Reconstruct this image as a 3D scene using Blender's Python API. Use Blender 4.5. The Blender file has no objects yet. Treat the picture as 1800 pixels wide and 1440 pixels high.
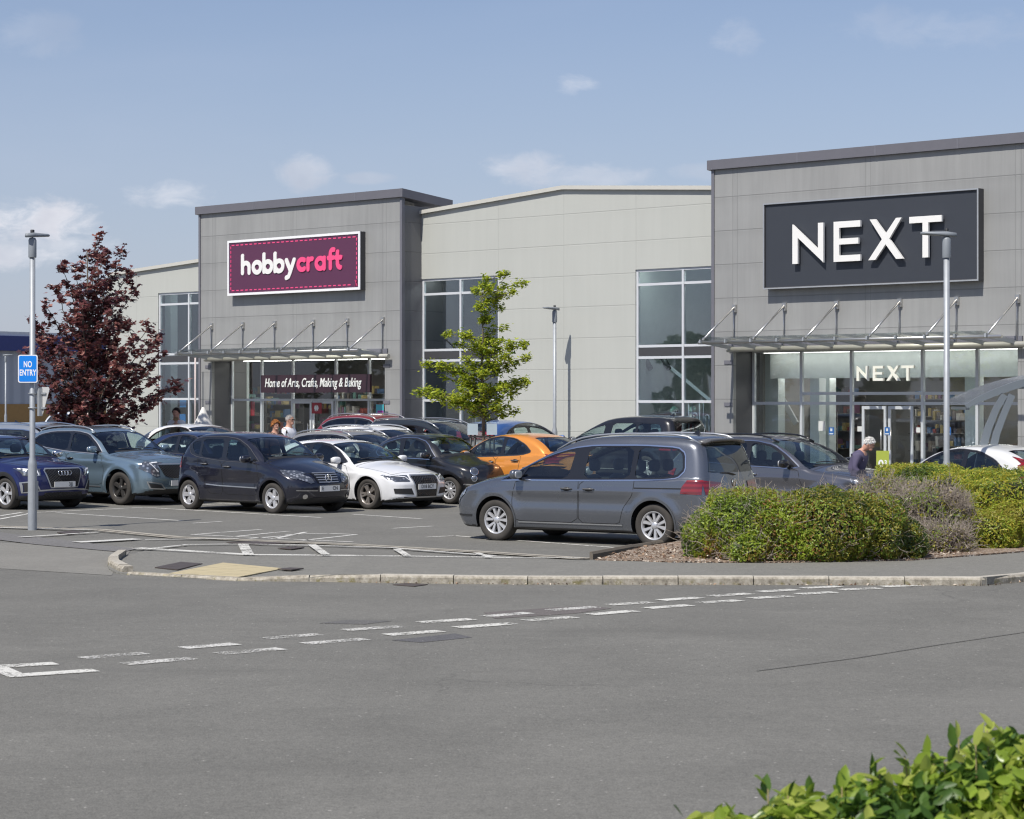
import bpy, bmesh, math, random
import numpy as np
from mathutils import Vector, Matrix, Euler
from mathutils import noise as mnoise

random.seed(11)
RNG = np.random.default_rng(11)
SC = bpy.context.scene
COL = SC.collection
R = math.radians

# ---------------------------------------------------------------- camera
F, CX, HY, CH = 4000.0, 900.0, 703.0, 2.25      # focal length in photo pixels, principal column, horizon row, lens height
cam_d = bpy.data.cameras.new('camera')
cam = bpy.data.objects.new('camera', cam_d)
COL.objects.link(cam)
cam.location = (0, 0, CH)
cam.rotation_euler = (R(90), 0, 0)
cam_d.sensor_fit = 'HORIZONTAL'
cam_d.sensor_width = 36
cam_d.lens = 36 * F / 1800
cam_d.shift_y = -(720 - HY) / 1800
cam_d.clip_start = 0.5
cam_d.clip_end = 3000
cam_d.dof.use_dof = True
cam_d.dof.focus_distance = 44
cam_d.dof.aperture_fstop = 7.1
SC.camera = cam

# ---------------------------------------------------------------- light
SUN_AZ, SUN_EL = R(37), R(54)                   # light travels towards (sin az, cos az)
to_sun = Vector((-math.sin(SUN_AZ) * math.cos(SUN_EL), -math.cos(SUN_AZ) * math.cos(SUN_EL), math.sin(SUN_EL)))
sd = bpy.data.lights.new('sun', 'SUN')
sd.energy = 4.3
sd.angle = R(0.55)
sd.color = (1.0, 0.955, 0.89)
sun = bpy.data.objects.new('sun', sd)
COL.objects.link(sun)
sun.rotation_euler = (-to_sun).to_track_quat('-Z', 'Y').to_euler()
SC.view_settings.view_transform = 'Standard'
SC.view_settings.look = 'None'
SC.view_settings.gamma = 1
SC.view_settings.exposure = 0.25
SC.render.engine = 'CYCLES'
SC.cycles.max_bounces = 8
SC.cycles.transparent_max_bounces = 12
SC.cycles.use_adaptive_sampling = True
SC.cycles.filter_width = 1.2


# ---------------------------------------------------------------- node helpers
class NT:
    def __init__(s, tree):
        s.t = tree
        s.n = tree.nodes
        s.l = tree.links

    def node(s, typ, **kw):
        nd = s.n.new(typ)
        for k, v in kw.items():
            setattr(nd, k, v)
        return nd

    def put(s, sock, v):
        if isinstance(v, bpy.types.NodeSocket):
            s.l.new(v, sock)
        elif v is not None:
            if sock.type == 'RGBA' and not hasattr(v, '__len__'):
                v = (v, v, v, 1)
            if sock.type == 'RGBA' and len(v) == 3:
                v = (*v, 1)
            sock.default_value = v

    def math(s, op, a, b=None, c=None, clamp=False):
        nd = s.node('ShaderNodeMath', operation=op, use_clamp=clamp)
        s.put(nd.inputs[0], a)
        if b is not None: s.put(nd.inputs[1], b)
        if c is not None: s.put(nd.inputs[2], c)
        return nd.outputs[0]

    def vmath(s, op, a, b=None, out=0):
        nd = s.node('ShaderNodeVectorMath', operation=op)
        s.put(nd.inputs[0], a)
        if b is not None: s.put(nd.inputs[1], b)
        return nd.outputs[out]

    def mix(s, f, a, b, mode='MIX'):
        nd = s.node('ShaderNodeMix', data_type='RGBA', blend_type=mode)
        s.put(nd.inputs[0], f); s.put(nd.inputs[6], a); s.put(nd.inputs[7], b)
        return nd.outputs[2]

    def noise(s, vec, scale, detail=3, rough=.55, dist=0, col=False):
        nd = s.node('ShaderNodeTexNoise')
        s.put(nd.inputs['Vector'], vec)
        nd.inputs['Scale'].default_value = scale
        nd.inputs['Detail'].default_value = detail
        nd.inputs['Roughness'].default_value = rough
        nd.inputs['Distortion'].default_value = dist
        return nd.outputs[1 if col else 0]

    def voro(s, vec, scale, out='Distance', feature='F1'):
        nd = s.node('ShaderNodeTexVoronoi', feature=feature)
        s.put(nd.inputs['Vector'], vec)
        nd.inputs['Scale'].default_value = scale
        return nd.outputs[out]

    def ramp(s, f, stops, interp='LINEAR'):
        nd = s.node('ShaderNodeValToRGB')
        nd.color_ramp.interpolation = interp
        cr = nd.color_ramp
        while len(cr.elements) < len(stops): cr.elements.new(.5)
        for e, (p, c) in zip(cr.elements, stops):
            e.position = p
            if not hasattr(c, '__len__'): c = (c, c, c)
            e.color = (*c[:3], 1)
        s.put(nd.inputs[0], f)
        return nd.outputs[0]

    def obj(s):
        return s.node('ShaderNodeTexCoord').outputs['Object']

    def sep(s, v):
        nd = s.node('ShaderNodeSeparateXYZ'); s.put(nd.inputs[0], v)
        return nd.outputs

    def comb(s, x, y, z):
        nd = s.node('ShaderNodeCombineXYZ')
        s.put(nd.inputs[0], x); s.put(nd.inputs[1], y); s.put(nd.inputs[2], z)
        return nd.outputs[0]

    def step(s, v, lo, hi):
        nd = s.node('ShaderNodeMapRange', interpolation_type='SMOOTHSTEP')
        s.put(nd.inputs[0], v)
        nd.inputs[1].default_value = lo; nd.inputs[2].default_value = hi
        return nd.outputs[0]

    def bump(s, h, strength=.3, dist=.01):
        nd = s.node('ShaderNodeBump')
        nd.inputs['Strength'].default_value = strength
        nd.inputs['Distance'].default_value = dist
        s.put(nd.inputs['Height'], h)
        return nd.outputs[0]


MATS = {}


def new_mat(name):
    m = bpy.data.materials.new(name)
    m.use_nodes = True
    m.node_tree.nodes.clear()
    t = NT(m.node_tree)
    out = t.node('ShaderNodeOutputMaterial')
    return m, t, out


def pbsdf(t, out, col=None, rough=.5, metal=0., spec=.5, normal=None, coat=0., trans=0., emit=None, estr=0, ior=1.5, alpha=None, sheen=0):
    b = t.node('ShaderNodeBsdfPrincipled')
    t.put(b.inputs['Base Color'], col)
    t.put(b.inputs['Roughness'], rough)
    t.put(b.inputs['Metallic'], metal)
    b.inputs['Specular IOR Level'].default_value = spec
    b.inputs['IOR'].default_value = ior
    b.inputs['Coat Weight'].default_value = coat
    b.inputs['Coat Roughness'].default_value = .04
    b.inputs['Transmission Weight'].default_value = trans
    if alpha is not None: t.put(b.inputs['Alpha'], alpha)
    if normal is not None: t.put(b.inputs['Normal'], normal)
    if emit is not None:
        t.put(b.inputs['Emission Color'], emit)
        b.inputs['Emission Strength'].default_value = estr
    if out is not None: t.l.new(b.outputs[0], out.inputs[0])
    return b


def simple(name, col, rough=.6, metal=0., vary=.12, vscale=4., spec=.5, coat=0., bump=0., bscale=60.):
    """plain material with a little procedural variation"""
    if name in MATS: return MATS[name]
    m, t, out = new_mat(name)
    o = t.obj()
    n = t.noise(o, vscale, 4, .6)
    c = t.mix(n, tuple(max(0, x * (1 - vary)) for x in col), tuple(min(1, x * (1 + vary)) for x in col))
    nm = t.bump(t.noise(o, bscale, 3), bump, .01) if bump else None
    pbsdf(t, out, c, rough, metal, spec, nm, coat)
    MATS[name] = m
    return m


def srgb(r, g, b):
    def f(c):
        c /= 255
        return c / 12.92 if c <= .04045 else ((c + .055) / 1.055) ** 2.4
    return (f(r), f(g), f(b))


# ---------------------------------------------------------------- world: Nishita sky with soft cumulus
world = bpy.data.worlds.new('World')
SC.world = world
world.use_nodes = True
world.node_tree.nodes.clear()
w = NT(world.node_tree)
wo = w.node('ShaderNodeOutputWorld')
bg = w.node('ShaderNodeBackground')
w.l.new(bg.outputs[0], wo.inputs[0])
sky = w.node('ShaderNodeTexSky', sky_type='NISHITA')
sky.sun_disc = False
sky.sun_elevation = SUN_EL
sky.sun_rotation = math.atan2(to_sun.x, to_sun.y)
sky.air_density = 1.0
sky.dust_density = 0.7
sky.ozone_density = 2.2
sky.altitude = 50
dirv = w.node('ShaderNodeTexCoord').outputs['Generated']
dx, dy, dz = w.sep(dirv)
# a soft haze over the whole dome and small fair-weather clouds given by direction
hz = w.noise(w.comb(dx, w.math('MULTIPLY', dz, 3.0), dy), 2.6, 5, .55, .3)
veil = w.math('MULTIPLY', w.step(hz, .42, .8), .16)
low = w.math('MULTIPLY', w.step(dz, .28, .0), .62)
skyc = w.mix(low, sky.outputs[0], (4.7, 5.4, 6.4))
skyc = w.mix(veil, skyc, (6.6, 7.2, 8.0))
puffs = [(55, 390, 165, 52, 1.), (20, 450, 170, 34, .7), (295, 344, 100, 34, .5), (532, 303, 62, 38, .5), (925, 298, 85, 38, .55), (1040, 314, 130, 30, .4), (1016, 150, 50, 26, .36),
         (1230, 302, 60, 18, .25), (60, 60, 90, 50, .15), (1290, 70, 60, 40, .2), (1640, 50, 220, 45, .15), (650, 312, 50, 12, .3), (90, 430, 190, 26, .5)]
acc = None
ux = w.math('DIVIDE', dx, dy)
uz = w.math('DIVIDE', dz, dy)
n1 = w.noise(w.comb(w.math('MULTIPLY', ux, .7), w.math('MULTIPLY', uz, 1.3), 0), 75, 8, .66, .4)
n2 = w.noise(w.comb(ux, uz, 3.3), 22, 4, .55)
nn = w.math('ADD', w.math('MULTIPLY', n1, .55), w.math('MULTIPLY', n2, .6))
for (px, py, rx, ry, a) in puffs:
    ex = w.math('DIVIDE', w.math('SUBTRACT', ux, (px - CX) / F), rx / F)
    ez = w.math('DIVIDE', w.math('SUBTRACT', uz, (HY - py) / F), ry / F)
    r2 = w.math('ADD', w.math('MULTIPLY', ex, ex), w.math('MULTIPLY', ez, ez))
    v = w.math('SUBTRACT', w.math('SUBTRACT', 2.12, w.math('MULTIPLY', r2, .62)), w.math('MULTIPLY', nn, 2.7))
    v = w.math('MULTIPLY', w.step(v, .0, .75), a)
    acc = v if acc is None else w.math('MAXIMUM', acc, v)
acc = w.math('MULTIPLY', acc, w.step(dy, .3, .5))
# clouds on the rest of the dome (seen only mirrored in glass and paint)
rest = w.math('MULTIPLY', w.step(w.noise(dirv, 3.4, 6, .6), .52, .7), w.math('SUBTRACT', 1., w.step(dy, .35, .6)))
rest = w.math('MULTIPLY', rest, .7)
cl = w.math('MAXIMUM', acc, rest)
cc = w.mix(w.step(n2, .3, .7), (5.9, 6.3, 6.6), (9.7, 10.0, 9.6))
skyc = w.mix(cl, skyc, cc)
w.put(bg.inputs[0], w.mix(1., skyc, (.965, .94, 1.03), 'MULTIPLY'))
bg.inputs[1].default_value = 0.085


# ---------------------------------------------------------------- geometry helpers
def sm(x):
    x = max(0., min(1., x))
    return x * x * (3 - 2 * x)


def G(y):                                        # the car park rises gently towards the shops
    return .22 * sm((y - 47) / 13.)


def at(px, py, dz=0.):
    """ground point seen at a photo pixel (dz: height above the ground)"""
    Y = (CH - dz) * F / max(py - HY, 1)
    for _ in range(12):
        Y = .5 * Y + .5 * (CH - dz - G(Y)) * F / max(py - HY, 1)
    return Vector(((px - CX) / F * Y, Y, G(Y) + dz))


def col_at(px, Y):
    return Vector(((px - CX) / F * Y, Y, G(Y)))


def z_at(py, Y):
    return CH + (HY - py) / F * Y


def link(o, parent=None):
    COL.objects.link(o)
    if parent is not None: o.parent = parent
    return o


def tag(o, label=None, cat=None, group=None, kind=None):
    if label: o['label'] = label
    if cat: o['category'] = cat
    if group: o['group'] = group
    if kind: o['kind'] = kind
    return o


def thing(name, label, cat, loc=(0, 0, 0), rz=0, group=None):
    o = bpy.data.objects.new(name, None)
    o.empty_display_size = .3
    link(o)
    o.location = loc
    o.rotation_euler = (0, 0, rz)
    return tag(o, label, cat, group)


class MB:
    """collects shapes and links them as ONE mesh object"""
    def __init__(s):
        s.v = []; s.f = []; s.m = []; s.sm = []; s.cur = 0; s.smooth = False

    def add(s, verts, faces, smooth=None):
        b = len(s.v)
        s.v += [tuple(q) for q in verts]
        for f in faces:
            s.f.append([b + i for i in f]); s.m.append(s.cur)
            s.sm.append(s.smooth if smooth is None else smooth)
        return s

    def box(s, x0, x1, y0, y1, z0, z1, M=None):
        v = [Vector(p) for p in ((x0, y0, z0), (x1, y0, z0), (x1, y1, z0), (x0, y1, z0), (x0, y0, z1), (x1, y0, z1), (x1, y1, z1), (x0, y1, z1))]
        if M is not None: v = [M @ p for p in v]
        return s.add(v, [(0, 3, 2, 1), (4, 5, 6, 7), (0, 1, 5, 4), (1, 2, 6, 5), (2, 3, 7, 6), (3, 0, 4, 7)], False)

    def rbox(s, c, size, r, M=None, n=2, p=3.2):
        """softly rounded cushion box (superellipsoid)"""
        N1, N2 = 6 * n, 12 * n
        vs = []; fs = []
        def sp(a, e): return math.copysign(abs(a) ** e, a)
        e = 2 / p
        for i in range(N1 + 1):
            th = -math.pi / 2 + math.pi * i / N1
            for j in range(N2):
                ph = 2 * math.pi * j / N2
                q = Vector((c[0] + size[0] / 2 * sp(math.cos(th), e) * sp(math.cos(ph), e), c[1] + size[1] / 2 * sp(math.cos(th), e) * sp(math.sin(ph), e), c[2] + size[2] / 2 * sp(math.sin(th), e)))
                vs.append(M @ q if M is not None else q)
        for i in range(N1):
            for j in range(N2):
                a = i * N2 + j; b = i * N2 + (j + 1) % N2
                fs.append((a, b, b + N2, a + N2))
        return s.add(vs, fs, True)

    def tube(s, pts, r, n=8, caps=True, radii=None):
        pts = [Vector(p) for p in pts]
        vs = []; fs = []
        up = None
        for i, p in enumerate(pts):
            d = (pts[min(i + 1, len(pts) - 1)] - pts[max(i - 1, 0)])
            if d.length < 1e-9: d = Vector((0, 0, 1))
            d.normalize()
            if up is None:
                up = Vector((0, 0, 1)) if abs(d.z) < .9 else Vector((1, 0, 0))
            u = d.cross(up)
            if u.length < 1e-6: u = d.cross(Vector((0, 1, 0)))
            u.normalize(); v2 = u.cross(d).normalized()
            up = v2
            rr = radii[i] if radii else r
            for k in range(n):
                a = 2 * math.pi * k / n
                vs.append(p + u * math.cos(a) * rr + v2 * math.sin(a) * rr)
        for i in range(len(pts) - 1):
            for k in range(n):
                a = i * n + k; b = i * n + (k + 1) % n
                fs.append((a, b, b + n, a + n))
        s.add(vs, fs, True)
        if caps:
            b = len(s.v) - len(vs)
            s.f.append([b + k for k in range(n)][::-1]); s.m.append(s.cur); s.sm.append(False)
            s.f.append([b + (len(pts) - 1) * n + k for k in range(n)]); s.m.append(s.cur); s.sm.append(False)
        return s

    def bar(s, a, b, w, h):
        """rectangular bar from a to b, w across, h up"""
        a = Vector(a); b = Vector(b)
        d = (b - a).normalized()
        up = Vector((0, 0, 1)) if abs(d.z) < .95 else Vector((0, 1, 0))
        u = d.cross(up).normalized(); v = u.cross(d).normalized()
        vs = []
        for p in (a, b):
            for (i, j) in ((-1, -1), (1, -1), (1, 1), (-1, 1)):
                vs.append(p + u * (i * w / 2) + v * (j * h / 2))
        return s.add(vs, [(0, 3, 2, 1), (4, 5, 6, 7), (0, 1, 5, 4), (1, 2, 6, 5), (2, 3, 7, 6), (3, 0, 4, 7)], False)

    def lathe(s, prof, axis='z', n=24, c=(0, 0, 0), M=None, closed=False):
        """prof: (radius, height) list around an axis"""
        vs = []; fs = []
        for (r, h) in prof:
            for k in range(n):
                a = 2 * math.pi * k / n
                if axis == 'z': q = Vector((r * math.cos(a), r * math.sin(a), h))
                elif axis == 'y': q = Vector((r * math.cos(a), h, r * math.sin(a)))
                else: q = Vector((h, r * math.cos(a), r * math.sin(a)))
                q += Vector(c)
                vs.append(M @ q if M is not None else q)
        m = len(prof)
        for i in range(m if closed else m - 1):
            for k in range(n):
                a = i * n + k; b = i * n + (k + 1) % n
                a2 = ((i + 1) % m) * n + k; b2 = ((i + 1) % m) * n + (k + 1) % n
                fs.append((a, b, b2, a2))
        return s.add(vs, fs, True)

    def prism(s, poly, z0, z1, M=None):
        """polygon (x, y) extruded from z0 to z1, optionally transformed"""
        n = len(poly)
        vs = [Vector((p[0], p[1], z0)) for p in poly] + [Vector((p[0], p[1], z1)) for p in poly]
        if M is not None: vs = [M @ p for p in vs]
        fs = [list(range(n))[::-1], [n + i for i in range(n)]]
        fs += [(i, (i + 1) % n, n + (i + 1) % n, n + i) for i in range(n)]
        return s.add(vs, fs, False)

    def torus(s, R0, r0, M=None, n=28, m=8, a0=0, a1=2 * math.pi):
        vs = []; fs = []
        full = abs(a1 - a0 - 2 * math.pi) < 1e-6
        N = n if full else n + 1
        for i in range(N):
            a = a0 + (a1 - a0) * i / n
            for j in range(m):
                b = 2 * math.pi * j / m
                q = Vector(((R0 + r0 * math.cos(b)) * math.cos(a), (R0 + r0 * math.cos(b)) * math.sin(a), r0 * math.sin(b)))
                vs.append(M @ q if M is not None else q)
        for i in range(n):
            for j in range(m):
                i2 = (i + 1) % N if full else i + 1
                fs.append((i * m + j, i2 * m + j, i2 * m + (j + 1) % m, i * m + (j + 1) % m))
        return s.add(vs, fs, True)

    def build(s, name, mats, parent=None, bevel=0):
        me = bpy.data.meshes.new(name)
        me.from_pydata(s.v, [], s.f)
        if not isinstance(mats, (list, tuple)): mats = [mats]
        for m in mats: me.materials.append(m)
        me.polygons.foreach_set('material_index', s.m)
        me.polygons.foreach_set('use_smooth', s.sm)
        me.update()
        o = bpy.data.objects.new(name, me)
        link(o, parent)
        if bevel:
            b = o.modifiers.new('b', 'BEVEL'); b.width = bevel; b.segments = 2; b.limit_method = 'ANGLE'
        return o


def text_mesh(body, size, extrude=.01, offset=0., shear=0., sx=1., align='CENTER', spacing=1.):
    cu = bpy.data.curves.new('t', 'FONT')
    cu.body = body; cu.size = size; cu.extrude = extrude; cu.offset = offset; cu.shear = shear
    cu.align_x = align; cu.align_y = 'CENTER'; cu.space_character = spacing
    o = bpy.data.objects.new('t', cu)
    COL.objects.link(o)
    dg = bpy.context.evaluated_depsgraph_get()
    me = bpy.data.meshes.new_from_object(o.evaluated_get(dg))
    COL.objects.unlink(o); bpy.data.objects.remove(o)
    for v in me.vertices: v.co.x *= sx
    return me


def text_obj(name, body, size, mat, parent, M, **kw):
    me = text_mesh(body, size, **kw)
    me.transform(M)
    me.materials.clear(); me.materials.append(mat)
    o = bpy.data.objects.new(name, me)
    return link(o, parent)


def scatter(name, P, N, size, shape, mats, midx, parent=None, up=None, seed=1, roll=True, smooth=False):
    """many small leaves as one mesh. P (n,3) positions, N (n,3) leaf normals, size (n,), shape: list of (u, v, w) template verts; faces fan"""
    rg = np.random.default_rng(seed)
    n = len(P)
    N = N / np.maximum(np.linalg.norm(N, axis=1, keepdims=True), 1e-6)
    a = rg.normal(size=(n, 3)) if up is None else up + rg.normal(size=(n, 3)) * .35
    U = a - (a * N).sum(1, keepdims=True) * N
    U /= np.maximum(np.linalg.norm(U, axis=1, keepdims=True), 1e-6)
    V = np.cross(N, U)
    verts, faces = shape
    T = np.array(verts)
    k = len(T)
    W = P[:, None, :] + size[:, None, None] * (T[None, :, 0:1] * U[:, None, :] + T[None, :, 1:2] * V[:, None, :] + T[None, :, 2:3] * N[:, None, :])
    W = W.reshape(-1, 3)
    me = bpy.data.meshes.new(name)
    fl = [len(f) for f in faces]
    tot = n * len(faces)
    idx = np.concatenate([np.array(f) for f in faces])
    loops = (np.arange(n)[:, None] * k + idx[None, :]).reshape(-1)
    me.vertices.add(len(W)); me.vertices.foreach_set('co', W.astype(np.float32).reshape(-1))
    me.loops.add(len(loops)); me.loops.foreach_set('vertex_index', loops.astype(np.int32))
    me.polygons.add(tot)
    lt = np.tile(np.array(fl), n)
    ls = np.concatenate([[0], np.cumsum(lt)[:-1]])
    me.polygons.foreach_set('loop_start', ls.astype(np.int32))
    me.polygons.foreach_set('loop_total', lt.astype(np.int32))
    me.polygons.foreach_set('material_index', np.repeat(midx, len(faces)).astype(np.int32))
    for m in mats: me.materials.append(m)
    me.update(calc_edges=True)
    me.validate()
    o = bpy.data.objects.new(name, me)
    return link(o, parent)


LEAF_OVAL = ([(-.5, 0, 0), (-.15, .21, .05), (.25, .17, .05), (.55, 0, -.06), (.25, -.17, .05), (-.15, -.21, .05), (0, 0, -.03)],
             [(0, 6, 1), (1, 6, 2), (2, 6, 3), (3, 6, 4), (4, 6, 5), (5, 6, 0)])
LEAF_SMALL = ([(-.5, 0, 0), (0, .26, .06), (.55, 0, -.05), (0, -.26, .06)], [(0, 1, 2, 3)])
LEAF_MAPLE = ([(-.45, 0, 0), (-.3, .42, .06), (0, .24, .02), (.28, .45, .07), (.3, .14, 0), (.62, 0, -.08), (.3, -.14, 0), (.28, -.45, .07), (0, -.24, .02), (-.3, -.42, .06), (.05, 0, -.03)],
              [(0, 10, 2, 1), (2, 10, 4, 3), (4, 10, 6, 5), (6, 10, 8, 7), (8, 10, 0, 9)])


def leaf_mat(name, c1, c2, trans=.35, rough=.45, spec=.35):
    m, t, out = new_mat(name)
    g = t.node('ShaderNodeNewGeometry')
    r = g.outputs['Random Per Island']
    c = t.mix(r, c1, c2)
    n = t.noise(t.obj(), 1.3, 2)
    c = t.mix(t.math('MULTIPLY', n, .5), c, tuple(x * .7 for x in c1), 'MIX')
    b = pbsdf(t, None, c, rough, 0, spec)
    tr = t.node('ShaderNodeBsdfTranslucent')
    t.put(tr.inputs[0], t.mix(.4, c, tuple(min(1, x * 1.6) for x in c2)))
    mx = t.node('ShaderNodeMixShader')
    mx.inputs[0].default_value = trans
    t.l.new(b.outputs[0], mx.inputs[1]); t.l.new(tr.outputs[0], mx.inputs[2])
    t.l.new(mx.outputs[0], out.inputs[0])
    return m


def glass_mat(name, tint=(.55, .6, .6), refl=1., rough=.015, base=.035):
    m, t, out = new_mat(name)
    ge = t.node('ShaderNodeNewGeometry')
    cs = t.math('ABSOLUTE', t.vmath('DOT_PRODUCT', ge.outputs['Normal'], ge.outputs['Incoming'], out=1))
    f = t.math('ADD', t.math('MULTIPLY', t.math('POWER', t.math('SUBTRACT', 1., cs, clamp=True), 4.6), .9), base + .03 * refl, clamp=True)
    g = t.node('ShaderNodeBsdfGlossy'); g.inputs['Roughness'].default_value = rough
    t.put(g.inputs[0], (.92, .95, 1.0))
    tr = t.node('ShaderNodeBsdfTransparent')
    t.put(tr.inputs[0], tint)
    mx = t.node('ShaderNodeMixShader')
    t.put(mx.inputs[0], f)
    t.l.new(tr.outputs[0], mx.inputs[1]); t.l.new(g.outputs[0], mx.inputs[2])
    t.l.new(mx.outputs[0], out.inputs[0])
    return m
# ================================================================ GROUND
def asphalt(name, base, warm=0., speck=1., stains=1., patch=None):
    m, t, out = new_mat(name)
    o = t.obj()
    fine = t.math('ADD', t.math('MULTIPLY', t.noise(o, 62, 3, .8), .6), t.math('MULTIPLY', t.noise(o, 21, 3, .8), .4))
    mid = t.math('ADD', t.math('MULTIPLY', t.noise(o, 5, 4, .6), .4), t.math('MULTIPLY', t.noise(o, 13, 5, .85), .6))
    big = t.noise(o, .55, 4, .6, .6)
    st = t.voro(o, 75, 'Distance')
    light = t.math('MULTIPLY', t.step(t.voro(o, 11, 'Distance'), .15, .07), t.step(t.noise(o, 7, 1), .5, .6))
    darks = t.math('MULTIPLY', t.step(t.voro(t.vmath('ADD', o, (3.3, 1.7, 0)), 14, 'Distance'), .2, .08), t.step(t.noise(o, 9, 1), .5, .6))
    k = t.math('ADD', t.math('MULTIPLY', t.math('SUBTRACT', fine, .5), 2.2 * speck), t.math('MULTIPLY', t.math('SUBTRACT', mid, .5), .75))
    k = t.math('ADD', k, t.math('MULTIPLY', t.math('SUBTRACT', big, .5), .32 * stains))
    k = t.math('ADD', k, t.math('MULTIPLY', t.math('SUBTRACT', st, .4), .35 * speck))
    k = t.math('ADD', 1., k)
    c = t.vmath('SCALE', base, None)
    nd = c.node; t.put(nd.inputs['Scale'], k)
    c = t.mix(t.math('MULTIPLY', light, .6 * speck), c, (.48, .46, .42))
    c = t.mix(t.math('MULTIPLY', darks, .5 * speck), c, tuple(b * .45 for b in base))
    oil = t.step(t.noise(t.vmath('ADD', o, (9, 4, 2)), .42, 5, .7), .60, .74)
    c = t.mix(t.math('MULTIPLY', oil, .22 * stains), c, tuple(b * .6 for b in base))
    worn_ = t.step(t.noise(t.vmath('ADD', o, (2, 31, 2)), .3, 4, .6), .55, .75)
    c = t.mix(t.math('MULTIPLY', worn_, .25 * stains), c, tuple(b * 1.3 for b in base))
    # long faint tyre-polished bands and thin cracks
    x, y, z = t.sep(o)
    band = t.noise(t.comb(t.math('MULTIPLY', x, .06), t.math('MULTIPLY', y, .8), 0), 1.4, 3, .5, .3)
    c = t.mix(t.math('MULTIPLY', t.step(band, .52, .72), .13 * stains), c, tuple(b * .78 for b in base))
    cr = t.voro(t.vmath('ADD', o, t.vmath('SCALE', t.noise(o, 1.2, 4, .6, 0, True), None)), .16, 'Distance', 'DISTANCE_TO_EDGE')
    crm = t.math('MULTIPLY', t.step(cr, .005, .0015), t.step(t.noise(o, .21, 2), .5, .62))
    c = t.mix(t.math('MULTIPLY', crm, .4), c, tuple(b * .45 for b in base))
    pbsdf(t, out, c, .82, 0, .32, t.bump(t.math('ADD', fine, st), .45, .006))
    return m


M_road = asphalt('road_asphalt', (.145, .141, .126), stains=1.7)
M_park = asphalt('car_park_asphalt', (.149, .145, .130), speck=.8, stains=1.3)
M_junc = asphalt('junction_asphalt', (.196, .189, .168), speck=.7)
M_pave = asphalt('pavement_asphalt', (.176, .171, .152), speck=.9, stains=.6)
M_patch = asphalt('patch_asphalt', (.125, .112, .105), speck=.9, stains=.5)


def paint_mat(name, col=(.72, .71, .66), wear=.45, scale=26):
    m, t, out = new_mat(name)
    o = t.obj()
    n = t.noise(o, scale, 5, .75)
    n2 = t.noise(o, 2.2, 3, .5)
    a = t.math('ADD', n, t.math('MULTIPLY', t.math('SUBTRACT', n2, .5), .5))
    alpha = t.step(a, wear - .07, wear + .07)
    c = t.mix(t.noise(o, 9, 4), tuple(x * .85 for x in col), col)
    b = pbsdf(t, None, c, .7, 0, .3)
    tr = t.node('ShaderNodeBsdfTransparent')
    mx = t.node('ShaderNodeMixShader')
    t.put(mx.inputs[0], alpha)
    t.l.new(tr.outputs[0], mx.inputs[1]); t.l.new(b.outputs[0], mx.inputs[2])
    t.l.new(mx.outputs[0], out.inputs[0])
    return m


M_paint = paint_mat('road_paint', (.64, .63, .58), wear=.455)
M_worn = paint_mat('worn_road_paint', (.62, .61, .57), wear=.49, scale=34)
M_line = paint_mat('bay_line_paint', (.60, .59, .55), wear=.40, scale=20)
M_conc = simple('kerb_concrete', (.42, .39, .33), .85, vary=.25, vscale=3, bump=.4, bscale=40)


def drape(name, poly, mat, dz, slices=True):
    """polygon on the plan, cut where the ground bends and laid on it"""
    bm = bmesh.new()
    vs = [bm.verts.new((p[0], p[1], 0)) for p in poly]
    bm.faces.new(vs)
    if slices:
        ys = [p[1] for p in poly]
        for y in np.arange(46, 62, 1.0):
            if min(ys) < y < max(ys):
                bmesh.ops.bisect_plane(bm, geom=bm.verts[:] + bm.edges[:] + bm.faces[:], plane_co=(0, y, 0), plane_no=(0, 1, 0))
    for v in bm.verts: v.co.z = G(v.co.y) + dz
    bmesh.ops.recalc_face_normals(bm, faces=bm.faces)
    me = bpy.data.meshes.new(name)
    bm.to_mesh(me); bm.free()
    if me.polygons and me.polygons[0].normal.z < 0: me.flip_normals()
    me.materials.append(mat)
    o = bpy.data.objects.new(name, me)
    link(o)
    return tag(o, kind='structure')


rows = [-300, -60, 0, 20, 40, 46] + list(np.arange(47, 61.5, 1)) + [70, 120, 300, 1600]
mb = MB()
vv = []; ff = []
xs = [-1200, -200, -40, 0, 40, 200, 1200]
for y in rows:
    for x in xs: vv.append((x, y, G(y)))
for i in range(len(rows) - 1):
    for j in range(len(xs) - 1):
        a = i * len(xs) + j
        ff.append((a, a + 1, a + 1 + len(xs), a + len(xs)))
mb.add(vv, ff)
ground = tag(mb.build('ground', M_road), kind='structure')

P2 = lambda *pts: [tuple(at(x, y)[:2]) for x, y in pts]
# junction mouth of paler asphalt at left, and the car park beyond
drape('road_junction', P2((-140, 985), (0, 1000), (100, 1006), (196, 1012), (215, 985), (235, 962), (-140, 950)), M_junc, .004)
drape('car_park', P2((-260, 916), (40, 931), (172, 936), (310, 948), (620, 960), (1035, 984), (1300, 975), (1900, 940)) + [(26, 60), (20, 76), (-60, 130), (-60, 50)], M_park, .008)
# dark reinstatement band crossing the mouth
drape('patched_road_strip', P2((-100, 938), (60, 958), (215, 972), (240, 966), (90, 948), (-100, 925)), asphalt('strip_asphalt', (.150, .145, .14)), .0125)

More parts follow.
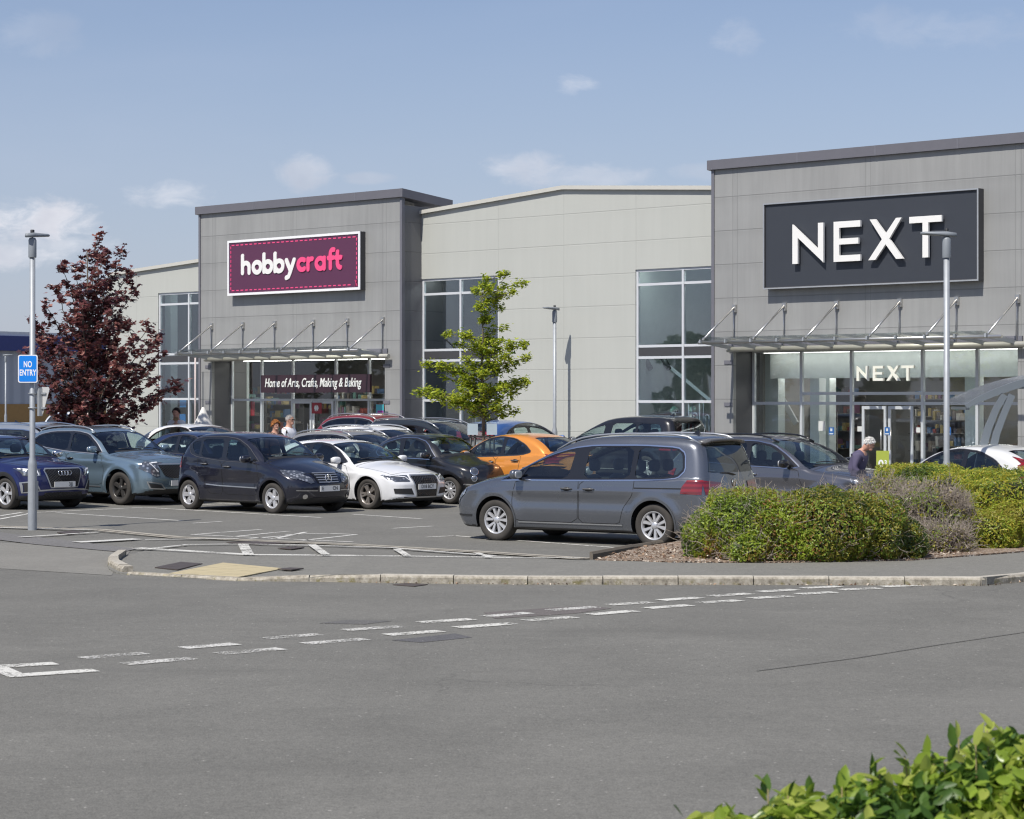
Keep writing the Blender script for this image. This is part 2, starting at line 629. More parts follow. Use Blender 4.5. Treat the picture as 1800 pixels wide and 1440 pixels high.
# ---- raised pavement (0.1 m) with tactile paving and kerb
KH = .10
kerb_px = [(600, 1009, 1), (880, 1012.5, 1), (1200, 1013, 1), (1500, 1013.5, 1), (1735, 1014.5, 1), (1800, 1008, 1), (1950, 988, 1)]
front = [at(x, y, KH) for x, y, _ in kerb_px]
left_front = [at(188, 992, .02), at(192, 1000, .02), at(205, 1006, .02), at(240, 1011, .012), (at(420, 1020, .012)), at(520, 1018, .03)]
back = [at(1950, 950, KH), at(1800, 971, KH), at(1600, 986, KH), at(1360, 990, KH), at(1180, 989, KH), at(1045, 984, KH), at(1000, 984, .06), at(620, 979, .03), at(430, 977, .02), at(255, 968, .02), at(205, 980, .02)]
outline = left_front + front + back
bm = bmesh.new()
vs = [bm.verts.new(p) for p in outline]
f = bm.faces.new(vs)
bmesh.ops.triangulate(bm, faces=[f])
ext = bmesh.ops.extrude_face_region(bm, geom=bm.faces[:])
for g in ext['geom']:
    if isinstance(g, bmesh.types.BMVert): g.co.z -= .2
bmesh.ops.recalc_face_normals(bm, faces=bm.faces)
me = bpy.data.meshes.new('pavement'); bm.to_mesh(me); bm.free()
me.materials.append(M_pave)
tag(link(bpy.data.objects.new('pavement', me)), kind='structure')


def along(pts, step, first=0.):
    """resample a polyline"""
    out = [Vector(pts[0])]; acc = first
    for a, b in zip(pts[:-1], pts[1:]):
        a = Vector(a); b = Vector(b); L = (b - a).length; d = (b - a).normalized()
        p = step - acc
        while p <= L:
            out.append(a + d * p); p += step
        acc = (acc + L) % step
    return out


def kerb_stones(name, pts, step, w, zt, gap=.012, mat=None, drop=.25):
    mb = MB()
    q = along(pts, step)
    for i, (a, b) in enumerate(zip(q[:-1], q[1:])):
        d = (b - a).normalized(); u = Vector((-d.y, d.x, 0)).normalized()   # away from the road
        a2 = a + d * gap / 2; b2 = b - d * gap / 2
        r = random.uniform(-.004, .004); r2 = random.uniform(-.006, .006)
        prof = [(r2, -drop), (r2, zt(a) - .03 + r), (.025, zt(a) + r + .004), (w, zt(a) + r + .004), (w, -drop)]
        prof2 = [(r2, -drop), (r2, zt(b) - .03 + r), (.025, zt(b) + r + .004), (w, zt(b) + r + .004), (w, -drop)]
        vs = [Vector((a2.x, a2.y, 0)) + u * p + Vector((0, 0, z)) for p, z in prof] + [Vector((b2.x, b2.y, 0)) + u * p + Vector((0, 0, z)) for p, z in prof2]
        mb.add(vs, [(0, 1, 6, 5), (1, 2, 7, 6), (2, 3, 8, 7), (3, 4, 9, 8), (0, 4, 3, 2, 1), (5, 6, 7, 8, 9)])
    return tag(mb.build(name, mat), kind='structure')


m, t, out = new_mat('weathered_kerb')
o = t.obj(); x, y, z = t.sep(o)
n = t.noise(o, 14, 5, .7)
c = t.ramp(n, [(.25, (.14, .125, .10)), (.5, (.33, .30, .245)), (.75, (.50, .47, .40))])
moss = t.math('MULTIPLY', t.step(t.noise(o, 9, 4, .7), .5, .66), t.step(z, .095, .02))
c = t.mix(t.math('MULTIPLY', moss, .75), c, (.16, .14, .045))
top = t.step(z, .085, .1)
c = t.mix(t.math('MULTIPLY', top, .55), c, (.47, .445, .39))
pbsdf(t, out, c, .9, 0, .2, t.bump(n, .6, .01))
M_kerb = m

tipk = [at(205, 978, 0), at(190, 988, 0), at(190, 996, 0), at(203, 1004, 0), at(222, 1010, 0)]


def kz(p):
    return KH if p.x > at(600, 1010)[0] - .2 else max(.035, min(KH, KH - (at(600, 1010)[0] - p.x) * .085))


road_line = [at(222, 1011), at(420, 1022), at(520, 1022)] + [Vector((p.x, p.y - .06, 0)) for p in front]
kerb_stones('kerb', road_line, .915, .13, kz, mat=M_kerb)
kerb_stones('kerb_end', [Vector((p.x, p.y, 0)) for p in tipk], .30, .14, lambda p: .09, mat=M_kerb)
# flush channel block lining between junction and aisle
chan = [at(x, y) for x, y in ((-200, 915), (0, 927), (172, 932.5), (310, 946), (620, 959), (860, 973), (1030, 984))]


def strip(name, pts, wd, mat, dz, kind='structure'):
    mb = MB(); pts = [Vector(p) for p in pts]
    L = []; Rr = []
    for i, p in enumerate(pts):
        d = pts[min(i + 1, len(pts) - 1)] - pts[max(i - 1, 0)]; d.z = 0; d.normalize()
        u = Vector((-d.y, d.x, 0)) * wd / 2
        L.append((p + u)); Rr.append((p - u))
    vs = []
    for a, b in zip(L, Rr):
        vs += [(a.x, a.y, G(a.y) + dz), (b.x, b.y, G(b.y) + dz)]
    mb.add(vs, [(2 * i, 2 * i + 1, 2 * i + 3, 2 * i + 2) for i in range(len(pts) - 1)])
    o = mb.build(name, mat)
    return tag(o, kind=kind)


M_chan = simple('channel_concrete', (.34, .315, .26), .9, vary=.35, vscale=7, bump=.5)
strip('kerb_channel', chan, .34, M_chan, .016)
strip('kerb_channel', [p + Vector((0, -.05, 0)) for p in chan], .045, M_patch, .0205)

# ---- markings, all one paint job
mk = MB()


def mark(mbx, a, b, wd, dz=.013, base=None, slant=0):
    a = at(*a) if base is None else at(*a, base); b = at(*b) if base is None else at(*b, base)
    n = max(1, int((b - a).length / 1.0)) if max(a.y, b.y) > 46 else 1
    d = (b - a); d.z = 0; d.normalize(); u = Vector((-d.y, d.x, 0)) * wd / 2
    for i in range(n):
        p = a.lerp(b, i / n); q = a.lerp(b, (i + 1) / n)
        vs = [p + u, p - u, q - u, q + u]
        h = (base or 0) + dz
        mbx.add([(v.x, v.y, G(v.y) + h) for v in vs], [(0, 1, 2, 3)])


good = MB(); worn = MB()
up_ = [(-60, 98, 1176, 1167, 0), (145, 255, 1158, 1149, 1), (320, 415, 1140, 1132.5, 1), (465, 562, 1123, 1116, 1), (605, 704, 1108.5, 1102, 1), (739, 830, 1095, 1089, 0),
       (852, 930, 1084.5, 1078, 1), (965, 1048, 1073.5, 1067.5, 1), (1068, 1144, 1064, 1059.5, 0), (1162, 1230, 1056, 1051, 0), (1250, 1318, 1048.5, 1044, 0), (1335, 1398, 1041, 1037, 0), (1412, 1475, 1034.5, 1031.5, 0)]
lo_ = [(20, 168, 1189, 1179, 0), (218, 340, 1168, 1158, 1), (384, 495, 1150, 1141, 1), (536, 642, 1132.5, 1124, 1), (680, 774, 1117, 1110, 0), (803, 903, 1104, 1096.5, 0), (924, 1010, 1091.5, 1085.5, 0),
       (1037, 1116, 1081, 1074.5, 0), (1137, 1212, 1070, 1064.5, 0), (1230, 1300, 1060.5, 1056, 0), (1320, 1388, 1052.5, 1048.5, 0), (1402, 1468, 1045, 1041.5, 0), (1478, 1545, 1037.5, 1034.5, 0), (1552, 1615, 1032, 1029.5, 0), (1640, 1700, 1029, 1026.5, 0)]
for x0, x1, y0, y1, wn in up_ + lo_:
    mark(worn if wn else good, (x0, y0), (x1, y1), .21, .006)
mark(good, (-10, 1172), (34, 1191), .17, .0065)
good.build('road_markings', M_paint)['kind'] = 'structure'
worn.build('worn_road_markings', M_worn)['kind'] = 'structure'

# reinstatement patches in the road under the dashes
drape('road_patch', P2((850, 1077), (980, 1068), (1040, 1065), (1075, 1070), (1010, 1079), (870, 1088)), M_patch, .003)
drape('road_patch', P2((688, 1126), (800, 1114), (830, 1121), (740, 1130)), asphalt('patch_dark', (.10, .098, .10)), .003)
drape('road_patch', P2((560, 1096), (610, 1090), (690, 1092), (640, 1098)), asphalt('patch_old', (.118, .115, .11)), .003)

strip('road_seam', [at(x, y) for x, y in ((1330, 1180), (1500, 1158), (1650, 1134), (1800, 1112), (1960, 1088))], .03, asphalt('seam_asphalt', (.12, .117, .107)), .004)
bays = MB()
segs = [((0, 908), (38, 902)), ((-60, 925), (62, 902)), ((62, 902), (255, 893)), ((255, 893), (565, 911)), ((100, 902.5), (320, 916.5)), ((337, 921), (389, 918)),
        ((337, 941), (620, 954)), ((338, 941), (459, 932)), ((412, 944.5), (507, 935)), ((438, 948), (496, 943.5)), ((480, 948.5), (538, 936.5)), ((502, 941), (576, 938.7)), ((531, 951.5), (626, 941)), ((580, 939), (626, 941)),
        ((748, 945.5), (800, 943)), ((798, 943), (1115, 966.5)),
        ((620, 905), (740, 913)), ((340, 889), (430, 885)), ((345, 893), (500, 888)), ((625, 890), (700, 895)), ((850, 890), (1010, 905)), ((690, 930), (760, 926))]
for a, b in segs[:14] + segs[14:]:
    mark(bays, a, b, .095, .0125)
bays.build('bay_lines', M_line)['kind'] = 'structure'

# markings in the junction mouth and along the pavement
jm = MB()
for a, b, wd in [((34, 947), (172, 938), .12), ((-60, 928), (172, 934.5), .10), ((134, 956), (241, 950), .28), ((255, 951), (420, 949.5), .10),
                 ((248, 969), (330, 960), .10), ((330, 960), (424, 959), .10), ((424, 959), (560, 961.5), .10), ((560, 961.5), (700, 966), .10), ((700, 967), (870, 980), .10)]:
    mark(jm, a, b, wd, .026)
jm.build('junction_markings', M_line)['kind'] = 'structure'
pm = MB()
for a, b, wd in [((240, 967.5), (440, 979.5), .22), ((440, 979.5), (620, 981), .20), ((620, 981), (900, 984.5), .17), ((900, 984.5), (1020, 985), .08)]:
    mark(pm, a, b, wd, .038)
for a, b, wd in [((427, 960), (437, 979), .42), ((548, 961), (572, 978.5), .34), ((697, 969), (716, 981), .30), ((838, 976), (860, 983), .26)]:
    mark(pm, a, b, wd * .38, .036)
pm.build('hatched_markings', M_paint)['kind'] = 'structure'

# tactile paving and drain covers
m, t, out = new_mat('tactile_paving')
o = t.obj(); x, y, z = t.sep(o)
ax = t.math('ADD', t.math('MULTIPLY', x, .78), t.math('MULTIPLY', y, .62)); ay = t.math('SUBTRACT', t.math('MULTIPLY', y, .78), t.math('MULTIPLY', x, .62))
fx = t.math('ABSOLUTE', t.math('SUBTRACT', t.math('FRACT', t.math('MULTIPLY', ax, 2.5)), .5)); fy = t.math('ABSOLUTE', t.math('SUBTRACT', t.math('FRACT', t.math('MULTIPLY', ay, 2.5)), .5))
j = t.step(t.math('MAXIMUM', fx, fy), .47, .485)
gx = t.math('SUBTRACT', t.math('FRACT', t.math('MULTIPLY', ax, 15)), .5); gy = t.math('SUBTRACT', t.math('FRACT', t.math('MULTIPLY', ay, 15)), .5)
bl = t.step(t.math('ADD', t.math('MULTIPLY', gx, gx), t.math('MULTIPLY', gy, gy)), .12, .05)
c = t.mix(t.noise(o, 5, 4), (.40, .335, .20), (.52, .45, .29))
c = t.mix(t.math('MULTIPLY', j, .6), c, (.2, .17, .12))
pbsdf(t, out, c, .85, 0, .3, t.bump(bl, .8, .006))
M_tac = m


def slab(name, pts, z, mat, label=None, cat=None, th=.012):
    P = [at(x, y, z) for x, y in pts]
    mb = MB(); n = len(P)
    vs = [(p.x, p.y, z) for p in P] + [(p.x, p.y, z - th) for p in P]
    mb.add(vs, [list(range(n)), [2 * n - 1 - i for i in range(n)]] + [(i, i + n, (i + 1) % n + n, (i + 1) % n) for i in range(n)])
    o = mb.build(name, mat)
    if cat: tag(o, label, cat)
    else: tag(o, kind='structure')
    me = o.data
    if me.polygons[0].normal.z < 0: me.flip_normals()
    return o


slab('tactile_paving', [(286, 1010), (392, 989), (498, 999), (412, 1015.5)], .032, M_tac)
m, t, out = new_mat('cover_iron')
o = t.obj()
ch = t.node('ShaderNodeTexChecker'); ch.inputs['Scale'].default_value = 13
t.put(ch.inputs['Vector'], o)
c = t.mix(t.noise(o, 12, 4), (.075, .062, .055), (.13, .105, .09))
pbsdf(t, out, c, .6, .4, .5, t.bump(ch.outputs[1], 1., .02))
M_iron = m
GRP = 'drain covers in the pavement'
slab('drain_cover', [(272, 997), (318, 987.5), (356, 990.5), (312, 1001)], .034, M_iron, 'brown iron cover beside the yellow tactile paving, at its left', 'drain cover')
slab('drain_cover', [(488, 999.5), (510, 997.5), (534, 998.5), (512, 1001.5)], .048, M_iron, 'small brown iron cover just right of the yellow tactile paving', 'drain cover')
slab('drain_cover', [(100, 935.5), (128, 932.5), (150, 935), (120, 938.5)], .022, M_iron, 'iron cover beside the foot of the no entry post', 'drain cover')
slab('drain_cover', [(398, 953), (450, 951.2), (510, 954.5), (455, 956.3)], .022, M_iron, 'long iron grate in the channel behind the hatched markings', 'drain cover')
slab('drain_cover', [(488, 963), (510, 960.5), (535, 962), (512, 965)], .022, M_iron, 'brown iron cover inside the hatched white markings', 'drain cover')
slab('drain_grate', [(690, 1027.5), (715, 1024.5), (752, 1027), (728, 1030.5)], .01, M_iron, 'rusty gully grate in the road against the kerb', 'drain cover', .008)

# chippings bed under the hedges
m, t, out = new_mat('bark_chippings')
o = t.obj()
v = t.voro(o, 32, 'Color')
vd = t.voro(o, 32, 'Distance')
c = t.ramp(t.sep(v)[0], [(0, (.10, .065, .045)), (.4, (.24, .17, .12)), (.75, (.36, .28, .21)), (1, (.55, .5, .43))])
pbsdf(t, out, c, .9, 0, .2, t.bump(vd, 1., .03))
M_bark = m
bed = [at(1045, 985, .1), at(1130, 968, .05), at(1215, 955, .05), at(1500, 915, .05), at(1950, 880, .05), at(1950, 949, .1), at(1800, 970, .1), at(1600, 985, .1), at(1360, 989, .1), at(1180, 988, .1)]
mb = MB(); n = len(bed)
mb.add([(p.x, p.y, .112) for p in bed] + [(p.x, p.y, -.05) for p in bed], [list(range(n))] + [(i, i + n, (i + 1) % n + n, (i + 1) % n) for i in range(n)])
o = mb.build('planting_bed', M_bark); tag(o, kind='structure')
if o.data.polygons[0].normal.z < 0: o.data.flip_normals()
kerb_stones('bed_edging', [Vector((p.x, p.y, 0)) for p in (at(1042, 986), at(1130, 969), at(1215, 957), at(1500, 918))], .9, .05, lambda p: .118, mat=simple('edging_dark', (.14, .12, .095), .9, vary=.3))
# loose chips on the bed
n = 1500
A = np.array([(p.x, p.y) for p in bed])
P = []
while len(P) < n:
    x = random.uniform(A[:, 0].min(), at(1700, 985)[0]); y = random.uniform(A[:, 1].min(), A[:, 1].min() + 3.2)
    c = False
    for i in range(len(A)):
        (x1, y1), (x2, y2) = A[i], A[i - 1]
        if (y1 > y) != (y2 > y) and x < (x2 - x1) * (y - y1) / (y2 - y1) + x1: c = not c
    if c: P.append((x, y, .118 + random.random() * .02))
P = np.array(P)
chipm = [simple('chip_a', (.30, .2, .13), .9), simple('chip_b', (.5, .43, .35), .9), simple('chip_c', (.12, .07, .045), .9)]
NN = RNG.normal(size=(n, 3)) * .5 + np.array([0, 0, 1])
o = scatter('bark_chips', P, NN, RNG.uniform(.03, .07, n), LEAF_SMALL, chipm, RNG.integers(0, 3, n))
tag(o, 'loose brown bark chips and dead leaves on the bed', 'chippings', kind='stuff')
# dead leaves caught against the kerb
n = 260
pts = along([Vector((p.x, p.y, 0)) for p in road_line[3:]], .05)
ii = RNG.integers(0, len(pts), n)
P = np.array([(pts[i].x, pts[i].y - abs(random.gauss(0, .05)) - .01, .012) for i in ii])
o = scatter('dead_leaves', P, RNG.normal(size=(n, 3)) * .4 + np.array([0, 0, 1]), RNG.uniform(.02, .05, n), LEAF_SMALL, chipm, RNG.integers(0, 3, n))
tag(o, 'scattered dead leaves and grit lying in the gutter along the kerb', 'leaves', kind='stuff')
# ================================================================ SHOPS
TX = Vector((4300, -4000, 0)).normalized()        # along the frontage, towards the right
TN = Vector((-TX.y, TX.x, 0))                     # into the building
H0 = Vector((-3.29, 68.0, 0))                     # foot of the left tower's right corner
RZ = math.atan2(TX.y, TX.x)
REC = .83                                         # recess of the walls between the towers
BG = .22                                          # ground level at the shops


def fac(px, py, rec=0.):
    """(s, z) on the frontage plane set back by rec"""
    k = (px - CX) / F
    o = H0 + TN * rec
    s = (k * o.y - o.x) / (TX.x - k * TX.y)
    Y = o.y + s * TX.y
    return s, CH + (HY - py) / F * Y


def fs(px, rec=0.): return fac(px, HY, rec)[0]


def cladding(name, base, z0, dz, verts, rough=.5, dirt=.2, jw=.012, wide=False, jk=1.):
    m, t, out = new_mat(name)
    o = t.obj(); x, y, z = t.sep(o)
    q = t.math('DIVIDE', t.math('SUBTRACT', z, z0), dz)
    fr = t.math('ABSOLUTE', t.math('SUBTRACT', t.math('FRACT', t.math('ADD', q, .5)), .5))
    hj = t.step(t.math('MULTIPLY', fr, dz), jw * 1.6, jw * .6)
    vj = None
    for vx in verts:
        d = t.math('ABSOLUTE', t.math('SUBTRACT', x, vx))
        e = t.step(t.math('ABSOLUTE', t.math('SUBTRACT', d, .075 if wide else 0)), jw * 1.6, jw * .5)
        vj = e if vj is None else t.math('MAXIMUM', vj, e)
    n1 = t.noise(t.comb(t.math('MULTIPLY', x, 3.2), y, t.math('MULTIPLY', z, .22)), 1.6, 5, .6)
    n2 = t.noise(o, .5, 3, .5, .4)
    n3 = t.noise(t.comb(t.math('MULTIPLY', x, 22), y, t.math('MULTIPLY', z, .5)), 1., 3, .6)
    k = t.math('ADD', 1., t.math('MULTIPLY', t.math('SUBTRACT', n1, .5), dirt))
    k = t.math('ADD', k, t.math('MULTIPLY', t.math('SUBTRACT', n2, .5), dirt))
    k = t.math('ADD', k, t.math('MULTIPLY', t.math('SUBTRACT', n3, .5), dirt * .12))
    # grime caught just under each joint
    under = t.step(t.math('FRACT', t.math('ADD', q, 1.)), .72, 1.)
    k = t.math('SUBTRACT', k, t.math('MULTIPLY', under, dirt * .22))
    nd = t.node('ShaderNodeVectorMath', operation='SCALE'); t.put(nd.inputs[0], base); t.put(nd.inputs['Scale'], k)
    c = nd.outputs[0]
    c = t.mix(t.math('MULTIPLY', hj, .42 * jk), c, tuple(b * .45 for b in base))
    hs = hj
    if vj is not None:
        c = t.mix(t.math('MULTIPLY', vj, .3 * jk), c, tuple(b * .5 for b in base)); hs = t.math('MAXIMUM', hj, vj)
    pbsdf(t, out, c, rough, .0, .5, t.bump(t.math('SUBTRACT', 1., hs), .35, .01))
    return m


base_t = (.280, .282, .274)
M_tow = cladding('tower_cladding', base_t, 7.57, .885, [fs(376), fs(518), fs(676), fs(1292), fs(1526), fs(1790)], dirt=.34, wide=True)
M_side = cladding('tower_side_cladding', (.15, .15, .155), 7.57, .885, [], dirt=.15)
M_hall = cladding('hall_cladding', (.45, .458, .42), 7.52, .882, [fs(876, REC), fs(991, REC), fs(1118, REC), fs(240, REC)], dirt=.09, jk=.6)
M_trim = simple('dark_grey_trim', (.15, .15, .17), .45, vary=.08)
M_cream = simple('cream_trim', (.52, .51, .46), .5, vary=.06)
M_white = simple('white_frame', (.56, .58, .60), .35, vary=.03)
M_steel = simple('galvanised_steel', (.33, .35, .37), .5, .25, vary=.2, vscale=6)
M_bsteel = simple('brushed_steel', (.55, .54, .52), .3, .85, vary=.1)
M_sglass = glass_mat('shop_glass', (.95, .975, .975), refl=1.0, base=.025)
M_hglass = glass_mat('hall_glass', (.80, .87, .89), refl=1.0, base=.10)
M_cglass = glass_mat('canopy_glass', (.93, .94, .92), refl=.5, rough=.1, base=.01)
M_dark = simple('dark_panel', (.055, .055, .058), .5, vary=.1)

bld = thing('shop_terrace', 'long grey retail building with two tall towers joined by cream clad halls', 'building', H0, RZ)


def wallpoly(name, poly, holes, y0, y1, mat, parent=bld, caps=True):
    """wall panel in the facade plane: polygon (s, z) with rectangular holes, thickness y0..y1"""
    bm = bmesh.new()
    ss = sorted(set([p[0] for p in poly] + [h[0] for h in holes] + [h[1] for h in holes]))
    zb = min(p[1] for p in poly)

    def top(s):
        tp = sorted([p for p in poly if p[1] > zb + 1e-6])
        for a, b in zip(tp[:-1], tp[1:]):
            if a[0] - 1e-6 <= s <= b[0] + 1e-6:
                return a[1] + (b[1] - a[1]) * (s - a[0]) / max(b[0] - a[0], 1e-6)
    mb = MB()
    for a, b in zip(ss[:-1], ss[1:]):
        hs = sorted([h for h in holes if h[0] <= a + 1e-6 and h[1] >= b - 1e-6], key=lambda h: h[2])
        z = zb
        segs = []
        for h in hs:
            if h[2] > z + 1e-6: segs.append((z, z, h[2], h[2]))
            z = h[3]
        segs.append((z, z, top(a), top(b)))
        for za, zb2, zc, zd in segs:
            mb.add([(a, y0, za), (b, y0, zb2), (b, y0, zd), (a, y0, zc), (a, y1, za), (b, y1, zb2), (b, y1, zd), (a, y1, zc)],
                   [(0, 1, 2, 3), (7, 6, 5, 4), (0, 3, 7, 4), (1, 5, 6, 2), (3, 2, 6, 7), (0, 4, 5, 1)])
    o = mb.build(name, mat, parent)
    bm.free()
    return o


TW = 9.46
s_l0, s_l1 = -TW, 0.0
s_r0, s_r1 = fs(1253), fs(1253) + TW
PT = 8.31                                         # underside of the parapet cap
# tower faces with their entrance openings
hob = (fs(372), fs(676.5), BG, fac(500, 628)[1])
nxt = (fs(1289), fs(1789), BG, fac(1500, 611)[1])
TD = 1.5
for (a, b, op) in ((s_l0, s_l1, hob), (s_r0, s_r1, nxt)):
    tw = wallpoly('tower', [(a, BG - .3), (a, PT), (b, PT), (b, BG - .3)], [op], 0, .12, M_tow)
    mb = MB()
    for s0, s1 in ((a + .001, a + .12), (b - .12, b - .001)):      # returns
        mb.box(s0, s1, .122, TD + .4, BG - .3, PT - .24)
        mb.build('side_wall', M_side, tw); mb = MB()
    for s0 in (a - .03, b - .06):
        mb.box(s0, s0 + .09, -.03, .09, BG - .3, PT)
        mb.build('corner_trim', M_trim, tw); mb = MB()
    # reveals of the opening
    mb = MB()
    mb.box(op[0] - .06, op[0], .121, REC + .05, BG, op[3]); mb.box(op[1], op[1] + .06, .121, REC + .05, BG, op[3])
    mb.box(op[0], op[1], .121, REC + .05, op[3], op[3] + .06)
    mb.build('entrance_reveal', simple('reveal_grey', (.085, .085, .092), .5), tw)
    mb = MB(); mb.box(op[0] - .12, op[1] + .14, -.05, -.002, op[3] - .03, op[3] + .2)
    for sx in (op[0] - .16, op[1] + .02):
        for zz in (2.85, 1.75):
            pass
    mb.build('header_trim', M_trim, tw)
    # parapet cap falling to the back
    mb = MB()
    d0, d1 = -.10, TD + .55
    zf, zb_ = PT + .25, PT + .03
    A = [(a - .12, d0, PT), (b + .12, d0, PT), (b + .12, d0, zf), (a - .12, d0, zf), (a - .12, d1, zb_ - .26), (b + .12, d1, zb_ - .26), (b + .12, d1, zb_), (a - .12, d1, zb_)]
    mb.add(A, [(0, 1, 2, 3), (1, 5, 6, 2), (5, 4, 7, 6), (4, 0, 3, 7), (3, 2, 6, 7), (4, 5, 1, 0)])
    mb.build('parapet', simple('parapet_metal', (.135, .133, .15), .4, vary=.08), tw)
    mb = MB()
    for k in range(1, 4):
        sx = a + (b - a) * k / 4 + .4
        mb.box(sx, sx + .05, d0 - .004, d0 - .001, PT - .002, zf)
        mb.build('parapet_joint', M_trim, tw); mb = MB()

# halls between / beside the towers
cwl = (fs(741, REC), fs(876.5, REC), BG, fac(800, 488, REC)[1])
cwr = (fs(1117, REC), s_r0 + .3, BG, fac(1180, 471, REC)[1])
zle, zri = fac(738, 378, REC)[1], 8.23
cpk = fs(991, REC)
hall = wallpoly('hall_wall', [(-.2, BG - .3), (-.2, zle), (cpk, zri), (s_r0 + .35, fac(1253, 338, REC)[1]), (s_r0 + .35, BG - .3)], [cwl, cwr], REC, REC + .14, M_hall)
s_w0 = fs(190, REC)
lw = (fs(278, REC), s_l0 + .3, BG, fac(310, 514, REC)[1])
hall2 = wallpoly('hall_wall', [(s_w0, BG - .3), (s_w0, fac(190, 486, REC)[1]), (s_l0 + .3, fac(351, 457.5, REC)[1]), (s_l0 + .3, BG - .3)], [lw], REC, REC + .14, M_hall)
hall3 = wallpoly('hall_wall', [(s_r1 - .2, BG - .3), (s_r1 - .2, 7.6), (s_r1 + 6, 8.1), (s_r1 + 14, 7.6), (s_r1 + 14, BG - .3)], [], REC, REC + .14, M_hall)
# roof verge trims: cream cap and dark shadow line
for pts, par in (([(-.25, zle), (cpk, zri), (s_r0 + .3, fac(1253, 338, REC)[1])], hall), ([(s_w0, fac(190, 486, REC)[1]), (s_l0 + .3, fac(351, 457.5, REC)[1])], hall2)):
    mb = MB()
    for a, b in zip(pts[:-1], pts[1:]):
        for (y0, y1, za, zb2) in ((REC - .10, REC + .3, .0, .11),):
            mb.add([(a[0], y0, a[1] + za), (b[0], y0, b[1] + za), (b[0], y0, b[1] + zb2), (a[0], y0, a[1] + zb2), (a[0], y1, a[1] + za), (b[0], y1, b[1] + za), (b[0], y1, b[1] + zb2), (a[0], y1, a[1] + zb2)],
                   [(0, 1, 2, 3), (7, 6, 5, 4), (0, 3, 7, 4), (1, 5, 6, 2), (3, 2, 6, 7), (0, 4, 5, 1)])
    mb.build('verge_trim', M_cream, par)
# roof slabs so the building has depth
mb = MB()
for (a, b, za, zb2) in ((-.2, cpk, zle, zri), (cpk, s_r0 + .35, zri, fac(1253, 338, REC)[1])):
    mb.add([(a, REC + .14, za - .02), (b, REC + .14, zb2 - .02), (b, 30, zb2 - .02), (a, 30, za - .02)], [(0, 1, 2, 3)])
mb.add([(s_w0, REC + .14, 6.5), (s_l0, REC + .14, 6.9), (s_l0, 30, 6.9), (s_w0, 30, 6.5)], [(0, 1, 2, 3)])
mb.add([(s_l0, .2, 8.2), (s_l1, .2, 8.2), (s_l1, 1.9, 7.9), (s_l0, 1.9, 7.9)], [(0, 1, 2, 3)])
mb.add([(s_l0, 1.9, 6.9), (s_l1, 1.9, 7.0), (s_l1, 30, 7.0), (s_l0, 30, 6.9)], [(0, 1, 2, 3)])
mb.add([(s_r0, .2, 8.2), (s_r1, .2, 8.2), (s_r1, 1.9, 7.9), (s_r0, 1.9, 7.9)], [(0, 1, 2, 3)])
mb.add([(s_r0, 1.9, 7.0), (s_r1, 1.9, 7.0), (s_r1, 30, 7.0), (s_r0, 30, 7.0)], [(0, 1, 2, 3)])
mb.add([(s_r1, REC + .14, 7.5), (s_r1 + 14, REC + .14, 7.5), (s_r1 + 14, 30, 7.2), (s_r1, 30, 7.2)], [(0, 1, 2, 3)])
mb.build('roof', simple('roof_sheet', (.3, .3, .3), .6), bld)
# end wall at left, back wall of towers
mb = MB(); mb.box(s_w0 - .1, s_w0, REC, 30, BG - .3, 6.5)
mb.box(s_w0, s_r1 + 14, 29.9, 30, BG - .3, 6.4)
mb.build('rear_wall', M_hall, bld)
mb = MB(); mb.box(s_r1 + 13.9, s_r1 + 14, REC + .14, 29.9, BG - .3, 7.4)
mb.build('rear_wall', M_hall, bld)


def glazing(par, s0, s1, z0, z1, rec, mull, trans, fw=.07, name='window'):
    """curtain glazing: frame mesh with the panes as a child"""
    mb = MB()
    dy0, dy1 = rec + .0, rec + .08
    mb.box(s0, s0 + fw, dy0, dy1, z0, z1); mb.box(s1 - fw, s1, dy0, dy1, z0, z1)
    mb.box(s0 + fw, s1 - fw, dy0, dy1, z1 - fw, z1); mb.box(s0 + fw, s1 - fw, dy0, dy1, z0, z0 + fw)
    for m in mull:
        w = m[1] if isinstance(m, tuple) else fw
        m = m[0] if isinstance(m, tuple) else m
        mb.box(m - w / 2, m + w / 2, dy0 - .012, dy1 + .002, z0 + fw + .001, z1 - fw - .001)
    for tz in trans:
        if isinstance(tz, tuple): za, a, b = tz
        else: za, a, b = tz, s0 + fw, s1 - fw
        mb.box(a, b, dy0 + .004, dy1 - .004, za - fw / 2, za + fw / 2)
    f = mb.build(name, M_white, par)
    g = MB(); g.box(s0 + .02, s1 - .02, rec + .035, rec + .047, z0 + .02, z1 - .02)
    g.build('pane', M_sglass if name == 'shopfront' else M_hglass, f)
    return f


Z = lambda px, py: fac(px, py, REC)[1]
S = lambda px: fs(px, REC)
g1 = glazing(hall, cwl[0], cwl[1], BG, cwl[3], REC + .04, [S(808)], [Z(741, 518), Z(741, 616), Z(741, 634.5), Z(741, 704)], .07)
g2 = glazing(hall, cwr[0], cwr[1], BG, cwr[3], REC + .04, [S(1199)], [Z(1117, 501), Z(1117, 609), Z(1117, 629), Z(1117, 706)], .07)
g3 = glazing(hall2, lw[0], lw[1], BG, lw[3], REC + .04, [S(330.4)], [Z(278, 536), Z(278, 623.5), Z(278, 639.5), Z(278, 701.5)], .07)
for gg, w_, za, zb2 in ((g1, cwl, Z(741, 634), Z(741, 616)), (g2, cwr, Z(1117, 629), Z(1117, 609)), (g3, lw, Z(278, 639), Z(278, 624))):
    mb = MB(); mb.box(w_[0] + .09, w_[1] - .09, REC + .052, REC + .07, za + .045, zb2 - .045)
    mb.build('spandrel_panel', M_dark, gg)
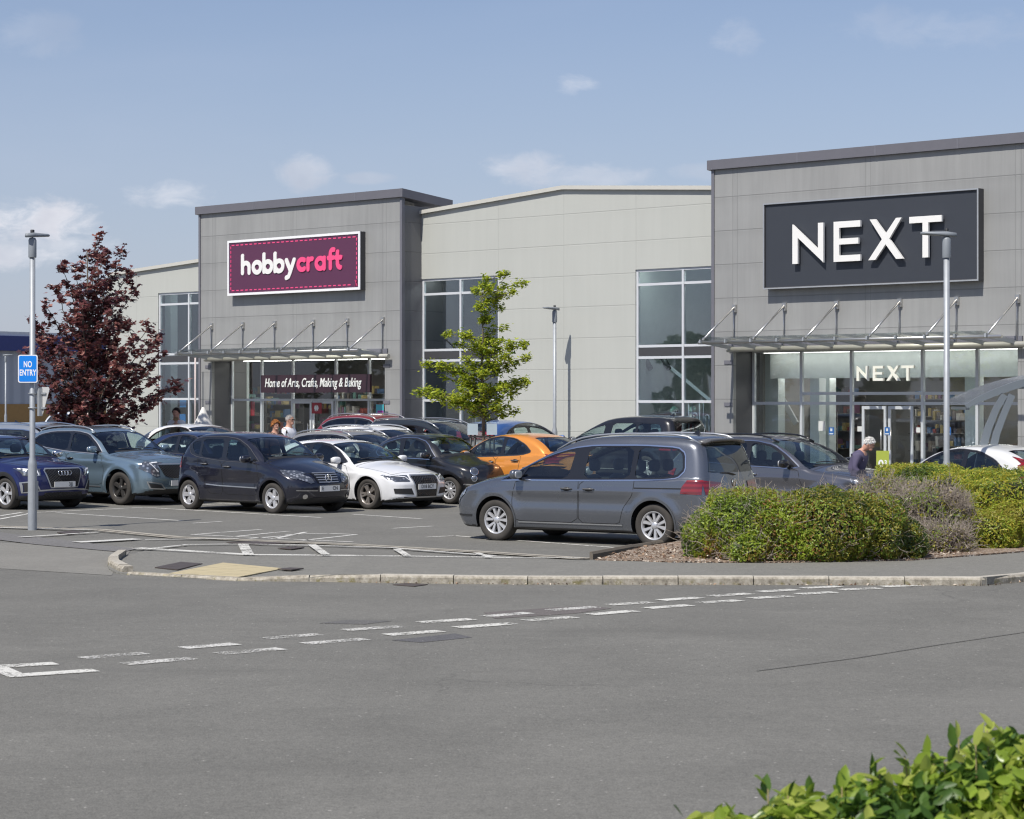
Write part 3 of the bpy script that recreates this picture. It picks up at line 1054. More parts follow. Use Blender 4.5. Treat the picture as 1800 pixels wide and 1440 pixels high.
e1 = glazing(bld, S(406.5), hob[1], BG, hob[3], REC - .02, [S(460), S(514.5), S(590.5), S(648.7)], [Z(407, 703)], .07, 'shopfront')
mb = MB(); mb.box(hob[0], S(406.5), REC - .02, REC + .04, BG, hob[3]); mb.build('blank_panel', simple('charcoal_panel', (.075, .075, .085), .4), e1)
e2 = glazing(bld, S(1323), nxt[1], BG, nxt[3], REC - .02, [S(1409), S(1497), S(1622), S(1718)], [Z(1325, 709), (Z(1410, 692), S(1409), S(1718))], .075, 'shopfront')
mb = MB(); mb.box(nxt[0], S(1323), REC - .02, REC + .04, BG, nxt[3]); mb.build('blank_panel', simple('charcoal_panel', (.075, .075, .085), .4), e2)
# sliding doors
for e, s0, s1, zt in ((e1, S(514.5), S(590.5), Z(550, 705)), (e2, S(1517), S(1610), Z(1560, 714))):
    for k in range(2):
        a = s0 + (s1 - s0) * k / 2 + .03; b = s0 + (s1 - s0) * (k + 1) / 2 - .03
        mb = MB()
        mb.box(a, a + .07, REC - .1, REC - .06, BG + .03, zt); mb.box(b - .07, b, REC - .1, REC - .06, BG + .03, zt)
        mb.box(a + .07, b - .07, REC - .1, REC - .06, zt - .08, zt); mb.box(a + .07, b - .07, REC - .1, REC - .06, BG + .03, BG + .14)
        d = mb.build('sliding_door', M_white, e)
        h = MB(); hx = b - .13 if k == 0 else a + .1
        h.tube([(hx, REC - .13, 1.0), (hx, REC - .13, 1.5)], .018, 6); h.build('handle', M_bsteel, d)
mb = MB()
for s0 in (S(1437), S(1460), S(1526)): pass
# blue round-cornered door notices and small posters on the glass
notice_b = simple('notice_blue', (.03, .14, .42), .4)
notice_w = simple('notice_white', (.7, .7, .68), .5)
for px, wpx in ((1464, 9), (1562, 9), (1671, 6)):
    mb = MB(); s0 = fs(px - wpx / 2, REC - .04); s1 = fs(px + wpx / 2, REC - .04)
    zc = fac(px, 758, REC)[1]
    mb.box(s0, s1, REC - .105, REC - .1, zc - .1, zc + .1); mb.cur = 1; mb.box(s0 + (s1 - s0) * .3, s1 - (s1 - s0) * .3, REC - .11, REC - .106, zc + .0, zc + .07)
    mb.box(s0 + .02, s1 - .02, REC - .11, REC - .106, zc - .08, zc - .05)
    mb.build('door_notice', [notice_b, notice_w], e2)
for px, wpx, py, hpx, mt in ((1444, 11, 749, 17, notice_w), (1511, 8, 754, 9, notice_w), (1614, 7, 756, 9, notice_w)):
    mb = MB(); s0 = fs(px - wpx / 2, REC - .04); s1 = fs(px + wpx / 2, REC - .04)
    mb.box(s0, s1, REC - .036, REC - .03, fac(px, py + hpx / 2, REC)[1], fac(px, py - hpx / 2, REC)[1]); mb.build('notice', mt, e2)

# ---- glass canopies hung on tie rods
for (rods, par_s0, par_s1, nm) in (([374 - 45 + 1 - 0, 428, 483.5, 551.5, 612, 674], fs(372) - .1, fs(688), 'h'), ([1292, 1380, 1472, 1583, 1683, 1790], fs(1288), fs(1795) + .3, 'n')):
    if nm == 'h': rods = [373, 428, 484, 552, 612, 674]
    cn = thing('canopy', 'glass canopy on slanted steel rods above the doors of the ' + ('plum shop' if nm == 'h' else 'shop lettered NEXT'), 'canopy', H0, RZ, 'glass canopies over the shop doors')
    D = 1.37; zf = 3.72; zb_ = 3.58
    ss = [fs(p) for p in rods]
    zr = 4.66
    s0 = par_s0; s1 = par_s1
    mb = MB()
    mb.tube([(s0 - .05, -D, zf), (s1, -D, zf)], .045, 8)
    mb.build('front_rail', M_bsteel, cn)
    mb = MB(); mb.tube([(s0 - .05, -.16, zb_ - .02), (s1 + .05, -.16, zb_ - .02)], .07, 8); mb.build('gutter', simple('gutter_beige', (.45, .44, .38), .4, .3), cn)
    mids = [(a + b) / 2 for a, b in zip(ss[:-1], ss[1:])]
    for s_ in ss + mids:
        mb = MB(); mb.bar((s_, -.08, zb_ + .02), (s_, -D - .12, zf + .03), .05, .09); mb.build('beam', M_steel, cn)
    for s_ in ss:
        mb = MB(); mb.tube([(s_, -.05, zr), (s_, -D, zf + .06)], .028, 7)
        mb.box(s_ - .06, s_ + .06, -.06, -.002, zr - .12, zr + .08)
        mb.tube([(s_, -.06, zr), (s_, -.06, zb_)], .012, 5)
        mb.build('tie_rod', M_bsteel, cn)
    mb = MB()
    for a, b in zip(ss[:-1], ss[1:]):
        mb.add([(a + .02, -.12, zb_ + .10), (b - .02, -.12, zb_ + .10), (b - .02, -D - .22, zf + .12), (a + .02, -D - .22, zf + .12),
                (a + .02, -.12, zb_ + .112), (b - .02, -.12, zb_ + .112), (b - .02, -D - .22, zf + .132), (a + .02, -D - .22, zf + .132)],
               [(0, 3, 2, 1), (4, 5, 6, 7), (0, 1, 5, 4), (1, 2, 6, 5), (2, 3, 7, 6), (3, 0, 4, 7)])
    mb.build('glass_sheet', M_cglass, cn)

# small dark wall louvres beside the openings
mb = MB()
for px, py in ((680, 643), (680, 707), (366, 645), (366, 707), (1281, 637), (1281, 711)):
    s_, z_ = fac(px, py)
    mb.box(s_ - .14, s_ + .14, -.02, -.001, z_ - .05, z_ + .05)
mb.build('wall_vent', M_trim, bld)

# downpipe / drain pipe on the hall wall
# ---- signs
def facade_M(s, y, z):
    """local frame: x along facade, text up = z, facing the street (-y)"""
    return Matrix.Translation((s, y, z)) @ Matrix.Rotation(R(90), 4, 'X')


def big_sign(px0, px1, pt0, pb0, pt1, pb1):
    s0, zt0 = fac(px0, pt0); s1, zt1 = fac(px1, pt1)
    return s0, s1, (fac(px0, pb0)[1] + fac(px1, pb1)[1]) / 2, (zt0 + zt1) / 2


# NEXT main sign
s0, s1, z0, z1 = big_sign(1339, 1727, 358, 510, 327, 493)
# correct for the sign standing proud of the wall
off = -.26
s0 = fs(1341, off); s1 = fs(1719.5, off)
z0 = (fac(1341, 509, off)[1] + fac(1719, 493.5, off)[1]) / 2; z1 = (fac(1341, 359, off)[1] + fac(1719, 329.5, off)[1]) / 2
nsg = thing('shop_sign', 'large dark slate sign board with white letters NEXT high on the tower', 'sign', H0, RZ)
M_slate = simple('slate_board', (.037, .042, .052), .5, vary=.05)
mb = MB(); mb.box(s0 + .036, s1 - .036, off + .05, -.005, z0 + .036, z1 - .036); mb.build('board', M_slate, nsg)
mb = MB()
for a, b, c, d in ((s0, s1, z0, z0 + .035), (s0, s1, z1 - .035, z1), (s0, s0 + .035, z0 + .035, z1 - .035), (s1 - .035, s1, z0 + .035, z1 - .035)):
    mb.box(a, b, off, off + .02, c, d)
mb.build('frame', simple('sign_silver', (.45, .46, .47), .35, .5), nsg)
mb = MB()
for a, b, c, d in ((s0 + .004, s1 - .004, z0 + .004, z0 + .055), (s0 + .004, s1 - .004, z1 - .055, z1 - .004), (s0 + .004, s0 + .055, z0 + .055, z1 - .055), (s1 - .055, s1 - .004, z0 + .055, z1 - .055)):
    mb.box(a, b, off + .0205, -.004, c, d)
mb.build('casing', M_dark, nsg)


def next_letters(sa, sb, z0, z1, y0, y1, mat, parent, cols, th, nm='letter'):
    """the letters N E X T as cut-out sheet letters; cols = fractional extents of each letter"""
    h = z1 - z0
    w_ = sb - sa
    for ch, (a, b) in zip('NEXT', cols):
        x0 = sa + w_ * a; x1 = sa + w_ * b
        if ch == 'N':
            k = th
            polys = [[(x0, z0), (x0 + k, z0), (x0 + k, z0 + h * .62), (x0, z1 + .0)], [(x0, z1), (x0 + k * .3, z1), (x1 - k, z0 + h * .38), (x1, z0), (x1, z1), (x1 - k, z1)]]
            polys = [[(x0, z0), (x0 + k, z0), (x0 + k, z0 + h * .66), (x1, z0), (x1, z1), (x1 - k, z1), (x1 - k, z0 + h * .34), (x0, z1)]]
        elif ch == 'E':
            k = th
            polys = [[(x0, z0), (x1, z0), (x1, z0 + k * .95), (x0 + k, z0 + k * .95), (x0 + k, z0 + h / 2 - k * .45), (x1 - k * .35, z0 + h / 2 - k * .45), (x1 - k * .35, z0 + h / 2 + k * .45), (x0 + k, z0 + h / 2 + k * .45), (x0 + k, z1 - k * .95), (x1, z1 - k * .95), (x1, z1), (x0, z1)]]
        elif ch == 'X':
            k = th * 1.22
            xc = (x0 + x1) / 2; zc = z0 + h / 2
            q = k * .5
            polys = [[(x0, z0), (x0 + k, z0), (xc, zc - q * 1.3), (x1 - k, z0), (x1, z0), (xc + q * 1.05, zc), (x1 - .03 * w_ * .3, z1), (x1 - k, z1), (xc, zc + q * 1.3), (x0 + k, z1), (x0 + .03 * w_ * .3, z1), (xc - q * 1.05, zc)]]
        else:
            k = th
            xc = (x0 + x1) / 2
            polys = [[(xc - k / 2, z0), (xc + k / 2, z0), (xc + k / 2, z1 - k * .95), (x1, z1 - k * .95), (x1, z1), (x0, z1), (x0, z1 - k * .95), (xc - k / 2, z1 - k * .95)]]
        mb = MB()
        for p in polys:
            bm_prism(mb, p, y0, y1)
        mb.build(nm, mat, parent)


def bm_prism(mb, p, y0, y1):
    n = len(p)
    from mathutils.geometry import tessellate_polygon
    tri = tessellate_polygon([[Vector((q[0], q[1], 0)) for q in p]])
    vs = [(q[0], y0, q[1]) for q in p] + [(q[0], y1, q[1]) for q in p]
    def area(t):
        a, b, c = [p[i] for i in t]
        return (b[0] - a[0]) * (c[1] - a[1]) - (c[0] - a[0]) * (b[1] - a[1])
    fsx = []
    for t in tri:
        t = tuple(t) if area(t) > 0 else tuple(t)[::-1]
        fsx.append(t); fsx.append(tuple(n + i for i in t[::-1]))
    A = sum(p[i][0] * p[(i + 1) % n][1] - p[(i + 1) % n][0] * p[i][1] for i in range(n))
    for i in range(n):
        j = (i + 1) % n
        fsx.append((i, i + n, j + n, j) if A > 0 else (i, j, j + n, i + n))
    mb.add(vs, fsx)


lo = off - .12
la, lb = fs(1391.5, lo), fs(1654, lo)
lz0 = (fac(1391, 464.5, lo)[1] + fac(1630, 452, lo)[1]) / 2; lz1 = (fac(1391, 395, lo)[1] + fac(1654, 377.5, lo)[1]) / 2
M_let = simple('white_letters', (.78, .77, .74), .4, vary=.02)
cN = [(fs(a, lo) - la) / (lb - la) for a in (1391.5, 1446, 1464, 1511, 1525, 1586, 1597, 1654)]
next_letters(la, lb, lz0, lz1, lo + .03, lo + .10, M_let, nsg, list(zip(cN[::2], cN[1::2])), .165)
for k in range(4):
    pass
# NEXT small letters standing in front of the entrance glazing
lo = REC - .78
sg2 = thing('shop_lettering', 'small raised cream letters NEXT in front of the glazing over the doors', 'sign', H0, RZ)
la, lb = fs(1505.5, lo), fs(1606, lo)
lz0 = fac(1555, 669.5, lo)[1]; lz1 = fac(1555, 643, lo)[1]
cN = [(fs(a, lo) - la) / (lb - la) for a in (1505.5, 1525.5, 1534, 1552, 1557.5, 1581, 1584, 1606)]
next_letters(la, lb, lz0, lz1, lo, lo + .07, simple('cream_letters', (.92, .89, .80), .4), sg2, list(zip(cN[::2], cN[1::2])), .07)



# plum sign with rounded lettering
off = -.24
s0 = fs(399.5, off); s1 = fs(632.5, off)
z0 = (fac(399.5, 519.5, off)[1] + fac(632.5, 510, off)[1]) / 2; z1 = (fac(399.5, 424, off)[1] + fac(632.5, 406, off)[1]) / 2
hsg = thing('shop_sign', 'plum sign board with a stitched pink border and white and pink word hobbycraft', 'sign', H0, RZ)
M_plum = simple('plum_board', (.098, .028, .068), .45, vary=.05)
M_pink = simple('pink_letters', (.82, .08, .22), .4, vary=.02)
mb = MB(); mb.box(s0 + .075, s1 - .075, off + .02, -.005, z0 + .075, z1 - .075); mb.build('board', M_plum, hsg)
mb = MB()
for a, b, c, d in ((s0, s1, z0, z0 + .075), (s0, s1, z1 - .075, z1), (s0, s0 + .075, z0 + .075, z1 - .075), (s1 - .075, s1, z0 + .075, z1 - .075)):
    mb.box(a, b, off, off + .03, c, d)
mb.build('frame', simple('sign_white', (.8, .8, .8), .35, vary=.01), hsg)
mb = MB()
for a, b, c, d in ((s0 + .004, s1 - .004, z0 + .004, z0 + .07), (s0 + .004, s1 - .004, z1 - .07, z1 - .004), (s0 + .004, s0 + .07, z0 + .07, z1 - .07), (s1 - .07, s1 - .004, z0 + .07, z1 - .07)):
    mb.box(a, b, off + .031, -.004, c, d)
mb.build('casing', M_dark, hsg)
mb = MB()
ins = .16
xa, xb, ya, yb = s0 + ins, s1 - ins, z0 + ins, z1 - ins
nx, ny = 27, 10
for i in range(nx):
    c = xa + (xb - xa) * (i + .5) / nx; L = (xb - xa) / nx * .3
    for zz in (ya, yb):
        if zz == ya and i == nx - 1: continue
        mb.box(c - L, c + L, off + .012, off + .0195, zz - .016, zz + .016)
for j in range(ny):
    c = ya + (yb - ya) * (j + .5) / ny; L = (yb - ya) / ny * .3
    for xx in (xa, xb):
        if xx == xb and j == 0: continue
        mb.box(xx - .016, xx + .016, off + .012, off + .0195, c - L, c + L)
for sgn in (-1, 1):
    mb.bar((xb - .06, off + .014 + .002 * sgn, ya + .05 - sgn * .09), (xb + .03, off + .014 + .002 * sgn, ya + .05 + sgn * .09), .035, .006)
mb.build('stitched_border', M_pink, hsg)


def stroke(mb, pts, wd, y0, y1, closed=False):
    """thick rounded stroke in the facade plane"""
    r = wd / 2
    P = [Vector((p[0], p[1])) for p in pts]
    n = len(P)
    L = []; Rr = []
    for i, p in enumerate(P):
        a = P[(i - 1) % n] if (closed or i > 0) else p
        b = P[(i + 1) % n] if (closed or i < n - 1) else p
        d = (b - a).normalized(); u = Vector((-d.y, d.x)) * r
        L.append(p + u); Rr.append(p - u)
    if closed:
        for i in range(n):
            j = (i + 1) % n
            q = [Rr[i], Rr[j], L[j], L[i]]
            mb.add([(v.x, y0, v.y) for v in q] + [(v.x, y1, v.y) for v in q], [(0, 1, 2, 3), (7, 6, 5, 4), (0, 4, 5, 1), (2, 6, 7, 3)])
        return
    poly = Rr[:]
    d = (P[-1] - P[-2]).normalized(); a0 = math.atan2(d.y, d.x)
    poly += [P[-1] + Vector((math.cos(a0 + t_), math.sin(a0 + t_))) * r for t_ in np.linspace(-math.pi / 2, math.pi / 2, 9)[1:-1]]
    poly += L[::-1]
    d = (P[0] - P[1]).normalized(); a0 = math.atan2(d.y, d.x)
    poly += [P[0] + Vector((math.cos(a0 + t_), math.sin(a0 + t_))) * r for t_ in np.linspace(-math.pi / 2, math.pi / 2, 9)[1:-1]]
    bm_prism(mb, [(v.x, v.y) for v in poly], y0, y1)


def arc(cx, cy, rx, ry, a0, a1, n=14):
    return [(cx + rx * math.cos(math.radians(a)), cy + ry * math.sin(math.radians(a))) for a in np.linspace(a0, a1, n)]


# glyphs in x-height units: x height 1, stroke .36
def glyph(ch):
    c = .5; r = .34
    return {
        'h': ([[(.0, 1.36), (.0, .15)], arc(.34, .49, .34, .36, 180, 0) + [(.68, .15)]], 1.08),
        'o': ([('c', arc(.40, .5, .38, .36, 0, 360, 29)[:-1])], 1.10),
        'b': ([[(.0, 1.36), (.0, .16)], ('c', arc(.40, .5, .38, .36, 0, 360, 29)[:-1])], 1.12),
        'y': ([[(.0, .86), (.38, .16)], [(.76, .86), (.38, .02), (.22, -.28), (.0, -.36)]], 1.14),
        'c': ([arc(.40, .5, .38, .36, 55, 305, 20)], .98),
        'r': ([[(.0, .86), (.0, .15)], arc(.34, .50, .34, .36, 180, 80, 8)], .80),
        'a': ([('c', arc(.38, .5, .38, .36, 0, 360, 29)[:-1]), [(.76, .86), (.76, .15)]], 1.16),
        'f': ([arc(.42, 1.12, .24, .28, 70, 180, 8) + [(.18, .15)], [(.0, .84), (.42, .84)]], .70),
        't': ([[(.16, 1.22), (.16, .42)] + arc(.42, .43, .26, .28, 180, 270, 7), [(.0, .84), (.46, .84)]], .7),
    }[ch]


lo = off + .018
la, lb = fs(427, lo), fs(600, lo)
zb0 = (fac(424, 484, lo)[1] + fac(600, 474, lo)[1]) / 2
xh = fac(480, 455.5, lo)[1] - fac(480, 480.5, lo)[1]
tot = sum(glyph(c)[1] for c in 'hobbycraft') - .22
sx = (lb - la) / tot
wd = .33
x = la
for i, ch in enumerate('hobbycraft'):
    g, adv = glyph(ch)
    mb = MB()
    for k, st in enumerate(g):
        y0 = lo - .022 - .0012 * k - .003 * (i % 2); y1 = lo - .0005 * (k + 1)
        cl = isinstance(st, tuple); pts = st[1] if cl else st
        zs = [(x + p[0] * sx, zb0 + p[1] * xh) for p in pts]
        stroke(mb, zs, wd * xh, y0, y1, cl)
    mb.build('letter', M_let if i < 5 else M_pink, hsg)
    x += adv * sx

# tag line board over the doors
lo = REC - .72
s0 = fs(458.5, lo); s1 = fs(650, lo); z0 = (fac(458, 690, lo)[1] + fac(650, 690.5, lo)[1]) / 2; z1 = (fac(458, 660, lo)[1] + fac(650, 657.5, lo)[1]) / 2
tsg = thing('shop_sign', 'long dark plum board over the doors reading Home of Arts, Crafts, Making & Baking', 'sign', H0, RZ)
mb = MB(); mb.box(s0, s1, lo, lo + .09, z0, z1); mb.build('board', simple('deep_plum', (.045, .022, .032), .4), tsg)
tl = text_obj('lettering', 'Home of Arts, Crafts, Making & Baking', .39, simple('tag_line_letters', (.9, .9, .88), .4, vary=0), tsg, facade_M((s0 + s1) / 2 - .02, lo - .012, (z0 + z1) / 2 + .02), extrude=.008, offset=.004, shear=.22, sx=1.0)
wd_ = tl.data.vertices; xs_ = [v.co.x for v in wd_]; k = (fs(636, lo) - fs(466.5, lo)) / (max(xs_) - min(xs_)); cxx = (max(xs_) + min(xs_)) / 2; tcx = (fs(636, lo) + fs(466.5, lo)) / 2
for v in wd_: v.co.x = tcx + (v.co.x - cxx) * k

# ---- interiors seen through the glass
M_in_wall = simple('shop_wall', (.34, .33, .31), .7)
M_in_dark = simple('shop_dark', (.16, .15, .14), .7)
M_in_floor = simple('shop_floor', (.22, .21, .2), .5)
M_ceil = simple('shop_ceiling', (.3, .3, .3), .8)
intr = MB()
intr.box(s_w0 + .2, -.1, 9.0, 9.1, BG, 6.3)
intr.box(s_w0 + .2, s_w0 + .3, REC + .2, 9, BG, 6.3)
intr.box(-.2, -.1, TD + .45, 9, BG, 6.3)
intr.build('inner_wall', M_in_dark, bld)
intr = MB(); intr.box(-.08, s_r1, 10.0, 10.1, BG, 6.6); intr.box(s_r0 + .05, s_r0 + .15, TD + .5, 4.2, BG, 6.6); intr.box(s_r1 - .3, s_r1 - .2, 1.0, 10, BG, 6.6)
intr.build('inner_wall', M_in_wall, bld)
intr = MB(); intr.box(cwr[0] - .3, cwr[0] - .2, REC + .2, 10, BG, 6.6); intr.build('display_wall', simple('pale_display_wall', (.62, .68, .64), .7), bld)
intr = MB(); intr.box(s_w0, s_r1, REC + .16, 10, BG - .02, BG + .012); intr.build('shop_floor', M_in_floor, bld)
intr = MB(); intr.box(s_r0 + .2, s_r1 - .3, 2.2, 10, 3.0, 3.15); intr.box(s_l0, s_l1 - .2, 1.6, 9, 4.1, 4.2); intr.build('inner_ceiling', M_ceil, bld)
# pale columns and wall panels just inside the glass
cm = MB()
for a, b in ((775, 791), ):
    pass
colm = simple('pale_column', (.60, .66, .66), .6, vary=.05)
for px0, px1, rec in ((764, 780, 2.0), (417, 426, 1.9), (1343, 1368, 2.1), (1424, 1440, 1.9), (1448, 1458, 2.3), (1696, 1718, 1.8), (1120, 1170, 2.6), (290, 300, 1.8)):
    a, b = fs(px0, rec), fs(px1, rec)
    mb = MB(); mb.box(a, b, rec, rec + .3, BG, 6.1 if px0 in (764, 1120, 290) else 4.4)
    mb.build('inner_column', colm if px0 != 1120 else simple('display_wall', (.48, .53, .50), .7), bld)
mb = MB(); a, b = fs(752, 1.99), fs(766, 1.99); mb.box(a, b, 1.85, 1.99, fac(760, 556, 2)[1], fac(760, 547, 2)[1]); mb.build('inner_bracket', colm, bld)
mb = MB(); mb.box(S(1325) + .02, nxt[1] - .05, REC + .7, REC + .78, Z(1500, 664), nxt[3] + .3); mb.build('bulkhead', simple('pale_bulkhead', (.72, .78, .76), .6, vary=.15), e2)
# glowing strips added to brighten the dark shop interiors, not known fittings
m, t, out = new_mat('fill_strip')
pbsdf(t, out, (.8, .8, .8), .5, emit=(1., .96, .88), estr=9.)
M_fill = m
m, t, out = new_mat('dim_fill_strip')
pbsdf(t, out, (.8, .8, .8), .5, emit=(1., .97, .9), estr=3.4)
M_dim = m
m, t, out = new_mat('high_fill_strip')
pbsdf(t, out, (.8, .8, .8), .5, emit=(1., .97, .9), estr=9.)
M_hot = m
for (a, b, rec, z_) in ((S(1325) + .1, nxt[1] - .1, REC + .3, nxt[3] - .03), (S(1325), nxt[1], 2.4, 2.99), (S(1325), nxt[1], 4.6, 2.99), (S(1325), nxt[1], 6.6, 2.99),
                        (S(407), hob[1], 2.4, 4.06), (S(407), hob[1], 4.2, 4.06), (S(407), hob[1], 6.2, 4.06), (S(407), hob[1], REC + .5, hob[3] - .03), (cwr[0], cwr[1] - .4, REC + .35, cwr[3] + .1), (cwl[0], cwl[1], REC + .35, cwl[3] + .1), (lw[0], lw[1] - .3, REC + .35, lw[3] + .1)):
    mb = MB(); mb.box(a, b, rec, rec + .16, z_ - .05, z_); mb.build('added_light_strip', M_dim if rec < 1.5 and z_ < 3.8 and a > 0 else M_hot if z_ > 3.2 else M_fill, bld)
# racks and shelves with goods
goods = [simple('goods_%d' % i, c, .6) for i, c in enumerate([(.24, .06, .05), (.07, .13, .24), (.38, .36, .33), (.10, .19, .17), (.32, .25, .10), (.16, .08, .14), (.05, .05, .06), (.12, .10, .09), (.20, .17, .14)])]


def rack(s_, y_, w_, h_, n, levels, label):
    t_ = thing('display_rack', label, 'display rack', H0, RZ, 'display racks inside the shops')
    fr = MB()
    fr.box(s_, s_ + w_, y_ + .3, y_ + .34, BG, BG + h_)
    for k in range(levels + 1):
        z_ = BG + .15 + (h_ - .15) * k / (levels + .3); fr.box(s_, s_ + w_, y_ - .1, y_ + .3, z_ - .02, z_)
    fr.build('shelf', M_in_dark, t_)
    gd = MB()
    for k in range(levels + 1):
        z_ = BG + .155 + (h_ - .15) * k / (levels + .3); x_ = s_ + .03
        while x_ < s_ + w_ - .12:
            ww = random.uniform(.04, .14); hh = random.uniform(.08, .27); gd.cur = random.randrange(len(goods))
            gd.box(x_, x_ + ww, y_ - .06, y_ + .2, z_, z_ + hh); x_ += ww + random.uniform(.01, .06)
    gd.build('goods', goods, t_)


for i, (px, dpx, rec, h_, lab) in enumerate(((285, 28, 3.0, 1.9, 'shelving seen through the left hall window'), (425, 30, 2.6, 2.1, 'shelving with small goods behind the leftmost plum shop pane'), (468, 38, 3.2, 2.0, 'shelving with goods under the left end of the tag line board'),
                                             (596, 46, 3.4, 2.2, 'shelving behind the glass right of the sliding doors of the plum shop'), (1335, 55, 3.4, 1.5, 'clothes shelving behind the leftmost NEXT shop pane'), (1420, 40, 4.2, 1.7, 'clothes shelving behind the second NEXT shop pane'),
                                             (1640, 50, 3.6, 1.6, 'clothes shelving behind the glass right of the NEXT doors'), (800, 60, 3.2, 1.8, 'shelving behind the window with the green tree'), (432, 90, 6.2, 2.4, 'long tall shelving deep inside the plum shop, left of its doors'), (560, 110, 6.6, 2.4, 'long tall shelving deep inside the plum shop, right of its doors'), (1380, 130, 6.5, 2.3, 'tall stock wall deep inside the NEXT shop, left of its doors'), (1600, 120, 6.2, 2.2, 'tall stock wall deep inside the NEXT shop, right of its doors'))):
    a = fs(px, rec); b = fs(px + dpx, rec)
    rack(a, rec, b - a, h_, 6, 4, lab)
# mezzanine stair string and ceiling lights behind NEXT
mb = MB(); a, b = fs(1338, 3.), fs(1400, 3.); mb.bar((a, 3., 3.3), (b, 3., 1.6), .06, .16); a, b = fs(1150, 2.4), fs(1235, 2.4); mb.bar((a, 2.3, 3.6), (b + .4, 2.3, 2.2), .05, .08)
mb.build('stair_string', M_white, bld)
for px, py, rec in ((1138, 638, 1.6), (1170, 638, 1.6)):
    s_, z_ = fac(px, py, rec); mb = MB(); mb.tube([(s_ - .12, rec, z_ + .18), (s_ + .12, rec, z_ - .18)], .08, 8); mb.build('spotlight', M_dark, bld)
# hanging posters
def poster(px0, px1, py0, py1, rec, mat, label, bits=None):
    a, b = fs(px0, rec), fs(px1, rec); z1_ = fac(px0, py0, rec)[1]; z0_ = fac(px0, py1, rec)[1]
    p = thing('poster', label, 'poster', H0, RZ)
    mb = MB(); mb.box(a, b, rec, rec + .012, z0_, z1_); mb.build('sheet', mat, p)
    if bits: bits(p, a, b, z0_, z1_, rec)
    return p


def xmark(p, a, b, z0_, z1_, rec):
    mb = MB(); cx_, cz_ = (a + b) / 2, (z0_ + z1_) / 2; r_ = min(b - a, z1_ - z0_) * .3
    for k in range(4):
        an = math.pi * k / 4
        mb.bar((cx_ - r_ * math.cos(an), rec - .006 - .001 * k, cz_ - r_ * math.sin(an)), (cx_ + r_ * math.cos(an), rec - .006 - .001 * k, cz_ + r_ * math.sin(an)), .004, .05)
    mb.build('emblem', M_let, p)


red = simple('poster_red', (.30, .02, .03), .5)
poster(548, 565, 708, 727, REC - .14, red, 'square dark red poster with a white starburst above the sliding doors', xmark)
poster(440.5, 447, 706, 731, REC + .1, red, 'narrow red hanging banner behind the left shop pane')
teal = simple('poster_teal', (.08, .45, .52), .5)


def blot(p, a, b, z0_, z1_, rec):
    mb = MB(); mb.box(a + (b - a) * .2, b - .01, rec - .006, rec - .001, z0_ + (z1_ - z0_) * .42, z0_ + (z1_ - z0_) * .6); mb.build('motif', simple('motif_purple', (.4, .05, .35), .5), p)
    mb = MB(); mb.box(a + (b - a) * .3, b - .02, rec - .006, rec - .001, z0_ + (z1_ - z0_) * .3, z0_ + (z1_ - z0_) * .4); mb.build('motif', simple('motif_yellow', (.8, .65, .05), .5), p)


poster(661, 674.5, 711, 738, REC - .14, teal, 'bright teal poster at the right edge of the plum shop glazing', blot)
poster(316, 327, 704, 716, REC + .2, simple('poster_blue', (.04, .35, .75), .5), 'small bright blue poster high in the left hall window')
poster(316, 326, 728, 745, REC + .25, simple('poster_blue2', (.03, .25, .6), .5), 'blue poster low in the left hall window')
# tall white curled display rods in the right hall window
for px, h_ in ((1208, .9), (1214, 1.3), (1222, 1.0), (1233, 1.35), (1243, .95)):
    rec = REC + .5
    s_ = fs(px, rec); r_ = .07
    mb = MB()
    mb.tube([(s_ - r_, rec, BG + .1)] + [(s_ - r_, rec, BG + .6 + h_)] + [(s_ + r_ * math.cos(a), rec, BG + .6 + h_ + r_ * math.sin(a)) for a in np.linspace(math.pi, 0, 7)] + [(s_ + r_, rec, BG + .1 + h_ * .35)], .018, 6)
    o = mb.build('display_hoop', M_white); o.location = H0; o.rotation_euler = (0, 0, RZ)
    tag(o, 'tall white bent rod standing in the right hall window', 'display stand', 'bent white rods in the right hall window')

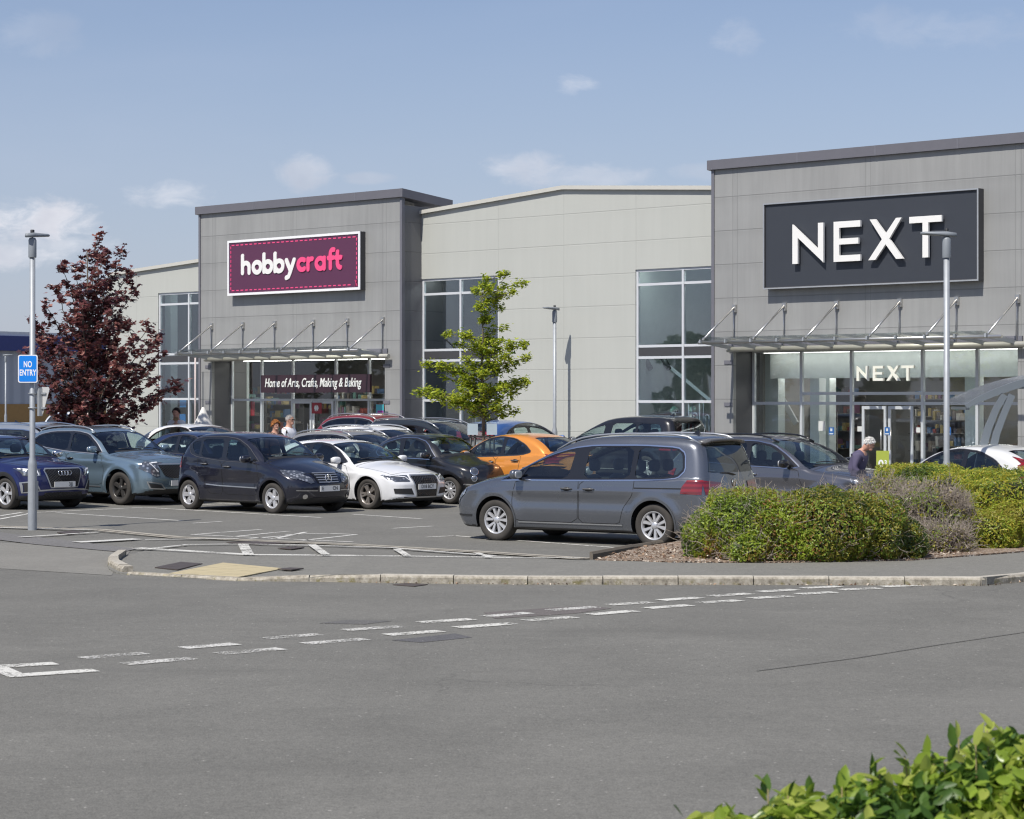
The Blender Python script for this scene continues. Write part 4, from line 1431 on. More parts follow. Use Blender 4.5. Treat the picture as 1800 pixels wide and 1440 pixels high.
# ---- distant blue fasciaed shed at far left
def shed():
    Y = 150
    b = thing('warehouse', 'distant grey warehouse with a deep blue fascia and tan brick plinth', 'building', (0, 0, 0))
    x0, x1 = (-420 - CX) / F * Y, (330 - CX) / F * (Y + 20)
    y0, y1 = Y - 8, Y + 25
    def q(name, za, zb2, off_, mat):
        mb = MB()
        d = Vector((x1 - x0, y1 - y0, 0)).normalized(); n_ = Vector((d.y, -d.x, 0)) * off_
        A = Vector((x0, y0, 0)) + n_; B = Vector((x1, y1, 0)) + n_
        C_ = B - n_ + Vector((-d.y, d.x, 0)) * 20; D_ = A - n_ + Vector((-d.y, d.x, 0)) * 20
        mb.add([(p.x, p.y, za) for p in (A, B, C_, D_)] + [(p.x, p.y, zb2) for p in (A, B, C_, D_)], [(0, 1, 5, 4), (1, 2, 6, 5), (2, 3, 7, 6), (3, 0, 4, 7), (4, 5, 6, 7), (3, 2, 1, 0)])
        return mb.build(name, mat, b)
    m, t, out = new_mat('ribbed_sheet'); o = t.obj(); x, y, z = t.sep(o)
    wv = t.math('ABSOLUTE', t.math('SUBTRACT', t.math('FRACT', t.math('MULTIPLY', x, 1.6)), .5))
    pbsdf(t, out, t.mix(t.step(wv, .1, .3), (.33, .35, .39), (.40, .42, .46)), .5)
    q('plinth', 0, 1.95, .06, simple('tan_brick', (.36, .21, .075), .8, vary=.15))
    q('wall', 1.953, 5.7, 0, m)
    q('fascia', 5.703, 6.75, .5, simple('blue_fascia', (.022, .035, .17), .4))
    q('roof_edge', 6.753, 7.05, .3, simple('pale_roof', (.62, .63, .62), .6))
shed()
# ================================================================ CARS
def pchip(pts, lo, hi, n=1200):
    """monotone cubic through control points, returned as a lookup function"""
    x = np.array([p[0] for p in pts], float); y = np.array([p[1] for p in pts], float)
    h = np.diff(x); dl = np.diff(y) / h
    m = np.zeros(len(x)); m[0] = dl[0]; m[-1] = dl[-1]
    for i in range(1, len(x) - 1):
        if dl[i - 1] * dl[i] > 0:
            w1 = 2 * h[i] + h[i - 1]; w2 = h[i] + 2 * h[i - 1]
            m[i] = (w1 + w2) / (w1 / dl[i - 1] + w2 / dl[i])
    X = np.linspace(lo, hi, n); Xc = np.clip(X, x[0], x[-1])
    k = np.clip(np.searchsorted(x, Xc) - 1, 0, len(h) - 1)
    t = (Xc - x[k]) / h[k]
    Y = (2 * t ** 3 - 3 * t ** 2 + 1) * y[k] + (t ** 3 - 2 * t ** 2 + t) * h[k] * m[k] + (-2 * t ** 3 + 3 * t ** 2) * y[k + 1] + (t ** 3 - t ** 2) * h[k] * m[k + 1]
    return lambda q: np.interp(q, X, Y)


def smax(a, b, k):
    h = np.maximum(k - np.abs(a - b), 0) / k
    return np.maximum(a, b) + h * h * k * .25


class CarShape:
    def __init__(s, c):
        s.c = c
        s.L, s.W = c['L'], c['W']
        s.top = pchip(c['top'], -.3, s.L + .3)
        s.front = pchip(c['front'], 0, 2.2)
        s.rear = pchip(c['rear'], 0, 2.2)
        s.belt = pchip(c['belt'], -.3, s.L + .3)
        s.plan = pchip(c.get('plan', [(0, .16), (.35, .06), (.9, .012), (1.6, 0), (s.L - 1.2, 0), (s.L - .5, .02), (s.L, .10)]), -.3, s.L + .3)
        s.tum = c.get('tumble', .36)
        s.zs = c.get('sill', .20)
        s.cf = c.get('cf', .16); s.cr = c.get('cr', .12)
        s.axf = c['fo']; s.axr = c['fo'] + c['wb']
        s.crease = c.get('crease', .72)
        s.ks = c.get('kroof', .10)
        s.arch = c.get('arch', c['r'] + .045)

    def F(s, x, y, z):
        c = s.c
        d = s.L / 2 - x
        ay = np.abs(y)
        cc = .22 * (1 - 2 * np.clip(d / s.L, 0, 1))
        de = d - cc * ay * ay * 1.0
        top = s.top(de) - c.get('crown', .07) * (ay / .7) ** 2
        slope = (s.top(de + .02) - s.top(de - .02)) / .04
        Ft = (z - top) / np.sqrt(1 + slope ** 2)
        zb = s.belt(d)
        inset = .05 * np.clip((.55 - z) / .35, 0, 1) ** 1.6
        inset = inset + .022 * np.clip((z - s.crease) / np.maximum(zb - s.crease, .05), 0, 1) ** 1.5
        inset = inset + np.clip(z - zb, 0, None) * s.tum + .022 * np.clip((z - zb) / .04, 0, 1)
        # scalloped lower door
        inset = inset + .014 * np.exp(-((z - s.crease + .14) / .09) ** 2) * np.clip((d - s.axf - .3) / .2, 0, 1) * np.clip((s.axr - .3 - d) / .2, 0, 1)
        zl = zb - c.get('shoulder', .15) - .02 * np.clip(d / s.L, 0, 1)
        mid_ = np.clip((d - .45) / .5, 0, 1) * np.clip((s.L - .35 - d) / .5, 0, 1)
        inset = inset - .011 * mid_ * np.clip(1 - np.where(z > zl, (z - zl) / .05, (zl - z) / .11), 0, 1)
        for ax in (s.axf, s.axr):
            rr = np.sqrt((d - ax) ** 2 + (z - c['r']) ** 2)
            inset = inset - c.get('flare', .022) * np.exp(-((rr - s.arch - .03) / .085) ** 2) * (z < zb)
        half = s.W / 2 - s.plan(d) - inset
        Fs = ay - half
        Ff = (s.front(z) + s.cf * (ay / .8) ** 2.6 * .8 - d)
        Fr = (s.rear(z) + s.cr * (ay / .8) ** 2.6 * .8 - (s.L - d))
        Fe = np.maximum(Ff, Fr)
        A = smax(Fe, Fs, .17)
        B = smax(A, Ft, np.where(z > zb + .05, s.ks, .07))
        zl = s.zs + .0 * d
        return smax(B, zl - z, .05)

    def solve(s, P0, P1, it=26):
        """outermost surface crossing between inner P0 and outer P1"""
        a = np.zeros(len(P0)); b = np.ones(len(P0))
        for _ in range(it):
            m = (a + b) / 2
            Q = P0 + (P1 - P0) * m[:, None]
            inside = s.F(Q[:, 0], Q[:, 1], Q[:, 2]) < 0
            a = np.where(inside, m, a); b = np.where(inside, b, m)
        return P0 + (P1 - P0) * a[:, None]

    def grad(s, P, e=.004):
        g = np.zeros_like(P)
        for k in range(3):
            D = np.zeros(3); D[k] = e
            A = P + D; B = P - D
            g[:, k] = s.F(A[:, 0], A[:, 1], A[:, 2]) - s.F(B[:, 0], B[:, 1], B[:, 2])
        return g / np.maximum(np.linalg.norm(g, axis=1, keepdims=True), 1e-9)

    def proj(s, side, uv, off=0.):
        """project 2D points onto the skin. side L/R: (d, z); F/B: (y, z); T: (d, y)"""
        uv = np.array(uv, float)
        n = len(uv)
        P0 = np.zeros((n, 3)); P1 = np.zeros((n, 3))
        if side in 'LR':
            sg = 1 if side == 'L' else -1
            P0[:, 0] = P1[:, 0] = s.L / 2 - uv[:, 0]; P0[:, 2] = P1[:, 2] = uv[:, 1]; P1[:, 1] = 1.3 * sg
        elif side in 'FB':
            sg = 1 if side == 'F' else -1
            P0[:, 1] = P1[:, 1] = uv[:, 0]; P0[:, 2] = P1[:, 2] = uv[:, 1]; P1[:, 0] = (s.L / 2 + .3) * sg; P0[:, 0] = sg * .3
        else:
            P0[:, 0] = P1[:, 0] = s.L / 2 - uv[:, 0]; P0[:, 1] = P1[:, 1] = uv[:, 1]; P0[:, 2] = .5; P1[:, 2] = 2.1
        Q = s.solve(P0, P1)
        if off: Q = Q + s.grad(Q) * off
        return Q

    def edge_y(s, d):
        """half width where the top surface meets the side at distance d"""
        ys = np.linspace(.3, s.W / 2, 60)
        P = s.proj('T', [(d, y) for y in ys])
        nz = s.grad(P)[:, 2]
        k = np.argmax(nz < .75) if (nz < .75).any() else 59
        return ys[k]


def chaikin(poly, n=1, q=.25, closed=True):
    for _ in range(n):
        out = []
        m = len(poly)
        for i in range(m):
            a = poly[i]; b = poly[(i + 1) % m]
            out.append((a[0] + (b[0] - a[0]) * q, a[1] + (b[1] - a[1]) * q))
            out.append((a[0] + (b[0] - a[0]) * (1 - q), a[1] + (b[1] - a[1]) * (1 - q)))
        poly = out
    return poly


def inpoly(pts, poly):
    x = pts[:, 0]; y = pts[:, 1]
    c = np.zeros(len(pts), bool)
    n = len(poly)
    for i in range(n):
        x1, y1 = poly[i]; x2, y2 = poly[i - 1]
        if y1 == y2: continue
        t = ((y1 > y) != (y2 > y)) & (x < (x2 - x1) * (y - y1) / (y2 - y1) + x1)
        c ^= t
    return c


def cut(bm, poly, axes, sel, pad=.07):
    """cut the mesh along the outline of poly, given in the plane of axes (i, j); sel(face) limits which faces"""
    i, j = axes
    k = 3 - i - j
    xs = [p[0] for p in poly]; ys = [p[1] for p in poly]
    x0, x1, y0, y1 = min(xs) - pad, max(xs) + pad, min(ys) - pad, max(ys) + pad
    cand = [f for f in bm.faces if x0 < f.calc_center_median()[i] < x1 and y0 < f.calc_center_median()[j] < y1 and sel(f)]
    n = len(poly)
    for e in range(n):
        a = poly[e]; b = poly[(e + 1) % n]
        ex0, ex1 = min(a[0], b[0]) - pad, max(a[0], b[0]) + pad; ey0, ey1 = min(a[1], b[1]) - pad, max(a[1], b[1]) + pad
        near = []; rest = []
        for f in cand:
            if not f.is_valid: continue
            c = f.calc_center_median()
            (near if (ex0 < c[i] < ex1 and ey0 < c[j] < ey1) else rest).append(f)
        if not near: continue
        co = [0, 0, 0]; co[i] = a[0]; co[j] = a[1]
        no = [0, 0, 0]; no[i] = -(b[1] - a[1]); no[j] = b[0] - a[0]
        if abs(no[0]) + abs(no[1]) + abs(no[2]) < 1e-9: continue
        es = set(); vs = set()
        for f in near:
            es.update(f.edges); vs.update(f.verts)
        r = bmesh.ops.bisect_plane(bm, geom=near + list(es) + list(vs), dist=1e-4, plane_co=co, plane_no=no)
        cand = rest + [g for g in r['geom'] if isinstance(g, bmesh.types.BMFace)] + [f for f in near if f.is_valid]
        cand = list(dict.fromkeys(cand))


def body_grid(sh, h):
    L, W = sh.L, sh.W
    X0, X1 = -L / 2 - .1, L / 2 + .1
    Y0, Y1 = -1.05, 1.05
    Z0, Z1 = 0., 1.95
    nx = int((X1 - X0) / h); ny = int((Y1 - Y0) / h) // 2 * 2; nz = int((Z1 - Z0) / h)
    xs = np.linspace(X0, X1, nx + 1); ys = np.linspace(Y0, Y1, ny + 1); zs = np.linspace(Z0, Z1, nz + 1)
    key = {}; P = []; faces = []

    def idx(i, j, k):
        q = (i, j, k)
        if q not in key:
            key[q] = len(P); P.append((xs[i], ys[j], zs[k]))
        return key[q]
    for i in range(nx):
        for j in range(ny):
            faces.append((idx(i, j, nz), idx(i + 1, j, nz), idx(i + 1, j + 1, nz), idx(i, j + 1, nz)))
            faces.append((idx(i, j, 0), idx(i, j + 1, 0), idx(i + 1, j + 1, 0), idx(i + 1, j, 0)))
    for i in range(nx):
        for k in range(nz):
            faces.append((idx(i, 0, k), idx(i + 1, 0, k), idx(i + 1, 0, k + 1), idx(i, 0, k + 1)))
            faces.append((idx(i, ny, k), idx(i, ny, k + 1), idx(i + 1, ny, k + 1), idx(i + 1, ny, k)))
    for j in range(ny):
        for k in range(nz):
            faces.append((idx(0, j, k), idx(0, j, k + 1), idx(0, j + 1, k + 1), idx(0, j + 1, k)))
            faces.append((idx(nx, j, k), idx(nx, j + 1, k), idx(nx, j + 1, k + 1), idx(nx, j, k + 1)))
    P = np.array(P)
    C = np.stack([np.clip(P[:, 0], -L / 2 + .75, L / 2 - .75), np.clip(P[:, 1], -.45, .45), np.clip(P[:, 2], .42, .60)], 1)
    Q = sh.solve(C, P)
    bm = bmesh.new()
    vs = [bm.verts.new(q) for q in Q]
    for f in faces: bm.faces.new([vs[i] for i in f])
    bm.normal_update()
    return bm


def paint(name, col, metal=.0, rough=.32, flake=True):
    if name in MATS: return MATS[name]
    m, t, out = new_mat(name)
    o = t.obj()
    x, y, z = t.sep(o)
    dirt = t.math('MULTIPLY', t.step(t.math('ADD', z, t.math('MULTIPLY', t.noise(o, 5, 3), .25)), .55, .2), .07)
    dirt = t.math('ADD', dirt, t.math('MULTIPLY', t.step(t.noise(o, 2.2, 5, .65), .5, .75), .07))
    c = t.mix(dirt, col, (.16, .145, .125))
    bf = t.node('ShaderNodeNewGeometry').outputs['Backfacing']
    # inner side of the shell is dark lining, not paint
    c = t.mix(bf, c, (.11, .11, .112))
    b = pbsdf(t, out, c, t.math('ADD', rough, t.math('MULTIPLY', dirt, .5)), metal, .5, None, 1.)
    t.put(b.inputs['Coat Weight'], t.math('SUBTRACT', 1., bf))
    t.put(b.inputs['Metallic'], t.math('MULTIPLY', metal, t.math('SUBTRACT', 1., bf)))
    # faint unevenness of pressed panels
    nb = t.node('ShaderNodeBump'); nb.inputs['Strength'].default_value = .05; nb.inputs['Distance'].default_value = .03
    t.put(nb.inputs['Height'], t.noise(o, 2.6, 1)); t.l.new(nb.outputs[0], b.inputs['Normal'])
    MATS[name] = m
    return m


M_blk = simple('black_plastic', (.022, .022, .023), .5, vary=.15)
M_gblk = simple('gloss_black', (.012, .012, .013), .18, vary=.05, coat=.6)
M_under = simple('underbody', (.012, .012, .012), .9)
M_chrome = simple('chrome', (.75, .75, .76), .12, 1., vary=.02)
M_satin = simple('satin_silver', (.50, .51, .52), .32, .8, vary=.05)
M_seat = simple('seat_cloth', (.085, .085, .09), .85, vary=.2)
M_dash = simple('dashboard', (.03, .03, .032), .6)
M_plate = simple('plate_white', (.72, .72, .70), .4, vary=.03)
M_platey = simple('plate_yellow', (.70, .50, .03), .4, vary=.03)
M_ptext = simple('plate_text', (.01, .01, .01), .5)
M_cglassw = glass_mat('car_glass', (.74, .84, .82), refl=1., base=.05)
M_cglassd = glass_mat('privacy_glass', (.14, .15, .16), refl=1., base=.05)
M_rglass = glass_mat('rear_dark_glass', (.22, .24, .25), refl=1., base=.06)
M_seam = simple('panel_gap', (.006, .006, .006), .8)
M_screen = simple('sun_shade_silver', (.55, .56, .57), .35, .5)


def tyre_mat():
    m, t, out = new_mat('tyre_rubber')
    o = t.obj(); x, y, z = t.sep(o)
    an = t.math('ARCTAN2', z, x)
    tr = t.math('ABSOLUTE', t.math('SUBTRACT', t.math('FRACT', t.math('MULTIPLY', an, 12)), .5))
    c = t.mix(t.noise(o, 6, 3), (.035, .033, .031), (.075, .068, .06))
    pbsdf(t, out, c, .85, 0, .25, t.bump(tr, .4, .004))
    return m


M_tyre = tyre_mat()


def light_mat(name, kind):
    m, t, out = new_mat(name)
    o = t.obj()
    if kind == 'head':
        v = t.voro(o, 13, 'Distance')
        c = t.mix(t.step(v, .1, .5), (.55, .57, .6), (.12, .13, .15))
        b = pbsdf(t, out, c, .12, .55, .8, t.bump(v, .25, .02), 1.)
    else:
        x, y, z = t.sep(o)
        st = t.math('ABSOLUTE', t.math('SUBTRACT', t.math('FRACT', t.math('MULTIPLY', z, 13)), .5))
        c = t.mix(t.step(st, .1, .4), (.24, .007, .010), (.13, .004, .006))
        b = pbsdf(t, out, c, .15, 0, .7, None, 1.)
    return m


M_head = light_mat('headlamp_glass', 'head')
M_tail = light_mat('tail_lamp_glass', 'tail')
M_drl = simple('lamp_white', (.85, .86, .88), .2, .2)
M_orange = simple('indicator_orange', (.7, .22, .03), .3)
m, t, out = new_mat('grille_mesh')
o = t.obj(); x, y, z = t.sep(o)
g1_ = t.math('ABSOLUTE', t.math('SUBTRACT', t.math('FRACT', t.math('ADD', t.math('MULTIPLY', y, 14), t.math('MULTIPLY', z, 20))), .5))
g2_ = t.math('ABSOLUTE', t.math('SUBTRACT', t.math('FRACT', t.math('SUBTRACT', t.math('MULTIPLY', y, 14), t.math('MULTIPLY', z, 20))), .5))
gg_ = t.step(t.math('MAXIMUM', g1_, g2_), .34, .44)
pbsdf(t, out, t.mix(gg_, (.004, .004, .004), (.045, .045, .05)), .35, 0, .5, t.bump(gg_, 1., .02))
M_grille = m


def mesh_from(sh, name, V, Fc, mat, parent, smooth=True, nrm=True):
    me = bpy.data.meshes.new(name)
    me.from_pydata([tuple(v) for v in V], [], Fc)
    mats = mat if isinstance(mat, (list, tuple)) else [mat]
    for q in mats: me.materials.append(q)
    me.polygons.foreach_set('use_smooth', [smooth] * len(me.polygons))
    me.update()
    if nrm and sh is not None and len(me.vertices):
        co = np.array(V, float)
        N = sh.grad(co)
        me.normals_split_custom_set_from_vertices([tuple(q) for q in N])
    o = bpy.data.objects.new(name, me)
    return link(o, parent)


def decal(sh, name, side, poly, mat, parent, off=.006, step=.045, thick=True):
    """patch of skin: polygon in the side's own 2D frame, lying `off` proud of the body"""
    bm = bmesh.new()
    vs = [bm.verts.new((p[0], p[1], 0)) for p in poly]
    bm.faces.new(vs)
    xs = [p[0] for p in poly]; ys = [p[1] for p in poly]
    for x in np.arange(min(xs) + step, max(xs), step):
        bmesh.ops.bisect_plane(bm, geom=bm.verts[:] + bm.edges[:] + bm.faces[:], plane_co=(x, 0, 0), plane_no=(1, 0, 0))
    for y in np.arange(min(ys) + step, max(ys), step):
        bmesh.ops.bisect_plane(bm, geom=bm.verts[:] + bm.edges[:] + bm.faces[:], plane_co=(0, y, 0), plane_no=(0, 1, 0))
    # rim, so the patch has an edge that reaches the body
    V2 = np.array([(v.co.x, v.co.y) for v in bm.verts])
    for i, v in enumerate(bm.verts): v.index = i
    Fc = [[v.index for v in f.verts] for f in bm.faces]
    be = [(e.verts[0].index, e.verts[1].index) for e in bm.edges if len(e.link_faces) == 1]
    bm.free()
    base = sh.proj(side, V2)
    g = sh.grad(base)
    Q = base + g * off
    n = len(Q)
    V = [tuple(q) for q in Q]
    # orientation
    a, b, c = [Vector(V[i]) for i in Fc[0][:3]]
    nn = (b - a).cross(c - a)
    if nn.dot(Vector(g[Fc[0][0]])) < 0: Fc = [f[::-1] for f in Fc]
    o = mesh_from(sh, name, V, Fc, mat, parent)
    return o


def strip_on(sh, name, side, pts, wd, mat, parent, off=.006, closed=False, step=.05):
    P = [Vector((p[0], p[1])) for p in pts]
    if closed: P = P + [P[0]]
    Q = [P[0]]
    for a, b in zip(P[:-1], P[1:]):
        n = max(1, int((b - a).length / step))
        for i in range(1, n + 1): Q.append(a.lerp(b, i / n))
    L = []; Rr = []
    m = len(Q)
    for i, p in enumerate(Q):
        if closed:
            d = Q[(i + 1) % (m - 1)] - Q[(i - 1) % (m - 1)]
        else:
            d = Q[min(i + 1, m - 1)] - Q[max(i - 1, 0)]
        d.normalize(); u = Vector((-d.y, d.x)) * wd / 2
        L.append(p + u); Rr.append(p - u)
    V = sh.proj(side, [(v.x, v.y) for v in L + Rr], off)
    Fc = [(i, i + 1, m + i + 1, m + i) for i in range(m - 1)]
    a, b, c = [Vector(V[i]) for i in Fc[0][:3]]
    if (b - a).cross(c - a).dot(Vector(sh.grad(V[:1])[0])) < 0: Fc = [f[::-1] for f in Fc]
    return mesh_from(sh, name, V, Fc, mat, parent) if name else (V, Fc)


def join_strips(sh, name, items, mat, parent):
    V = []; Fc = []
    for (v, f) in items:
        b = len(V); V += [tuple(q) for q in v]; Fc += [[b + i for i in q] for q in f]
    return mesh_from(sh, name, V, Fc, mat, parent)


def wheel(parent, x, y, r, rim, spokes, side, col, style, wd=.215, seed=0):
    """tyre with a rim child; spokes face outwards (side +1 left, -1 right)"""
    M = Matrix.Translation((x, y, r))
    w_ = thing_part('wheel', parent)
    w_.location = (x, y, r)
    rr = rim
    mb = MB()
    h = wd / 2
    prof = [(rr - .006, -h * .82), (rr + .012, -h * .95), ((r + rr) / 2, -h), (r - .022, -h * .93), (r - .004, -h * .72), (r, -h * .3), (r, h * .3), (r - .004, h * .72), (r - .022, h * .93), ((r + rr) / 2, h), (rr + .012, h * .95), (rr - .006, h * .82)]
    mb.lathe(prof, 'y', 40)
    mb.build('tyre', M_tyre, w_)
    mb = MB()
    s = side
    yo = s * h * .84
    # barrel and lip
    mb.cur = 0
    lip = [(rr + .002, yo), (rr - .012, yo + s * .004), (rr - .022, yo - s * .012), (rr - .03, yo - s * .05)]
    if s > 0: lip = lip[::-1]
    mb.lathe(lip, 'y', 36)
    mb.cur = 1
    bar = [(rr - .03, yo - s * .05), (rr - .045, -s * h * .6), (.02, -s * h * .6)]
    if s > 0: bar = bar[::-1]
    mb.lathe(bar, 'y', 30)
    # brake disc
    mb.cur = 2
    bd = [(.05, yo - s * .075), (rr * .66, yo - s * .075), (rr * .66, yo - s * .09)]
    mb.lathe(bd if s < 0 else bd[::-1], 'y', 30)
    mb.cur = 0
    hub = [(.0, yo - s * .012), (.045, yo - s * .012), (.062, yo - s * .03), (.066, yo - s * .06)]
    mb.lathe(hub if s < 0 else hub[::-1], 'y', 20)
    n = spokes
    a_off = seed
    for k in range(n):
        a = 2 * math.pi * (k + .25) / n + a_off
        segs = [(0.0, style[0], style[1])] if style[2] == 1 else [(-style[3], style[0], style[1]), (style[3], style[0], style[1])]
        for (da, w0, w1) in segs:
            aa = a + da * .55; ab = a + da
            p0 = Vector((.045 * math.cos(aa), 0, .045 * math.sin(aa))); p1 = Vector(((rr - .018) * math.cos(ab), 0, (rr - .018) * math.sin(ab)))
            u = Vector((-math.sin(a), 0, math.cos(a)))
            f0, f1 = yo - s * .022, yo - s * .014
            b0, b1 = yo - s * .06, yo - s * .045
            v = []
            for (p, ww, ff, bb) in ((p0, w0, f0, b0), (p1, w1, f1, b1)):
                v += [p + u * ww / 2 * .75 + Vector((0, ff, 0)), p - u * ww / 2 * .75 + Vector((0, ff, 0)), p - u * ww / 2 + Vector((0, bb, 0)), p + u * ww / 2 + Vector((0, bb, 0))]
            mb.add(v, [(0, 1, 2, 3), (4, 7, 6, 5), (0, 4, 5, 1), (1, 5, 6, 2), (2, 6, 7, 3), (3, 7, 4, 0)], False)
    mb.cur = 1
    for k in range(5):
        a = 2 * math.pi * k / 5 + a_off
        c = Vector((.05 * math.cos(a), yo - s * .018, .05 * math.sin(a)))
        mb.lathe([(.008, -.004), (.008, .004)], 'y', 6, c)
    mb.build('rim', [col, M_under, M_iron], w_)
    return w_


def thing_part(name, parent):
    o = bpy.data.objects.new(name, None)
    o.empty_display_size = .1
    return link(o, parent)


def seats(parent, c, L):
    zt = c.get('seat_z', .62); zh = c['H'] - .38
    d0 = c.get('seat_d', L * .47)
    for row, ys in ((d0, (-.36, .36)), (d0 + .88, (-.42, 0, .42))):
        for y in ys:
            mb = MB(); X = L / 2 - row
            wd = .48 if row == d0 else .40
            mb.rbox((X + .22, y, zt - .12), (.52, wd, .2), .05)
            mb.rbox((X - .08, y, zt + .18), (.16, wd, .62), .05, Matrix.Translation((X, y, zt)) @ Matrix.Rotation(R(-14), 4, 'Y') @ Matrix.Translation((-X, -y, -zt)))
            mb.rbox((X - .20, y, min(zt + .60, zh + .12)), (.10, .26, .19), .05)
            mb.build('seat', M_seat, parent)
    mb = MB()
    X = L / 2 - (d0 - .62)
    mb.rbox((X + .28, 0, zt + .14), (.62, c['W'] - .32, .34), .05)
    mb.build('dashboard', M_dash, parent)
    mb = MB()
    mb.torus(.18, .014, Matrix.Translation((X - .08, -.36, zt + .26)) @ Matrix.Rotation(R(65), 4, 'Y'))
    mb.bar((X - .08, -.36, zt + .26), (X + .12, -.36, zt + .14), .06, .06)
    mb.bar((X - .08, -.5, zt + .26), (X - .08, -.22, zt + .26), .02, .03)
    mb.build('steering_wheel', M_dash, parent)


def rectp(x0, x1, y0, y1, r=.0):
    p = [(x0, y0), (x1, y0), (x1, y1), (x0, y1)]
    return chaikin(p, 2, .18) if r else p


def build_car(c, label, pos, head, group=None, z=0.):
    """c: shape and trim of one car; pos: ground point under its centre; head: unit heading"""
    sh = CarShape(c)
    L = sh.L
    car = thing('parked_car', label, 'car', (pos[0], pos[1], z), math.atan2(head[1], head[0]), group)
    P = c['paint']
    glass = c.get('glass', M_cglassw); rglass = c.get('rglass', glass)
    bm = body_grid(sh, c.get('res', .038))
    side = lambda f: abs(f.normal.y) > .28
    tx = lambda poly: [(L / 2 - d, z_) for d, z_ in poly]
    # windows
    dlo = chaikin(c['dlo'], 1, .16)
    cut(bm, tx(dlo), (0, 2), side)
    wins = [chaikin(w_, 1, .12) for w_ in c['wins']]
    for w_ in wins: cut(bm, tx(w_), (0, 2), side)
    # arches
    arches = []
    for ax in (sh.axf, sh.axr):
        ar = [(ax + sh.arch * math.cos(a), c['r'] + .01 + sh.arch * math.sin(a)) for a in np.linspace(0, 2 * math.pi, 33)[:-1]]
        arches.append(ar)
        cut(bm, tx(ar), (0, 2), side)
    # windscreen (top view) and rear window (rear view)
    w0, w1 = c['ws']
    ed = [(d, sh.edge_y(d) - .045) for d in np.linspace(w0, w1, 5)]
    cc = .22 * (1 - 2 * ((w0 + w1) / 2) / L)
    ws = [(d + cc * y * y, y) for d, y in ed] + [(w1 + cc * (y * y), y) for y in np.linspace(ed[-1][1], -ed[-1][1], 7)[1:-1]] + [(d + cc * y * y, -y) for d, y in ed[::-1]] + [(w0 + cc * (y * y), y) for y in np.linspace(-ed[0][1], ed[0][1], 9)[1:-1]]
    ws_sel = lambda f: f.normal.z > .15 and f.normal.x > -.2
    cut(bm, [(L / 2 - d, y) for d, y in ws], (0, 1), ws_sel)
    z0, z1 = c['rw']
    ry = []
    for zz in np.linspace(z0, z1, 4):
        q = sh.belt(L - .4)
        half = sh.W / 2 - max(0, zz - q) * sh.tum - c.get('rw_in', .17)
        ry.append((half, zz))
    rw = chaikin([(y, zz) for y, zz in ry] + [(-y, zz) for y, zz in ry[::-1]], 1, .12)
    rw_sel = lambda f: f.normal.x < -.12 and f.calc_center_median().x < -L / 2 + c.get('rw_d', 1.1)
    cut(bm, rw, (1, 2), rw_sel)
    doors = [chaikin(d_, 1, .1) for d_ in c.get('doors', [])]
    for d_ in doors: cut(bm, tx(d_), (0, 2), side)
    bonnet = None
    if 'bonnet' in c:
        b0, b1 = c['bonnet']
        by = sh.edge_y((b0 + b1) / 2) - .04
        bonnet = [(b0 + .2 * by * by, by * .82), (b0 + .09, by * .5), (b0, 0), (b0 + .09, -by * .5), (b0 + .2 * by * by, -by * .82), (b1, -by), (b1, by)]
        cut(bm, [(L / 2 - d, y) for d, y in bonnet], (0, 1), lambda f: f.normal.z > .3)
    bm.normal_update()
    bm.faces.ensure_lookup_table()
    n = len(bm.faces)
    Cc = np.array([f.calc_center_median() for f in bm.faces]); Nn = np.array([f.normal for f in bm.faces])
    D = np.stack([L / 2 - Cc[:, 0], Cc[:, 2]], 1)
    sd_ = np.abs(Nn[:, 1]) > .28
    cls = np.zeros(n, int)                       # 0 body
    lower = (D[:, 1] < c.get('clad_z', .0)) | (D[:, 1] < sh.zs + .05)
    indlo = inpoly(D, dlo) & sd_
    kinds = {}
    if bonnet is not None:
        T = np.stack([L / 2 - Cc[:, 0], Cc[:, 1]], 1)
        cls[inpoly(T, bonnet) & (Nn[:, 2] > .3)] = 30
    for i, d_ in enumerate(doors):
        m_ = inpoly(D, d_) & sd_
        cls[m_ & (Cc[:, 1] > 0)] = 40 + 2 * i; cls[m_ & (Cc[:, 1] < 0)] = 41 + 2 * i
    cls[indlo] = 1                               # window surround
    for i, w_ in enumerate(wins):
        m_ = inpoly(D, w_) & sd_
        cls[m_ & (Cc[:, 1] > 0)] = 10 + 2 * i; cls[m_ & (Cc[:, 1] < 0)] = 11 + 2 * i
    T = np.stack([L / 2 - Cc[:, 0], Cc[:, 1]], 1)
    cls[inpoly(T, ws) & (Nn[:, 2] > .15) & (Nn[:, 0] > -.2)] = 2
    BV = np.stack([Cc[:, 1], Cc[:, 2]], 1)
    cls[inpoly(BV, rw) & (Nn[:, 0] < -.12) & (Cc[:, 0] < -L / 2 + c.get('rw_d', 1.1))] = 3
    for ar in arches:
        cls[inpoly(D, ar) & (np.abs(Cc[:, 1]) > .5)] = -1
    vid = {v: i for i, v in enumerate(bm.verts)}
    allv = np.array([v.co for v in bm.verts])
    names = {0: 'body', 1: 'window_surround', 2: 'windscreen', 3: 'rear_window', 30: 'bonnet'}

